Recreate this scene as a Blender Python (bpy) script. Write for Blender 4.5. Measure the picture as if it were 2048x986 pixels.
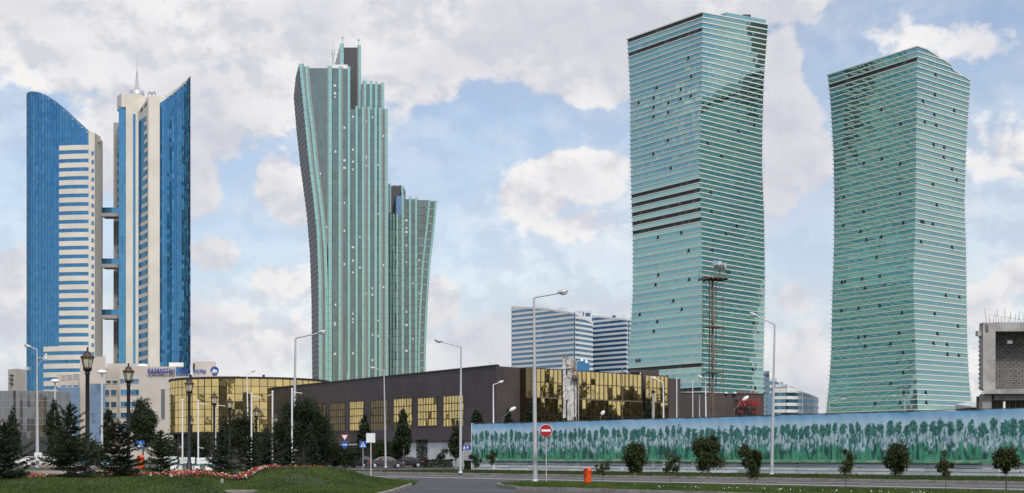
import bpy, math, random
import numpy as np
from mathutils import Vector, Matrix

for o in list(bpy.data.objects):
    bpy.data.objects.remove(o)
random.seed(7)
rng = np.random.default_rng(11)
R = math.radians
SC = bpy.context.scene
COL = SC.collection

# ------------------------------------------------------------------ camera
FPX, CX, HY, EYE = 2844.0, 1024.0, 912.0, 1.5     # focal length, centre and horizon in photo pixels, eye height in m
cam = bpy.data.cameras.new('camera')
cam.sensor_width = 36.0
cam.lens = 36.0 * FPX / 2048.0
cam.shift_y = (HY - 493.0) / 2048.0
cam.clip_start = 0.5
cam.clip_end = 20000.0
camo = bpy.data.objects.new('camera', cam)
camo.location = (0, 0, EYE)
camo.rotation_euler = (R(90), 0, 0)
COL.objects.link(camo)
SC.camera = camo

# ------------------------------------------------------------------ light
SUN_AZ, SUN_EL = R(163), R(46)                    # measured from +Y towards +X
sv = Vector((math.sin(SUN_AZ) * math.cos(SUN_EL), math.cos(SUN_AZ) * math.cos(SUN_EL), math.sin(SUN_EL)))
sun = bpy.data.lights.new('sun', 'SUN')
sun.energy = 2.7
sun.angle = R(9)
sun.color = (1.0, 0.95, 0.88)
suno = bpy.data.objects.new('sun', sun)
suno.rotation_euler = (-sv).to_track_quat('-Z', 'Y').to_euler()
suno.location = (60, -60, 120)
COL.objects.link(suno)

world = bpy.data.worlds.new('World')
SC.world = world
world.use_nodes = True
WT = world.node_tree
WT.nodes.clear()


def wn(t, **kw):
    n = WT.nodes.new(t)
    for k, v in kw.items():
        setattr(n, k, v)
    return n


def wset(sock, v):
    if hasattr(v, 'is_linked') or hasattr(v, 'links'):
        WT.links.new(v, sock)
    else:
        sock.default_value = v


def wmath(op, a, b=None, c=None, clamp=False):
    n = wn('ShaderNodeMath', operation=op, use_clamp=clamp)
    wset(n.inputs[0], a)
    if b is not None:
        wset(n.inputs[1], b)
    if c is not None:
        wset(n.inputs[2], c)
    return n.outputs[0]


def wvec(op, a, b=None):
    n = wn('ShaderNodeVectorMath', operation=op)
    wset(n.inputs[0], a)
    if b is not None:
        wset(n.inputs[1], b)
    return n.outputs['Value'] if op in ('LENGTH', 'DOT_PRODUCT') else n.outputs[0]


def wmap(v, a, b, c=0.0, d=1.0, smooth=True):
    n = wn('ShaderNodeMapRange', interpolation_type='SMOOTHSTEP' if smooth else 'LINEAR')
    wset(n.inputs['Value'], v)
    n.inputs['From Min'].default_value = a
    n.inputs['From Max'].default_value = b
    n.inputs['To Min'].default_value = c
    n.inputs['To Max'].default_value = d
    return n.outputs['Result']


def wnoise(vec, scale, detail=6.0, rough=0.55, dist=0.0):
    n = wn('ShaderNodeTexNoise')
    WT.links.new(vec, n.inputs['Vector'])
    n.inputs['Scale'].default_value = scale
    n.inputs['Detail'].default_value = detail
    n.inputs['Roughness'].default_value = rough
    n.inputs['Distortion'].default_value = dist
    return n.outputs['Fac']


def pdir(px, py):
    return Vector(((px - CX) / FPX, 1.0, (HY - py) / FPX)).normalized()


# cumulus heaps: photo x, y, half width, half height, weight
CLOUDS = [
    (90, 20, 300, 110, .75), (130, 110, 110, 70, .8), (320, 90, 220, 150, .75), (470, 40, 220, 140, .95),
    (640, 60, 200, 130, .95), (800, 70, 120, 140, 1.0), (850, 150, 80, 60, .95), (540, 170, 170, 80, .8),
    (1000, 20, 110, 70, .9), (960, 95, 75, 60, .95), (1100, 70, 190, 110, 1.1), (1210, 90, 160, 110, 1.1), (1130, 160, 110, 50, .8),
    (1330, 30, 150, 60, .8), (1540, 10, 120, 45, .95), (1560, 110, 45, 80, .8), (1570, 250, 75, 70, .85), (1620, 320, 60, 70, .85), (1560, 370, 45, 60, .6),
    (1140, 350, 130, 55, 1.0), (1060, 400, 80, 60, .95), (1210, 330, 90, 50, 1.0), (1150, 450, 140, 40, .5),
    (430, 260, 75, 90, .85), (300, 260, 170, 140, .7), (400, 370, 80, 90, .65), (560, 370, 60, 65, .85), (590, 420, 60, 70, .7),
    (440, 520, 70, 60, .55), (560, 560, 90, 60, .5), (430, 660, 140, 70, .85), (560, 690, 130, 70, .8), (300, 640, 130, 100, .7), (470, 720, 200, 60, .7), (215, 330, 50, 70, .9),
    (880, 610, 60, 55, 1.0), (940, 680, 100, 60, .9), (1000, 640, 60, 40, .6),
    (1600, 600, 70, 55, .9), (1610, 690, 80, 80, .85), (1640, 760, 70, 60, .6), (1975, 620, 70, 55, .9), (2035, 550, 50, 50, .95), (2010, 720, 90, 70, .7),
    (10, 540, 50, 60, .95), (10, 650, 70, 80, .75), (1850, 60, 200, 40, .32), (2000, 300, 120, 60, .34),
]
tc = wn('ShaderNodeTexCoord')
D = tc.outputs['Generated']
DN = wvec('NORMALIZE', D)
cov = None
for px, py, rw, rh, wt in CLOUDS:
    c = pdir(px, py)
    k = FPX * 1.03
    v = wvec('MULTIPLY', wvec('SUBTRACT', DN, tuple(c)), (k / rw / 1.2, k / rw / 1.2, k / rh / 1.2))
    b = wmath('MULTIPLY_ADD', wvec('LENGTH', v), -wt, wt)
    cov = b if cov is None else wmath('MAXIMUM', cov, b)
cov = wmath('MAXIMUM', cov, -0.45)
# the same kind of cumulus goes on over the rest of the sky
n_low = wnoise(wvec('MULTIPLY', DN, (1, 1, 1.6)), 3.1, 3.0, .5)
gen = wmap(n_low, .40, .66, -.35, .85)
inview = wmath('MAXIMUM', wmap(wvec('LENGTH', wvec('SUBTRACT', DN, tuple(pdir(1024, 380)))), .36, .50, 0.0, 1.0), 0.0)
mx = wn('ShaderNodeMix')
wset(mx.inputs['Factor'], inview)
wset(mx.inputs['A'], cov)
wset(mx.inputs['B'], gen)
cov = mx.outputs['Result']
P1 = wvec('MULTIPLY', DN, (1, 1, 1.25))
n1 = wnoise(P1, 19.0, 10.0, .58, .1)
n2 = wnoise(wvec('ADD', P1, (0.005, -0.003, 0.012)), 19.0, 10.0, .58, .1)
raw = wmath('MULTIPLY_ADD', wmath('SUBTRACT', n1, .5), 2.1, cov)
dens = wmap(raw, -.02, .34)
veil = wmath('MULTIPLY', wmap(wnoise(wvec('MULTIPLY', DN, (1, 1, 2.2)), 5.0, 5.0, .6, .6), .30, .72), .34)
veil = wmath('ADD', veil, .17)
sep = wn('ShaderNodeSeparateXYZ')
WT.links.new(DN, sep.inputs[0])
veil = wmath('ADD', veil, wmap(sep.outputs[2], .02, .26, .46, 0.0))
alpha = wmath('MAXIMUM', dens, veil)
relief = wmap(wmath('MULTIPLY_ADD', wmath('SUBTRACT', n1, n2), 3.2, wmath('MULTIPLY', wmath('SUBTRACT', n1, .47), .8)), -.35, .30)
thick = wmap(raw, .25, 1.15, 1.0, .55)
big = wmap(wnoise(wvec('ADD', P1, (0.3, 0.1, 0.02)), 7.5, 4.0, .5), .36, .62, .35, 1.0)
lit = wmath('MULTIPLY', wmath('MULTIPLY', wmath('MULTIPLY_ADD', relief, .75, .25), thick), big)
cc = wn('ShaderNodeMix', data_type='RGBA')
wset(cc.inputs['Factor'], lit)
cc.inputs['A'].default_value = (.60, .61, .685, 1)
cc.inputs['B'].default_value = (.93, .915, .91, 1)
bg_c = wn('ShaderNodeBackground')
WT.links.new(cc.outputs['Result'], bg_c.inputs['Color'])
bg_c.inputs['Strength'].default_value = 1.0
sky = wn('ShaderNodeTexSky', sky_type='NISHITA')
sky.sun_disc = False
sky.sun_elevation = SUN_EL
sky.sun_rotation = SUN_AZ
sky.air_density = 1.0
sky.dust_density = 1.2
sky.ozone_density = 1.4
bg_s = wn('ShaderNodeBackground')
WT.links.new(sky.outputs[0], bg_s.inputs['Color'])
bg_s.inputs['Strength'].default_value = 0.145
ms = wn('ShaderNodeMixShader')
WT.links.new(alpha, ms.inputs[0])
WT.links.new(bg_s.outputs[0], ms.inputs[1])
WT.links.new(bg_c.outputs[0], ms.inputs[2])
out = wn('ShaderNodeOutputWorld')
WT.links.new(ms.outputs[0], out.inputs['Surface'])

SC.view_settings.view_transform = 'Standard'
SC.view_settings.look = 'None'
SC.view_settings.exposure = 0.0
SC.view_settings.gamma = 1.0
SC.view_settings.use_curve_mapping = False


# ------------------------------------------------------------------ helpers
def W(px, py, d):
    """point seen at photo pixel px, py and standing d metres away"""
    return ((px - CX) / FPX * d, d, EYE + (HY - py) / FPX * d)


def XX(px, d):
    return (px - CX) / FPX * d


def ZZ(py, d):
    return EYE + (HY - py) / FPX * d


ORG = {}


def tag(o, label, cat, group=None):
    o['label'] = label
    o['category'] = cat
    if group:
        o['group'] = group
    return o


def thing(name, label, cat, loc=(0, 0, 0), group=None):
    o = bpy.data.objects.new(name, None)
    COL.objects.link(o)
    o.empty_display_size = 0.3
    o.location = loc
    ORG[o.name] = Vector(loc)
    return tag(o, label, cat, group)


class MB:
    def __init__(s):
        s.v, s.f, s.c, s.sm = [], [], [], []

    def face(s, pts, col=(1, 1, 1), smooth=False):
        n = len(s.v)
        s.v.extend(pts)
        s.f.append(tuple(range(n, n + len(pts))))
        s.c.append(col)
        s.sm.append(smooth)

    def mesh(s, v, f, col=(1, 1, 1), smooth=False):
        n = len(s.v)
        s.v.extend(v)
        for q in f:
            s.f.append(tuple(n + i for i in q))
            s.c.append(col)
            s.sm.append(smooth)

    def box(s, a, b, col=(1, 1, 1), rot=0.0, piv=None):
        x0, y0, z0 = a
        x1, y1, z1 = b
        v = [(x0, y0, z0), (x1, y0, z0), (x1, y1, z0), (x0, y1, z0), (x0, y0, z1), (x1, y0, z1), (x1, y1, z1), (x0, y1, z1)]
        if rot:
            cx, cy = piv if piv else ((x0 + x1) / 2, (y0 + y1) / 2)
            cs, sn = math.cos(rot), math.sin(rot)
            v = [(cx + (x - cx) * cs - (y - cy) * sn, cy + (x - cx) * sn + (y - cy) * cs, z) for x, y, z in v]
        s.mesh(v, [(0, 3, 2, 1), (4, 5, 6, 7), (0, 1, 5, 4), (1, 2, 6, 5), (2, 3, 7, 6), (3, 0, 4, 7)], col)
        return s

    def prism(s, poly, z0, z1, col=(1, 1, 1)):
        """poly: list of (x, y) anticlockwise from above; z0, z1 numbers or lists"""
        n = len(poly)
        a = z0 if isinstance(z0, (list, tuple)) else [z0] * n
        b = z1 if isinstance(z1, (list, tuple)) else [z1] * n
        v = [(p[0], p[1], a[i]) for i, p in enumerate(poly)] + [(p[0], p[1], b[i]) for i, p in enumerate(poly)]
        f = [tuple(range(n - 1, -1, -1)), tuple(range(n, 2 * n))]
        f += [(i, (i + 1) % n, n + (i + 1) % n, n + i) for i in range(n)]
        s.mesh(v, f, col)
        return s

    def tube(s, p0, p1, r0, r1=None, n=8, col=(1, 1, 1), caps=True, smooth=True):
        r1 = r0 if r1 is None else r1
        p0, p1 = Vector(p0), Vector(p1)
        d = (p1 - p0)
        if d.length < 1e-6:
            return s
        d.normalize()
        a = d.orthogonal().normalized()
        b = d.cross(a)
        v = []
        for p, r in ((p0, r0), (p1, r1)):
            for i in range(n):
                t = 2 * math.pi * i / n
                v.append(tuple(p + (a * math.cos(t) + b * math.sin(t)) * r))
        k = len(s.v)
        s.v.extend(v)
        for i in range(n):
            s.f.append((k + i, k + (i + 1) % n, k + n + (i + 1) % n, k + n + i))
            s.c.append(col)
            s.sm.append(smooth)
        if caps:
            k = len(s.v)
            s.v.extend(v)
            s.f.append(tuple(k + n - 1 - i for i in range(n)))
            s.f.append(tuple(k + n + i for i in range(n)))
            s.c += [col, col]
            s.sm += [False, False]
        return s

    def path(s, pts, r, n=8, col=(1, 1, 1)):
        rs = r if isinstance(r, (list, tuple)) else [r] * len(pts)
        for i in range(len(pts) - 1):
            s.tube(pts[i], pts[i + 1], rs[i], rs[i + 1], n, col)
        return s

    def lathe(s, prof, c, n=14, col=(1, 1, 1), smooth=True):
        """prof: (radius, z) from bottom to top"""
        k = len(s.v)
        for r, z in prof:
            for i in range(n):
                t = 2 * math.pi * i / n
                s.v.append((c[0] + r * math.cos(t), c[1] + r * math.sin(t), c[2] + z))
        for j in range(len(prof) - 1):
            for i in range(n):
                s.f.append((k + j * n + i, k + j * n + (i + 1) % n, k + (j + 1) * n + (i + 1) % n, k + (j + 1) * n + i))
                s.c.append(col)
                s.sm.append(smooth)
        q = len(s.v)
        s.v.extend(s.v[k:k + n])
        s.v.extend(s.v[k + (len(prof) - 1) * n:k + len(prof) * n])
        s.f.append(tuple(q + n - 1 - i for i in range(n)))
        s.f.append(tuple(q + n + i for i in range(n)))
        s.c += [col, col]
        s.sm += [False, False]
        return s

    def data(s, name, org):
        me = bpy.data.meshes.new(name)
        v = np.array(s.v, dtype=np.float64) - np.array(org)
        me.from_pydata(v.tolist(), [], s.f)
        ca = me.color_attributes.new('Col', 'FLOAT_COLOR', 'CORNER')
        cnt = np.array([len(q) for q in s.f])
        col = np.ones((len(s.f), 4), dtype=np.float32)
        col[:, :3] = np.array(s.c, dtype=np.float32)
        ca.data.foreach_set('color', np.repeat(col, cnt, axis=0).ravel())
        me.polygons.foreach_set('use_smooth', np.array(s.sm, dtype=bool))
        me.update()
        return me

    def build(s, name, mat, parent=None, org=None, label=None):
        if parent is not None:
            org = ORG[parent.name]
        elif org is None:
            org = Vector((0, 0, 0))
        me = s.data(name, org)
        me.materials.append(mat)
        o = bpy.data.objects.new(name, me)
        COL.objects.link(o)
        if parent is not None:
            o.parent = parent
        else:
            o.location = org
        ORG[o.name] = Vector(org)
        if label:
            o['label'] = label
        return o


def struct(o):
    o['kind'] = 'structure'
    return o


def stuff(o, label, cat):
    o['kind'] = 'stuff'
    o['label'] = label
    o['category'] = cat
    return o


def quadmesh(name, V, cols, mat, parent=None, org=(0, 0, 0), k=4):
    """fast mesh of loose faces: V (n, k, 3), cols (n, 3)"""
    n = len(V)
    if parent is not None:
        org = ORG[parent.name]
    me = bpy.data.meshes.new(name)
    me.vertices.add(n * k)
    me.vertices.foreach_set('co', (V - np.array(org)).astype(np.float32).ravel())
    me.loops.add(n * k)
    me.loops.foreach_set('vertex_index', np.arange(n * k, dtype=np.int32))
    me.polygons.add(n)
    me.polygons.foreach_set('loop_start', np.arange(0, n * k, k, dtype=np.int32))
    ca = me.color_attributes.new('Col', 'FLOAT_COLOR', 'CORNER')
    c = np.ones((n, 4), dtype=np.float32)
    c[:, :3] = cols
    ca.data.foreach_set('color', np.repeat(c, k, axis=0).ravel())
    me.update(calc_edges=True)
    me.validate()
    me.materials.append(mat)
    o = bpy.data.objects.new(name, me)
    COL.objects.link(o)
    if parent is not None:
        o.parent = parent
    else:
        o.location = org
    ORG[o.name] = Vector(org)
    return o


def copy_thing(root, loc, label, rz=0.0, scale=1.0):
    r = root.copy()
    COL.objects.link(r)
    r.location = loc
    r.rotation_euler = (0, 0, rz)
    r.scale = (scale,) * 3
    r['label'] = label
    for ch in list(root.children):
        c = ch.copy()
        COL.objects.link(c)
        c.parent = r
        for g in ch.children:
            d = g.copy()
            COL.objects.link(d)
            d.parent = c
    return r


# ------------------------------------------------------------------ materials
def material(name, col, rough=.7, metal=0.0, var=.12, scale=2.0, bump=0.0, bscale=None, spec=.5, attr=True, col2=None, c2=(.45, .6), c2scale=None,
             trans=0.0, stretch=(1, 1, 1), coat=0.0, tint=None):
    m = bpy.data.materials.new(name)
    m.use_nodes = True
    t = m.node_tree
    b = t.nodes['Principled BSDF']
    L = t.links.new
    tcn = t.nodes.new('ShaderNodeTexCoord')
    mp = t.nodes.new('ShaderNodeMapping')
    mp.inputs['Scale'].default_value = stretch
    geo = t.nodes.new('ShaderNodeNewGeometry')
    L(geo.outputs['Position'], mp.inputs['Vector'])
    no = t.nodes.new('ShaderNodeTexNoise')
    no.inputs['Scale'].default_value = scale
    no.inputs['Detail'].default_value = 5
    no.inputs['Roughness'].default_value = .6
    L(mp.outputs[0], no.inputs['Vector'])
    mr = t.nodes.new('ShaderNodeMapRange')
    mr.inputs['From Min'].default_value = .25
    mr.inputs['From Max'].default_value = .75
    mr.inputs['To Min'].default_value = 1 - var
    mr.inputs['To Max'].default_value = 1 + var
    L(no.outputs['Fac'], mr.inputs['Value'])
    base = t.nodes.new('ShaderNodeMix')
    base.data_type = 'RGBA'
    base.inputs['A'].default_value = (*col, 1)
    base.inputs['B'].default_value = (*(col2 or col), 1)
    base.inputs['Factor'].default_value = 0
    if col2:
        n2_ = t.nodes.new('ShaderNodeTexNoise')
        n2_.inputs['Scale'].default_value = c2scale or scale * .35
        n2_.inputs['Detail'].default_value = 4
        n2_.inputs['Roughness'].default_value = .65
        L(mp.outputs[0], n2_.inputs['Vector'])
        r2 = t.nodes.new('ShaderNodeMapRange')
        r2.inputs['From Min'].default_value = c2[0]
        r2.inputs['From Max'].default_value = c2[1]
        L(n2_.outputs['Fac'], r2.inputs['Value'])
        L(r2.outputs[0], base.inputs['Factor'])
    mu = t.nodes.new('ShaderNodeMix')
    mu.data_type = 'RGBA'
    mu.blend_type = 'MULTIPLY'
    mu.inputs['Factor'].default_value = 1
    L(base.outputs['Result'], mu.inputs['A'])
    L(mr.outputs[0], mu.inputs['B'])
    res = mu.outputs['Result']
    if attr:
        at = t.nodes.new('ShaderNodeAttribute')
        at.attribute_name = 'Col'
        m2 = t.nodes.new('ShaderNodeMix')
        m2.data_type = 'RGBA'
        m2.blend_type = 'MULTIPLY'
        m2.inputs['Factor'].default_value = 1
        L(res, m2.inputs['A'])
        L(at.outputs['Color'], m2.inputs['B'])
        res = m2.outputs['Result']
    L(res, b.inputs['Base Color'])
    b.inputs['Roughness'].default_value = rough
    b.inputs['Metallic'].default_value = metal
    b.inputs['Specular IOR Level'].default_value = spec
    if coat:
        b.inputs['Coat Weight'].default_value = coat
        b.inputs['Coat Roughness'].default_value = .05
    if bump:
        bn = t.nodes.new('ShaderNodeTexNoise')
        bn.inputs['Scale'].default_value = bscale or scale * 4
        bn.inputs['Detail'].default_value = 4
        L(mp.outputs[0], bn.inputs['Vector'])
        bu = t.nodes.new('ShaderNodeBump')
        bu.inputs['Strength'].default_value = bump
        bu.inputs['Distance'].default_value = .05
        L(bn.outputs['Fac'], bu.inputs['Height'])
        L(bu.outputs[0], b.inputs['Normal'])
    if trans:
        tr = t.nodes.new('ShaderNodeBsdfTranslucent')
        L(res, tr.inputs['Color'])
        mxs = t.nodes.new('ShaderNodeMixShader')
        mxs.inputs[0].default_value = trans
        L(b.outputs[0], mxs.inputs[1])
        L(tr.outputs[0], mxs.inputs[2])
        L(mxs.outputs[0], t.nodes['Material Output'].inputs['Surface'])
    return m


def mirror_glass(name, body, refl, mix=.55, rough=.04, wob=.02, wscale=.25):
    """coated facade glass: a coloured body under a tinted mirror film, panes slightly bowed"""
    m = bpy.data.materials.new(name)
    m.use_nodes = True
    t = m.node_tree
    L = t.links.new
    b = t.nodes['Principled BSDF']
    at = t.nodes.new('ShaderNodeAttribute')
    at.attribute_name = 'Col'
    mu = t.nodes.new('ShaderNodeMix')
    mu.data_type = 'RGBA'
    mu.blend_type = 'MULTIPLY'
    mu.inputs['Factor'].default_value = 1
    mu.inputs['A'].default_value = (*body, 1)
    L(at.outputs['Color'], mu.inputs['B'])
    L(mu.outputs['Result'], b.inputs['Base Color'])
    b.inputs['Roughness'].default_value = .35
    b.inputs['Specular IOR Level'].default_value = .2
    g = t.nodes.new('ShaderNodeBsdfGlossy')
    g.inputs['Color'].default_value = (*refl, 1)
    g.inputs['Roughness'].default_value = rough
    geo = t.nodes.new('ShaderNodeNewGeometry')
    no = t.nodes.new('ShaderNodeTexNoise')
    no.inputs['Scale'].default_value = wscale
    no.inputs['Detail'].default_value = 2
    L(geo.outputs['Position'], no.inputs['Vector'])
    bu = t.nodes.new('ShaderNodeBump')
    bu.inputs['Strength'].default_value = 1.0
    bu.inputs['Distance'].default_value = wob
    L(no.outputs['Fac'], bu.inputs['Height'])
    L(bu.outputs[0], g.inputs['Normal'])
    lw = t.nodes.new('ShaderNodeLayerWeight')
    lw.inputs['Blend'].default_value = .3
    mr = t.nodes.new('ShaderNodeMapRange')
    mr.inputs['To Min'].default_value = mix
    mr.inputs['To Max'].default_value = min(1.0, mix + .35)
    L(lw.outputs['Fresnel'], mr.inputs['Value'])
    ms_ = t.nodes.new('ShaderNodeMixShader')
    L(mr.outputs[0], ms_.inputs[0])
    L(b.outputs[0], ms_.inputs[1])
    L(g.outputs[0], ms_.inputs[2])
    L(ms_.outputs[0], t.nodes['Material Output'].inputs['Surface'])
    return m


M = {}
M['asphalt'] = material('asphalt', (.055, .055, .06), .85, var=.22, scale=1.2, bump=.15, bscale=30, col2=(.075, .074, .076), c2scale=.25)
M['asphalt_new'] = material('asphalt_bay', (.068, .068, .072), .85, var=.2, scale=1.5, bump=.15, bscale=30, col2=(.09, .087, .085), c2scale=.3)
M['paint'] = material('road_paint', (.62, .62, .6), .7, var=.25, scale=6, col2=(.25, .25, .25), c2=(.55, .72), c2scale=4)
M['kerb'] = material('kerb_concrete', (.30, .275, .25), .85, var=.2, scale=2.5, bump=.3, bscale=14, col2=(.2, .18, .165), c2scale=.9)
M['concrete'] = material('raw_concrete', (.36, .35, .34), .9, var=.16, scale=.8, bump=.3, bscale=6, col2=(.25, .24, .235), c2scale=.35)
M['concrete_dark'] = material('block_masonry', (.13, .125, .12), .9, var=.2, scale=.9, bump=.3, bscale=5)
M['pink_paving'] = material('pink_paving', (.30, .20, .19), .85, var=.15, scale=3, col2=(.26, .2, .19))
M['lawn'] = material('lawn_soil', (.030, .055, .016), .95, var=.35, scale=2.2, bump=.5, bscale=22, col2=(.085, .070, .035), c2=(.56, .74), c2scale=.35)
M['ground'] = material('ground', (.075, .075, .06), .95, var=.3, scale=.2, col2=(.05, .06, .03), c2scale=.03)
M['leaf'] = material('leaf', (1, 1, 1), .55, var=.25, scale=1.6, trans=.28, spec=.3)
M['needle'] = material('needle', (1, 1, 1), .6, var=.25, scale=2.2, trans=.12, spec=.25)
M['grass'] = material('grass_blade', (1, 1, 1), .6, var=.35, scale=.8, trans=.25, spec=.2)
M['bark'] = material('bark', (.085, .068, .052), .9, var=.3, scale=9, bump=.6, bscale=30)
M['bark_pale'] = material('pale_bark', (.26, .24, .21), .9, var=.3, scale=9, bump=.5, bscale=30)
M['lamp_grey'] = material('galvanised_steel', (.50, .51, .53), .5, .35, var=.1, scale=2.0)
M['lamp_white'] = material('white_painted_pole', (.74, .75, .75), .5, 0, var=.08, scale=3)
M['lamp_black'] = material('black_cast_iron', (.017, .018, .021), .55, .0, var=.2, scale=5, bump=.1)
M['copper'] = material('brown_lamp_cap', (.10, .058, .040), .5, .3, var=.25, scale=8)
M['lamp_pane'] = material('frosted_lamp_pane', (.52, .48, .36), .25, 0, var=.12, scale=5)
M['lens'] = material('lamp_lens', (.62, .64, .64), .2, 0, var=.05)
M['white'] = material('white_paint', (.78, .78, .77), .6, var=.07, scale=1.2)
M['white_wall'] = material('white_render', (.66, .66, .68), .8, var=.08, scale=.5, col2=(.52, .52, .55), c2scale=.3)
M['cream'] = material('cream_cladding', (.70, .66, .585), .65, var=.05, scale=.25, col2=(.64, .60, .53), c2scale=.08)
M['beige'] = material('beige_render', (.52, .475, .43), .8, var=.06, scale=.25, col2=(.47, .43, .39), c2scale=.08)
M['grey_beige'] = material('grey_cladding', (.34, .325, .31), .8, var=.06, scale=.3)
M['brown'] = material('brown_stone', (.076, .062, .062), .5, var=.16, scale=.7, bump=.0, col2=(.056, .046, .047), c2scale=.12, spec=.35)
M['brown2'] = material('purple_brown_render', (.085, .066, .078), .75, var=.08, scale=.5)
M['dark'] = material('dark_recess', (.018, .018, .02), .8, var=.2)
M['red'] = material('sign_red', (.38, .008, .014), .4, var=.06)
M['letters_red'] = material('red_letters', (.33, .02, .02), .5, var=.15, scale=1.5)
M['blue_sign'] = material('sign_blue', (.012, .10, .42), .4, var=.05)
M['letters_blue'] = material('blue_letters', (.02, .06, .36), .5, var=.06)
M['sign_white'] = material('sign_white', (.74, .75, .76), .45, var=.05)
M['sign_grey'] = material('sign_back', (.56, .59, .59), .5, .1, var=.1, scale=4)
M['orange'] = material('orange_plastic', (.72, .085, .012), .4, var=.12, scale=5)
M['teal'] = material('teal_bench_plank', (.02, .17, .18), .6, var=.15, scale=5)
M['rust'] = material('rusty_steel', (.15, .125, .105), .75, .1, var=.3, scale=3, col2=(.15, .088, .06), c2scale=2)
M['tarp'] = material('torn_tarpaulin', (.50, .50, .49), .8, var=.3, scale=2.0, bump=.6, bscale=3, col2=(.22, .21, .2), c2=(.5, .68), c2scale=1.2, stretch=(1, 1, .35))
M['chrome'] = material('floodlight_reflector', (.62, .62, .66), .15, .9, var=.3, scale=6)
M['plank'] = material('white_board', (.60, .63, .66), .7, var=.2, scale=1.1, col2=(.36, .40, .44), c2=(.52, .7), c2scale=.5, stretch=(.4, .4, 3))
M['flower'] = material('petal', (1, 1, 1), .6, var=.1, trans=.2)
M['tyre'] = material('tyre', (.016, .016, .017), .8)
M['rim'] = material('rim', (.50, .50, .52), .35, .6)
M['carglass'] = material('car_glass', (.02, .026, .028), .06, 0, var=.05, spec=.8)
M['chrome_dark'] = material('dark_trim', (.03, .03, .032), .5)
M['taillight'] = material('taillight', (.5, .012, .012), .2)
M['headlight'] = material('headlight', (.62, .64, .66), .15)
M['wire'] = material('steel_bar', (.10, .085, .08), .8, .3, var=.2)
M['teal_fin'] = mirror_glass('teal_fin_glass', (.22, .40, .35), (.50, .76, .69), .45, .12, .01)
M['emerald_dark'] = mirror_glass('grey_green_glass', (.085, .10, .092), (.34, .42, .385), .42, .05, .03)
M['emerald_panel'] = material('dark_ribbed_metal', (.085, .085, .095), .5, .2, var=.08, scale=.4)
M['green_pane'] = mirror_glass('sea_green_glass', (.03, .115, .115), (.30, .57, .58), .80, .03, .02, .12)
M['green_spandrel'] = mirror_glass('pale_mint_spandrel', (.075, .175, .155), (.43, .67, .60), .80, .05, .012, .15)
M['louvre'] = material('dark_louvre', (.035, .05, .045), .5, .2, var=.35, scale=.6)
M['ledge'] = material('pale_ledge', (.72, .71, .69), .5, .1, var=.05)
M['blue_glass'] = mirror_glass('cobalt_glass', (.012, .065, .17), (.125, .37, .63), .62, .04, .03, .2)
M['blue_band'] = mirror_glass('sky_blue_band_glass', (.02, .11, .24), (.16, .42, .64), .55, .05, .02)
M['podium_glass'] = mirror_glass('slate_blue_glass', (.03, .06, .12), (.34, .48, .68), .5, .04, .02)
M['steel_blue'] = mirror_glass('steel_blue_window', (.06, .15, .26), (.24, .42, .58), .40, .06, .01)
M['gold'] = mirror_glass('gold_glass', (.07, .055, .018), (.82, .64, .28), .86, .025, .012, .5)
M['gold_dim'] = mirror_glass('bronze_dark_reflection_glass', (.012, .010, .006), (.30, .24, .13), .55, .04, .012, .5)  # dark reflections put into the glass colour of windows; own bronze on the return
M['grey_glass'] = mirror_glass('grey_panel_glass', (.10, .10, .105), (.42, .43, .45), .42, .06, .01)
M['mullion'] = material('dark_mullion', (.03, .028, .024), .6, .3, var=.1)
# ------------------------------------------------------------------ ground, roads, lawns
UX, UY = 0.629, -0.777      # along the main road, to the right and nearer
NX, NY = 0.777, 0.629       # across it, away from the camera


def RT(s, t):
    return (s * UX + t * NX, s * UY + t * NY)


mb = MB()
mb.face([(-9000, -9000, -.03), (9000, -9000, -.03), (9000, 9000, -.03), (-9000, 9000, -.03)])
struct(mb.build('ground', M['ground']))
mb = MB()
pts = [(-160, -40), (160, -40), (160, 30)]
a, b = RT(60, 68), RT(-330, 68)
mb.face([(-260, -40, .0), (160, -40, .0), (a[0], a[1], .0), (b[0], b[1], .0)])
struct(mb.build('road', M['asphalt']))
mb = MB()
q = [RT(-125, 58.05), RT(40, 58.05), RT(40, 68), RT(-125, 68)]
mb.face([(x, y, .005) for x, y in q])
struct(mb.build('parking_bay_lane', M['asphalt_new']))
mb = MB()
q = [RT(-230, 79), RT(-112, 79), RT(-112, 112), RT(-230, 112)]
mb.face([(x, y, .006) for x, y in q])
struct(mb.build('car_park', M['asphalt']))


def stripe(s0, t0, s1, t1, w, name='lane_marking'):
    p, q_ = Vector(RT(s0, t0)), Vector(RT(s1, t1))
    d = (q_ - p).normalized()
    nn = Vector((-d.y, d.x)) * w / 2
    m_ = MB()
    m_.face([(p.x - nn.x, p.y - nn.y, .010), (q_.x - nn.x, q_.y - nn.y, .010), (q_.x + nn.x, q_.y + nn.y, .010), (p.x + nn.x, p.y + nn.y, .010)])
    return struct(m_.build(name, M['paint']))


stripe(-150, 57.9, 30, 57.9, .75)
for i in range(14):
    s = -92 + i * 5.6
    stripe(s, 62.0, s + 3.4, 65.6, .42, 'bay_marking')
stripe(-84, 54.0, -79, 54.0, .4, 'lane_dash')
stripe(-98, 54.0, -93, 54.0, .4, 'lane_dash')


def smooth01(a, b, x):
    t = np.clip((x - a) / (b - a), 0, 1)
    return t * t * (3 - 2 * t)


def ytop(x):
    return (49.3 - .777 * x) / .629 - 8.0 * np.exp((x + 5.0) / 3.0)


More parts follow.
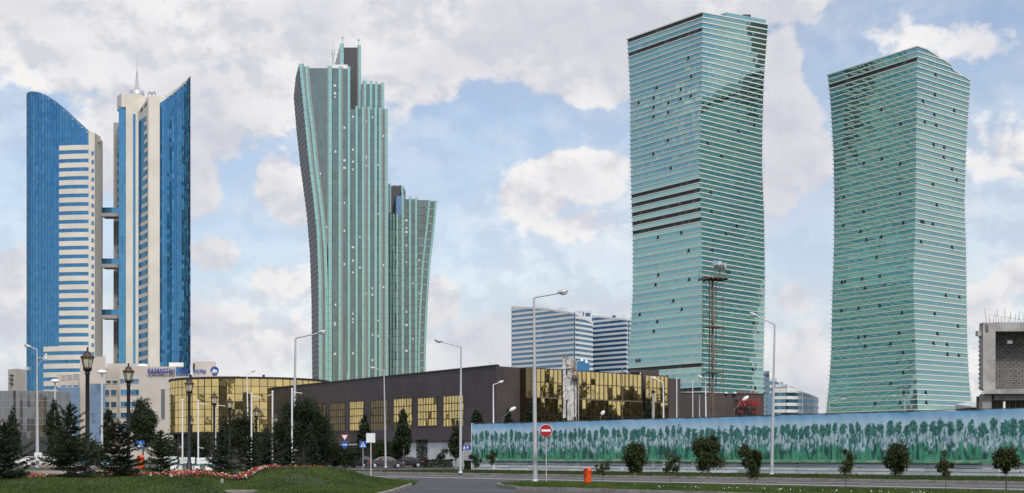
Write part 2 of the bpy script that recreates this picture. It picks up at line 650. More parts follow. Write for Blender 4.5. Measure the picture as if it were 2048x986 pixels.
def hgt(x, y):
    x = np.asarray(x, dtype=float)
    y = np.asarray(y, dtype=float)
    edge = smooth01(-5.0, -7.6, x) * smooth01(0, 3.0, ytop(x) - y)
    m1 = .84 * np.exp(-((x + 9.6) / 3.3) ** 2 - ((y - 66) / 9.0) ** 2)
    m2 = .54 * np.exp(-((y - 50.5) / 5.5) ** 2) * smooth01(-9.7, -11.2, x)
    pl = .46 * smooth01(-9.5, -13, x) * smooth01(52, 58, y) * smooth01(4, 14, ytop(x) - y)
    und = .03 * np.sin(x * 1.7 + y * .6) + .03 * np.sin(y * .9 - x * .5)
    dip = -.16 * np.exp(-((x + 10.6 + (y - 55) * .12) / .8) ** 2) * smooth01(64, 56, y)
    return .13 + edge * (np.maximum(np.maximum(m1, m2), pl) + und + dip)


def hz(x, y):
    return float(hgt(x, y))


xs = np.concatenate([np.arange(-75, -26, 1.0), np.arange(-26, -4.89, .24)])
NV = 150
V, F = [], []
for i, x in enumerate(xs):
    yt = float(ytop(x))
    ys = np.concatenate([np.linspace(36, 80 if yt > 85 else yt - .6, NV - 20), np.linspace(82 if yt > 85 else yt - .5, yt, 20)])
    zz = hgt(np.full(NV, x), ys)
    for y, z in zip(ys, zz):
        V.append((x, y, z))
for i in range(len(xs) - 1):
    for j in range(NV - 1):
        F.append((i * NV + j, (i + 1) * NV + j, (i + 1) * NV + j + 1, i * NV + j + 1))
mb = MB()
mb.mesh(V, F, smooth=True)
lawn = struct(mb.build('lawn', M['lawn']))

# paved square behind the mound
mb = MB()
P = []
xs2 = np.linspace(-60, -13.5, 40)
for i in range(39):
    for (ya, yb) in ((70.5, 74.5), (74.5, 79.0), (79.0, 85.0)):
        q = [(xs2[i], ya), (xs2[i + 1], ya), (xs2[i + 1], yb), (xs2[i], yb)]
        if all(float(ytop(x)) - 9 > y for x, y in q):
            mb.face([(x, y, hz(x, y) + .03) for x, y in q])
struct(mb.build('paved_square', M['pink_paving']))

# median island with rounded end
med = []
for k in range(9):
    t = k / 8
    s = -49 - 10 * t - 2.6 * math.sin(math.pi * t)
    med.append(RT(s, 40 + 10 * t))
med_far = [RT(-59, 50), RT(45, 50)]
poly = [RT(45, 40)] + [RT(45, 50)] + [RT(-59, 50)] + med[::-1][1:]
mb = MB()
mb.prism(poly, -.02, .125)
struct(mb.build('median_lawn', M['lawn']))
# far verge and pavement
mb = MB()
mb.prism([RT(-160, 68.2), RT(45, 68.2), RT(45, 84.4), RT(-112, 84.4), RT(-112, 74), RT(-160, 74)], -.02, .13)
struct(mb.build('verge_lawn', M['lawn']))
mb = MB()
mb.prism([RT(-240, 74.02), RT(-112.05, 74.02), RT(-112.05, 79), RT(-240, 79)], -.02, .12)
mb.prism([RT(-240, 68.2), RT(-160.05, 68.2), RT(-160.05, 74), RT(-240, 74)], -.02, .12)
struct(mb.build('pavement', M['pink_paving']))

# kerb stones, laid one by one
ks = MB()
b_ = .015
v = [(-.49, -.075, -.1), (.49, -.075, -.1), (.49, .075, -.1), (-.49, .075, -.1),
     (-.49, -.075, .135), (.49, -.075, .135), (.49, .075, .15), (-.49, .075, .15),
     (-.49, -.075 + b_, .15), (.49, -.075 + b_, .15)]
ks.mesh(v, [(0, 1, 5, 4), (4, 5, 9, 8), (8, 9, 6, 7), (1, 2, 6, 9, 5), (3, 0, 4, 8, 7), (2, 3, 7, 6)])
kmesh = ks.data('kerb_stone', (0, 0, 0))
kmesh.materials.append(M['kerb'])


def kerb_line(pts, name, zf=None):
    root = bpy.data.objects.new(name, None)
    COL.objects.link(root)
    root['kind'] = 'structure'
    acc = []
    for i in range(len(pts) - 1):
        p, q_ = Vector(pts[i]), Vector(pts[i + 1])
        L = (q_ - p).length
        n = max(1, round(L / 1.0))
        for k in range(n):
            c = p.lerp(q_, (k + .5) / n)
            a_ = math.atan2(q_.y - p.y, q_.x - p.x)
            o = bpy.data.objects.new('kerb_stone', kmesh)
            COL.objects.link(o)
            o.parent = root
            z = zf(c.x, c.y) if zf else 0.0
            o.location = (c.x, c.y, z + random.uniform(-.012, .012))
            o.rotation_euler = (random.uniform(-.02, .02), random.uniform(-.008, .008), a_ + random.uniform(-.012, .012))
            o.scale = (L / n, 1, 1)


kerb_line([RT(20, 39.9)] + med[:1] + med[1:] + [RT(-25, 50.08)], 'median_kerb')
kerb_line([RT(-26, 68.1), RT(-135, 68.1)][::-1], 'roadside_kerb')
kx = -4.85
lk = [(kx, 44), (kx, 62), (kx - .15, 70), (kx - .6, 75), (kx - 1.6, 78.2), (kx - 3.4, 81.8), (-12.0, float(ytop(-12.0)) + .1), (-22.0, float(ytop(-22.0)) + .1)]
kerb_line(lk, 'lawn_kerb')
# pale paving slab at the lawn corner and the low step in the dip
mb = MB()
mb.prism([(-7.6, 77.6), (-5.4, 75.4), (-5.2, 76.6), (-6.7, 79.4), (-7.6, 79.2)][::1], .02, .165)
struct(mb.build('corner_slab', M['kerb']))
cx, cy = XX(492, 51.5), 51.5
tag(MB().box((cx - .75, cy - .35, hz(cx, cy) - .2), (cx + .35, cy + .4, hz(cx, cy) + .12)).build('concrete_step', M['kerb'], org=(cx, cy, hz(cx, cy))),
    'low pale concrete step set into the dip of the lawn', 'step')
cx, cy = XX(444, 56), 56
tag(MB().box((cx - .05, cy - .05, hz(cx, cy) - .1), (cx + .05, cy + .05, hz(cx, cy) + .28)).tube((cx, cy, hz(cx, cy) + .2), (cx, cy, hz(cx, cy) + .34), .07, .05).build('marker_stone', M['concrete'], org=(cx, cy, hz(cx, cy))),
    'small grey marker post in front of the red flowers', 'post')


def blades(name, x, y, z, hmin, hmax, w, c0, c1, label, cat, lean=.5):
    n = len(x)
    a = rng.uniform(0, 2 * np.pi, n)
    h = rng.uniform(hmin, hmax, n)
    dx, dy = np.cos(a) * w / 2, np.sin(a) * w / 2
    lx, ly = rng.normal(0, lean, n) * h, rng.normal(0, lean, n) * h
    V = np.zeros((n, 3, 3))
    V[:, 0] = np.stack([x - dx, y - dy, z - .01], 1)
    V[:, 1] = np.stack([x + dx, y + dy, z - .01], 1)
    V[:, 2] = np.stack([x + lx, y + ly, z + h], 1)
    k = rng.uniform(0, 1, (n, 1))
    patch = .5 + .5 * np.sin(x * .9 + 1.3 * np.sin(y * .5)) * np.sin(y * .35 + .8 * np.sin(x * .6))
    k = np.clip(k * .6 + patch[:, None] * .5, 0, 1)
    cols = np.array(c0) * (1 - k) + np.array(c1) * k
    return stuff(quadmesh(name, V, cols, M['grass'], k=3), label, cat)


n = 190000
y = 40 + 42 * rng.uniform(0, 1, n) ** 1.5
x = rng.uniform(-21.5, -5.0, n) * (y / 52).clip(.75, 1.0)
keep = (y < ytop(x) - .1) & (x < -5.0) & (np.abs(x / y) < .372)
bare = np.sin(x * 1.1 + 2 * np.sin(y * .23)) * np.sin(y * .45 + x * .3)
keep &= ~((bare > .55) & (rng.uniform(0, 1, n) < .5))
x, y = x[keep], y[keep]
blades('lawn_grass', x, y, hgt(x, y), .04, .10, .035, (.030, .062, .013), (.105, .145, .034), 'short mown grass covering the mounds at lower left', 'grass')
n = 60000
s = rng.uniform(-61, -15, n)
t = rng.uniform(40.1, 49.9, n)
x, y = s * UX + t * NX, s * UY + t * NY
e = -49 - 10 * (t - 40) / 10 - 2.6 * np.sin(math.pi * (t - 40) / 10)
keep = s > e + .2
x, y = x[keep], y[keep]
blades('median_grass', x, y, np.full(len(x), .12), .04, .11, .04, (.030, .066, .013), (.11, .155, .036), 'grass growing on the narrow traffic island at lower right', 'grass')
n = 50000
s = rng.uniform(-135, -25, n)
t = rng.uniform(68.3, 84.0, n)
keep = ~((s < -112) & (t > 74))
s, t = s[keep], t[keep]
x, y = s * UX + t * NX, s * UY + t * NY
nearf = smooth01(78, 84, t)
o = blades('verge_grass', x, y, np.full(len(x), .12), .05, .14, .07, (.024, .048, .012), (.07, .095, .026), 'rough grass on the strip between kerb and painted fence', 'grass')
# ------------------------------------------------------------------ towers
def interp(tab, v):
    return float(np.interp(v, [a for a, _ in tab], [b for _, b in tab]))


def jit_quad(p0, p1, p2, p3, j=.015):
    """pane with its corners pushed in or out a little along the face normal"""
    a, b, c, d = map(Vector, (p0, p1, p2, p3))
    n = (b - a).cross(d - a)
    if n.length < 1e-9:
        return [p0, p1, p2, p3]
    n.normalize()
    e, f = random.gauss(0, j), random.gauss(0, j)
    return [tuple(a + n * (e + f)), tuple(b + n * (e - f)), tuple(c + n * (-e - f)), tuple(d + n * (-e + f))]


def wavy_tower(name, label, dC, kL, kR, eL, eC, eR, ytop_, ybase, nb, dark_left, brown_col, crown, open_n, pale_right):
    zt = ZZ(ytop_, dC)
    zb = 0.0
    cxw = XX(interp(eC, 800), dC)
    root = thing(name, label, 'tower', (cxw, dC + 25, 0), 'wavy green glass towers')

    def ring(z):
        def fac(k):
            return k(z / zt) if callable(k) else k
        dl, dr = dC * fac(kL), dC * fac(kR)
        yc = HY - (z - EYE) / dC * FPX
        yl = HY - (z - EYE) / dl * FPX
        yr = HY - (z - EYE) / dr * FPX
        L = Vector((XX(interp(eL, yl), dl), dl))
        C = Vector((XX(interp(eC, yc), dC), dC))
        Rr = Vector((XX(interp(eR, yr), dr), dr))
        return [L, C, Rr, L + Rr - C]

    bh = zt / nb
    NP = 26
    zl = (lambda t: ZZ(interp(crown, t), dC * (1 + .045 * t))) if crown else None
    for i in range(nb):
        z0, z1 = i * bh, (i + 1) * bh
        r0, r1 = ring(z0), ring(z1)
        cut = 1.0
        f0, f1 = list(r0), list(r1)
        if crown and z1 > zl(1.0):
            cut = max([.03] + [t for t in np.linspace(0, 1, 101) if zl(t) >= z1 - .05])
        if cut < 1.0:
            for r in (r0, r1):
                r[2] = r[1].lerp(r[2], cut)
                r[3] = r[0].lerp(r[3], cut)
        win = (i % 2 == 1)
        pane = MB()
        lv = MB()
        for side in range(4):
            a0, b0, a1, b1 = r0[side], r0[(side + 1) % 4], r1[side], r1[(side + 1) % 4]
            npn = (NP if side < 2 else 8)
            slope = side == 1 and cut < 1
            if slope:
                a0, b0, a1, b1 = f0[1], f0[2], f1[1], f1[2]
            dk = side == 0 and i in dark_left
            for k in range(npn):
                t0, t1 = k / npn, (k + 1) / npn
                g = .0
                p = [a0.lerp(b0, t0 + g), a0.lerp(b0, t1 - g), a1.lerp(b1, t1 - g), a1.lerp(b1, t0 + g)]
                q = [(p[0].x, p[0].y, z0), (p[1].x, p[1].y, z0), (p[2].x, p[2].y, z1), (p[3].x, p[3].y, z1)]
                if slope:
                    zc, zd = zl(t0), zl(t1)
                    if max(zc, zd) <= z0 + .02:
                        continue
                    q[3] = (q[3][0], q[3][1], max(z0, min(z1, zc)))
                    q[2] = (q[2][0], q[2][1], max(z0, min(z1, zd)))
                if dk:
                    lv.face(jit_quad(*q, j=.03), (1, 1, 1) if random.random() < .85 else (2.2, 2.4, 2.2))
                    continue
                v = random.uniform(.88, 1.1)
                col = (v, v, v)
                if win:
                    rr = random.random()
                    if rr < .10:
                        col = (1.5, 1.35, 1.3)
                    elif rr < .17:
                        col = (.45, .5, .5)
                    else:
                        col = (v * .85, v * .85, v * .9)
                if side == 1 and win and brown_col is not None and k == int(npn * brown_col) and i > nb * .1:
                    col = (.55, .25, .2)
                pane.face(jit_quad(*q, j=.009 if win else .005), col)
        if pane.f:
            pane.build('window_band' if win else 'spandrel_band', M['green_pane'] if win else M['green_spandrel'], root)
        if lv.f:
            lv.build('louvre_band', M['louvre'], root)
        # projecting ledge at the head of the band, mitred round the corners
        lb = MB()
        pr = .42
        cen = (r1[0] + r1[2]) / 2
        inner = [p + (p - cen).normalized() * -.3 for p in r1]
        outer = []
        for k in range(4):
            e0 = (r1[k] - r1[k - 1]).normalized()
            e1 = (r1[(k + 1) % 4] - r1[k]).normalized()
            outer.append(r1[k] + (e0 - e1).normalized() * pr * 1.35)
        th = .21
        for k in range(4):
            m = (k + 1) % 4
            ia, ib, oa, ob = inner[k], inner[m], outer[k], outer[m]
            lb.mesh([(ia.x, ia.y, z1 - th), (ib.x, ib.y, z1 - th), (ob.x, ob.y, z1 - th), (oa.x, oa.y, z1 - th),
                     (ia.x, ia.y, z1 + th), (ib.x, ib.y, z1 + th), (ob.x, ob.y, z1 + th), (oa.x, oa.y, z1 + th)],
                    [(0, 1, 2, 3), (7, 6, 5, 4), (3, 2, 6, 7), (1, 0, 4, 5)])
        lb.build('ledge', M['ledge'], root)
    # windows tilted open
    rnd = random.Random(len(label) + nb)
    for k in range(open_n):
        i = rnd.randrange(5, nb - 4) | 1
        side = rnd.choice((0, 1))
        if side == 0 and i in dark_left:
            continue
        z0, z1 = i * bh + .25, (i + 1) * bh - .3
        r0, r1 = ring(z0), ring(z1)
        t = rnd.choice((.12, .16, .34, .38, .42, .55, .6, .72, .82, .86))
        a = r0[side].lerp(r0[(side + 1) % 4], t)
        a1 = r1[side].lerp(r1[(side + 1) % 4], t)
        e = (r0[(side + 1) % 4] - r0[side]).normalized()
        nn = Vector((e.y, -e.x))
        w = .62
        o = MB()
        A, B = a - e * w / 2 + nn * .6, a + e * w / 2 + nn * .6
        C_, D_ = a1 + e * w / 2 + nn * .12, a1 - e * w / 2 + nn * .12
        A2, B2 = a - e * w / 2 + nn * .05, a + e * w / 2 + nn * .05
        o.face([(A.x, A.y, z0), (B.x, B.y, z0), (C_.x, C_.y, z1), (D_.x, D_.y, z1)])
        o.face([(A.x, A.y, z0 - .05), (D_.x, D_.y, z1), (D_.x - nn.x * .08, D_.y - nn.y * .08, z1), (A2.x, A2.y, z0)], (.1, .1, .1))
        o.face([(B.x, B.y, z0 - .05), (B2.x, B2.y, z0), (C_.x - nn.x * .08, C_.y - nn.y * .08, z1), (C_.x, C_.y, z1)], (.1, .1, .1))
        o.face([(A2.x, A2.y, z0), (B2.x, B2.y, z0), (B.x, B.y, z0 - .05), (A.x, A.y, z0 - .05)], (.1, .1, .1))
        o.build('open_window', M['louvre'], root)
    # roof
    last = nb
    if not crown:
        rt = ring(zt)
        rf = MB()
        q = [p.lerp((rt[0] + rt[2]) / 2, .01) for p in rt]
        rf.prism([(p.x, p.y) for p in q], zt - bh * .4, zt - bh * .05)
        rf.build('roof', M['ledge'], root)
    if crown:
        rf = MB()
        tt = [t for t, _ in crown]
        for t0, t1 in zip(tt[:-1], tt[1:]):
            a, b = ring(zl(t0)), ring(zl(t1))
            p, q = a[1].lerp(a[2], t0), b[1].lerp(b[2], t1)
            nrm = Vector((.66, -.75)) * .35
            u_, v_ = a[0].lerp(a[3], t0), b[0].lerp(b[3], t1)
            za, zb2 = zl(t0), zl(t1)
            p, q = p + nrm, q + nrm
            rf.mesh([(p.x, p.y, za - .2), (q.x, q.y, zb2 - .2), (v_.x, v_.y, zb2 - .2), (u_.x, u_.y, za - .2), (p.x, p.y, za + .2), (q.x, q.y, zb2 + .2), (v_.x, v_.y, zb2 + .2), (u_.x, u_.y, za + .2)],
                    [(0, 1, 5, 4), (4, 5, 6, 7), (3, 2, 1, 0), (1, 2, 6, 5)])
        rf.build('sloping_roof', M['ledge'], root)
    return root, ring, zt


eL = [(20, 1253), (78, 1255), (130, 1258), (200, 1261), (300, 1261), (400, 1263), (480, 1266), (580, 1266), (640, 1263), (690, 1259), (740, 1256), (912, 1250)]
eC = [(20, 1405), (150, 1404), (250, 1401), (330, 1398), (430, 1402), (530, 1404), (600, 1405), (680, 1404), (740, 1403), (912, 1402)]
eR = [(20, 1537), (60, 1535), (110, 1531), (170, 1527), (250, 1525), (330, 1524), (430, 1528), (560, 1530), (720, 1527), (800, 1527), (912, 1530)]
tw, ring, zt = wavy_tower('glass_tower', 'tall wavy sea-green glass tower with pale floor ledges behind the lattice mast', 590, 1.064,
                          lambda h: 1.062 - .034 * h ** 3, eL, eC, eR, 25, 912, 92,
                          {91, 88, 57, 55, 53, 51, 49, 19, 14, 12}, .52, None, 60, False)
# raised roof screen and small masts
r = ring(zt)
mb = MB()
p0, p1 = r[1].lerp(r[2], .36), r[1].lerp(r[2], .97)
q0, q1 = r[0].lerp(r[3], .36), r[0].lerp(r[3], .97)
mb.prism([(p0.x, p0.y), (p1.x, p1.y), (q1.x, q1.y), (q0.x, q0.y)], zt, zt + 1.9)
mb.build('roof_screen', M['green_spandrel'], tw)
mb = MB()
p = r[1].lerp(r[2], .66)
mb.box((p.x - 1.2, p.y + 1, zt + 1.9), (p.x + 2.2, p.y + 3, zt + 2.9))
mb.build('roof_hatch', M['louvre'], tw)
for f_, s_ in ((.02, 1), (.25, 0), (.5, 0), (.75, 0), (.9, 0), (.2, 1), (.8, 1), (.55, 1)):
    p = r[1].lerp(r[2] if s_ else r[0], f_)
    mb = MB()
    mb.tube((p.x, p.y + .6, zt), (p.x, p.y + .6, zt + 2.6), .07, .04, 5)
    mb.build('roof_mast', M['lamp_grey'], tw)

eL = [(90, 1652), (145, 1655), (200, 1661), (300, 1667), (400, 1669), (500, 1668), (600, 1664.5), (700, 1662.7), (760, 1659), (820, 1653), (912, 1645)]
eC = [(90, 1835), (150, 1834), (300, 1832), (400, 1831), (500, 1829), (560, 1826), (640, 1829), (740, 1832), (815, 1835), (912, 1838)]
eR = [(90, 1943), (165, 1940), (230, 1936), (300, 1932), (400, 1929), (500, 1932), (600, 1933), (700, 1935), (760, 1938), (815, 1944), (912, 1952)]
NB2 = 82
tw2, ring2, zt2 = wavy_tower('glass_tower', 'wavy green glass tower with sloping roof at right behind the painted fence', 570, 1.075, 1.045,
                             eL, eC, eR, 93, 912, NB2, {79, 5, 8}, None, [(0, 93), (.14, 97.5), (.43, 117), (.62, 130), (.65, 139), (1.0, 161)], 70, True)
r = ring2(zt2)
for f_ in (.05, .4, .95):
    p = r[1].lerp(r[0], f_)
    MB().tube((p.x, p.y + .6, zt2), (p.x, p.y + .6, zt2 + 1.5), .06, .04, 5).build('roof_mast', M['lamp_grey'], tw2)


# ---- twin stepped tower with teal fins
def fin_tower():
    D0 = 720.0
    root = thing('finned_tower', 'grey-green stepped skyscraper with vertical teal fins and two white spires', 'skyscraper', (XX(690, D0), D0 + 15, 0))
    zfl = 4.0

    def strip(name, mat, xa, xb, yt, d, floors=True, wh=0.0, parent=root, jit=.015, npx=1):
        """glass strip between two image curves xa(y), xb(y) from the ground up to yt, standing at depth d"""
        zt_ = ZZ(yt, d)
        nf = max(1, int(round(zt_ / zfl)))
        m = MB()
        for i in range(nf):
            z0, z1 = zt_ * i / nf, zt_ * (i + 1) / nf
            y0, y1 = HY - (z0 - EYE) / d * FPX, HY - (z1 - EYE) / d * FPX
            a0, b0, a1, b1 = XX(xa(y0), d), XX(xb(y0), d), XX(xa(y1), d), XX(xb(y1), d)
            for k in range(npx):
                t0, t1 = k / npx, (k + 1) / npx
                g = .06
                l0, r0_ = a0 + (b0 - a0) * t0, a0 + (b0 - a0) * t1
                l1, r1_ = a1 + (b1 - a1) * t0, a1 + (b1 - a1) * t1
                v = random.uniform(.75, 1.2)
                col = (v, v, v)
                m.face(jit_quad((l0, d, z0 + g), (r0_, d, z0 + g), (r1_, d, z1 - g), (l1, d, z1 - g), j=jit), col)
                if g:
                    m.face([(l0, d + .02, z0 - g), (r0_, d + .02, z0 - g), (r0_, d + .02, z0 + g), (l0, d + .02, z0 + g)], (.35, .35, .35))
        m.build(name, mat, parent)

    def fin(xf, yt, d, w, dep=1.3, yb=912, side_grey=0):
        """projecting fin following xf(y)"""
        zt_ = ZZ(yt, d)
        zb_ = max(0.0, ZZ(yb, d))
        nf = max(1, int(round((zt_ - zb_) / zfl)))
        m = MB()
        for i in range(nf):
            z0, z1 = zb_ + (zt_ - zb_) * i / nf, zb_ + (zt_ - zb_) * (i + 1) / nf
            y0, y1 = HY - (z0 - EYE) / d * FPX, HY - (z1 - EYE) / d * FPX
            c0, c1 = XX(xf(y0), d), XX(xf(y1), d)
            hw = w / 2 / FPX * d
            v = random.uniform(.9, 1.1)
            g = .13
            m.mesh([(c0 - hw, d - dep, z0), (c0 + hw, d - dep, z0), (c0 + hw, d + .3, z0), (c0 - hw, d + .3, z0),
                    (c1 - hw, d - dep, z1 - g), (c1 + hw, d - dep, z1 - g), (c1 + hw, d + .3, z1 - g), (c1 - hw, d + .3, z1 - g)],
                   [(0, 1, 5, 4), (1, 2, 6, 5), (3, 0, 4, 7), (4, 5, 6, 7), (3, 2, 1, 0)], (v, v, v))
            m.mesh([(c1 - hw * .8, d - dep + .1, z1 - g), (c1 + hw * .8, d - dep + .1, z1 - g), (c1 + hw * .8, d - dep + .1, z1), (c1 - hw * .8, d - dep + .1, z1)],
                   [(0, 1, 2, 3)], (.4, .4, .4))
        m.build('fin', M['teal_fin'], root)
        if side_grey:
            m = MB()
            sgn = 1 if side_grey > 0 else -1
            for i in range(nf):
                z0, z1 = zb_ + (zt_ - zb_) * i / nf, zb_ + (zt_ - zb_) * (i + 1) / nf
                y0, y1 = HY - (z0 - EYE) / d * FPX, HY - (z1 - EYE) / d * FPX
                a0, a1 = XX(xf(y0) + sgn * (w / 2 + .2), d), XX(xf(y1) + sgn * (w / 2 + .2), d)
                k = sgn * 2.4 / FPX * d
                q = [(a0, d - .45, z0), (a0 + k, d - .45, z0), (a1 + k, d - .45, z1), (a1, d - .45, z1)]
                q2 = [(x_, d + .1, z_) for x_, _, z_ in q]
                if sgn < 0:
                    q = [q[1], q[0], q[3], q[2]]
                    q2 = [q2[1], q2[0], q2[3], q2[2]]
                m.mesh(q + q2, [(0, 1, 2, 3), (1, 5, 6, 2), (4, 0, 3, 7), (3, 2, 6, 7)])
            m.build('pale_rib', M['grey_beige'], root)

    K = lambda v: (lambda y: v)
    T = lambda tab: (lambda y: interp(tab, y))
    edge = [(125, 598), (200, 605.7), (260, 611.5), (330, 618.5), (397, 627), (464, 633.6), (553, 637), (763, 638), (912, 638)]
    sil = [(125, 596.5), (150, 592), (194, 587.4), (260, 593), (330, 600.5), (428, 613.5), (508, 620), (598, 623), (763, 624.7), (912, 625)]
    f1 = [(y, x + 3.6) for y, x in edge]
    f2 = [(133, 613), (200, 618), (260, 626), (330, 632.5), (430, 645), (500, 651), (580, 653.5), (912, 654)]
    # left flank, ribbed
    zt_ = ZZ(128, D0)
    nf = 150
    m = MB()
    for i in range(nf):
        z0, z1 = zt_ * i / nf, zt_ * (i + 1) / nf
        dB = D0 + 26
        yy = [HY - (z - EYE) / D0 * FPX for z in (z0, z1)]
        yb = [HY - (z - EYE) / dB * FPX for z in (z0, z1)]
        fr = [XX(interp(edge, y), D0) for y in yy]
        bk = [min(XX(interp(sil, y), dB), fr[k] - .4) for k, y in enumerate(yb)]
        o_ = .1 if i % 2 else 0.0
        m.mesh([(bk[0], dB, z0), (fr[0], D0 + .3, z0), (fr[1], D0 + .3, z1), (bk[1], dB, z1),
                (bk[0] - o_, dB, z0), (fr[0] - o_, D0 + .3, z0), (fr[1] - o_, D0 + .3, z1), (bk[1] - o_, dB, z1)],
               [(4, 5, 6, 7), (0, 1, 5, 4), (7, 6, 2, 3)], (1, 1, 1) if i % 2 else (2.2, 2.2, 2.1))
    m.build('ribbed_flank', M['emerald_panel'], root)
    # front glass
    strip('glass_strip', M['emerald_dark'], T(edge), T(f2), 133, D0, npx=2)
    strip('glass_strip', M['emerald_dark'], T(f2), K(659), 136, D0, npx=7)
    strip('glass_strip', M['emerald_dark'], K(659), K(680.5), 136, D0, npx=4)
    strip('glass_strip', M['emerald_dark'], K(680.5), K(700), 137, D0, npx=4)
    xs_ = [700, 714, 727, 738.6, 752, 761, 774]
    for a, b in zip(xs_[:-1], xs_[1:]):
        strip('glass_strip', M['emerald_dark'], K(a), K(b), 218, D0, npx=3)
    fin(T(f1), 128, D0, 6, 1.0, side_grey=1)
    fin(T(f2), 133, D0, 6, 1.0, side_grey=1)
    for x, yt, w, sg in ((661, 133, 7, -1), (680.5, 134, 5.5, 1), (698.5, 134, 5, 0), (714, 213, 4.5, 0), (727, 214, 5, 1), (738.6, 214.5, 5, -1), (752, 216, 5, 0), (761, 217, 4.5, 1), (773.5, 218, 5, -1)):
        fin(K(x), yt, D0, w, 1.4, side_grey=sg)
    # body behind the front glass
    MB().prism([(XX(640, D0), D0 + .6), (XX(775, D0), D0 + .6), (XX(774, D0 + 30), D0 + 30), (XX(640, D0), D0 + 30)], 0, ZZ(220, D0)).build('core', M['emerald_panel'], root)
    zt1 = ZZ(138, D0)
    MB().prism([(XX(606, D0), D0 + .8), (XX(699, D0), D0 + .8), (XX(698, D0 + 26), D0 + 26), (XX(606, D0), D0 + 26)], ZZ(220, D0), zt1).build('upper_core', M['emerald_panel'], root)
    MB().box((XX(664, D0), D0 + 2, zt1), (XX(694, D0), D0 + 7, ZZ(127, D0))).build('roof_box', M['white'], root)
    MB().box((XX(655, D0), D0 + 4, zt1), (XX(663, D0), D0 + 8, ZZ(130, D0))).build('roof_plant', M['lamp_grey'], root)
    # tall slab
    d2 = D0 + 10
    m = MB()
    zt2_ = ZZ(95, d2)
    x0, x1 = XX(688, d2), XX(717, d2)
    m.prism([(x0, d2), (x1, d2), (XX(716, d2 + 14), d2 + 14), (x0, d2 + 14)], 100, zt2_)
    for k in range(14):
        xx = x0 + (x1 - x0) * (k + .5) / 14
        m.box((xx - .07, d2 - .12, 100), (xx + .07, d2, zt2_))
    m.build('dark_slab', M['emerald_panel'], root)
    fin(K(684.5), 88, d2, 7, 1.2, yb=140)
    fin(K(719.8), 91, d2, 4.5, 1.2, side_grey=-1)
    m = MB()
    nr = 14
    za, zb2 = ZZ(130, d2), ZZ(89, d2)
    for i in range(nr):
        z0, z1 = za + (zb2 - za) * i / nr, za + (zb2 - za) * (i + 1) / nr
        dB = d2 + 22
        f0, f1_ = (z0 - za) / (zb2 - za), (z1 - za) / (zb2 - za)
        bx = [XX(664, dB) * (1 - f) + XX(681, d2) * f for f in (f0, f1_)]
        by = [dB * (1 - f) + d2 * f for f in (f0, f1_)]
        o_ = .3 if i % 2 else 0
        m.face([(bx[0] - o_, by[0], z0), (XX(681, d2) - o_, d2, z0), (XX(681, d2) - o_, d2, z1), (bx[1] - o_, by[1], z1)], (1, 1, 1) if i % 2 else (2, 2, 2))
    m.build('slab_flank', M['emerald_panel'], root)
    for px, y0, y1 in ((685.3, 88, 48), (717.5, 93, 52)):
        c = W(px, y0, d2 + 3)
        s = d2 / FPX
        MB().lathe([(.75 * s, -1), (.75 * s, 11 * s), (2.6 * s, 13 * s), (2.6 * s, 14 * s), (1.6 * s, 20 * s), (.5 * s, 28 * s), (.15 * s, 40 * s)], c, 8).build('spire', M['lamp_white'], root)
    c = W(666.5, 130, d2 + 20)
    MB().lathe([(.5, 0), (.5, 5), (1.0, 6), (.3, 10), (.05, 19)], c, 6).build('spire', M['lamp_white'], root)
    # shoulder volume behind
    d3 = D0 + 6
    xs3 = [722, 731, 742, 753, 766]
    for a, b in zip(xs3[:-1], xs3[1:]):
        strip('glass_strip', M['emerald_dark'], K(a), K(b), 168, d3, npx=2)
    MB().prism([(XX(722, d3), d3 + .5), (XX(767, d3), d3 + .5), (XX(766, d3 + 20), d3 + 20), (XX(722, d3), d3 + 20)], 100, ZZ(170, d3)).build('shoulder_core', M['emerald_panel'], root)
    for x, yt, sg in ((730.5, 162, -1), (742.5, 163, 0), (753, 164, 0), (766, 166, -1)):
        fin(K(x), yt, d3, 5, 1.2, yb=230, side_grey=sg)
    # pale blind panels scattered over the glass
    rnd = random.Random(4)
    for k in range(46):
        px = rnd.choice([651, 670, 671, 689, 706, 706, 720, 733, 733, 745, 757, 767, 640])
        py = rnd.uniform(230, 740) if px > 701 else rnd.uniform(160, 740)
        if px < 652 and py < 560:
            px = interp(f2, py) + 6
        c = W(px, py, D0)
        w = rnd.choice((2.2, 3.2, 4.6)) / 2 * D0 / FPX
        MB().box((c[0] - w, D0 - .25, c[2] - .55), (c[0] + w, D0 - .12, c[2] + .55)).build('pale_panel', M['sign_white'], root)
    return strip, fin, root


strip, fin, fin_root = fin_tower()


def fin_tower_low():
    D0 = 742.0
    root = thing('finned_tower', 'shorter grey-green finned tower flaring outward at its right edge', 'skyscraper', (XX(815, D0), D0 + 15, 0))
    return root, D0


lowroot, DL = fin_tower_low()


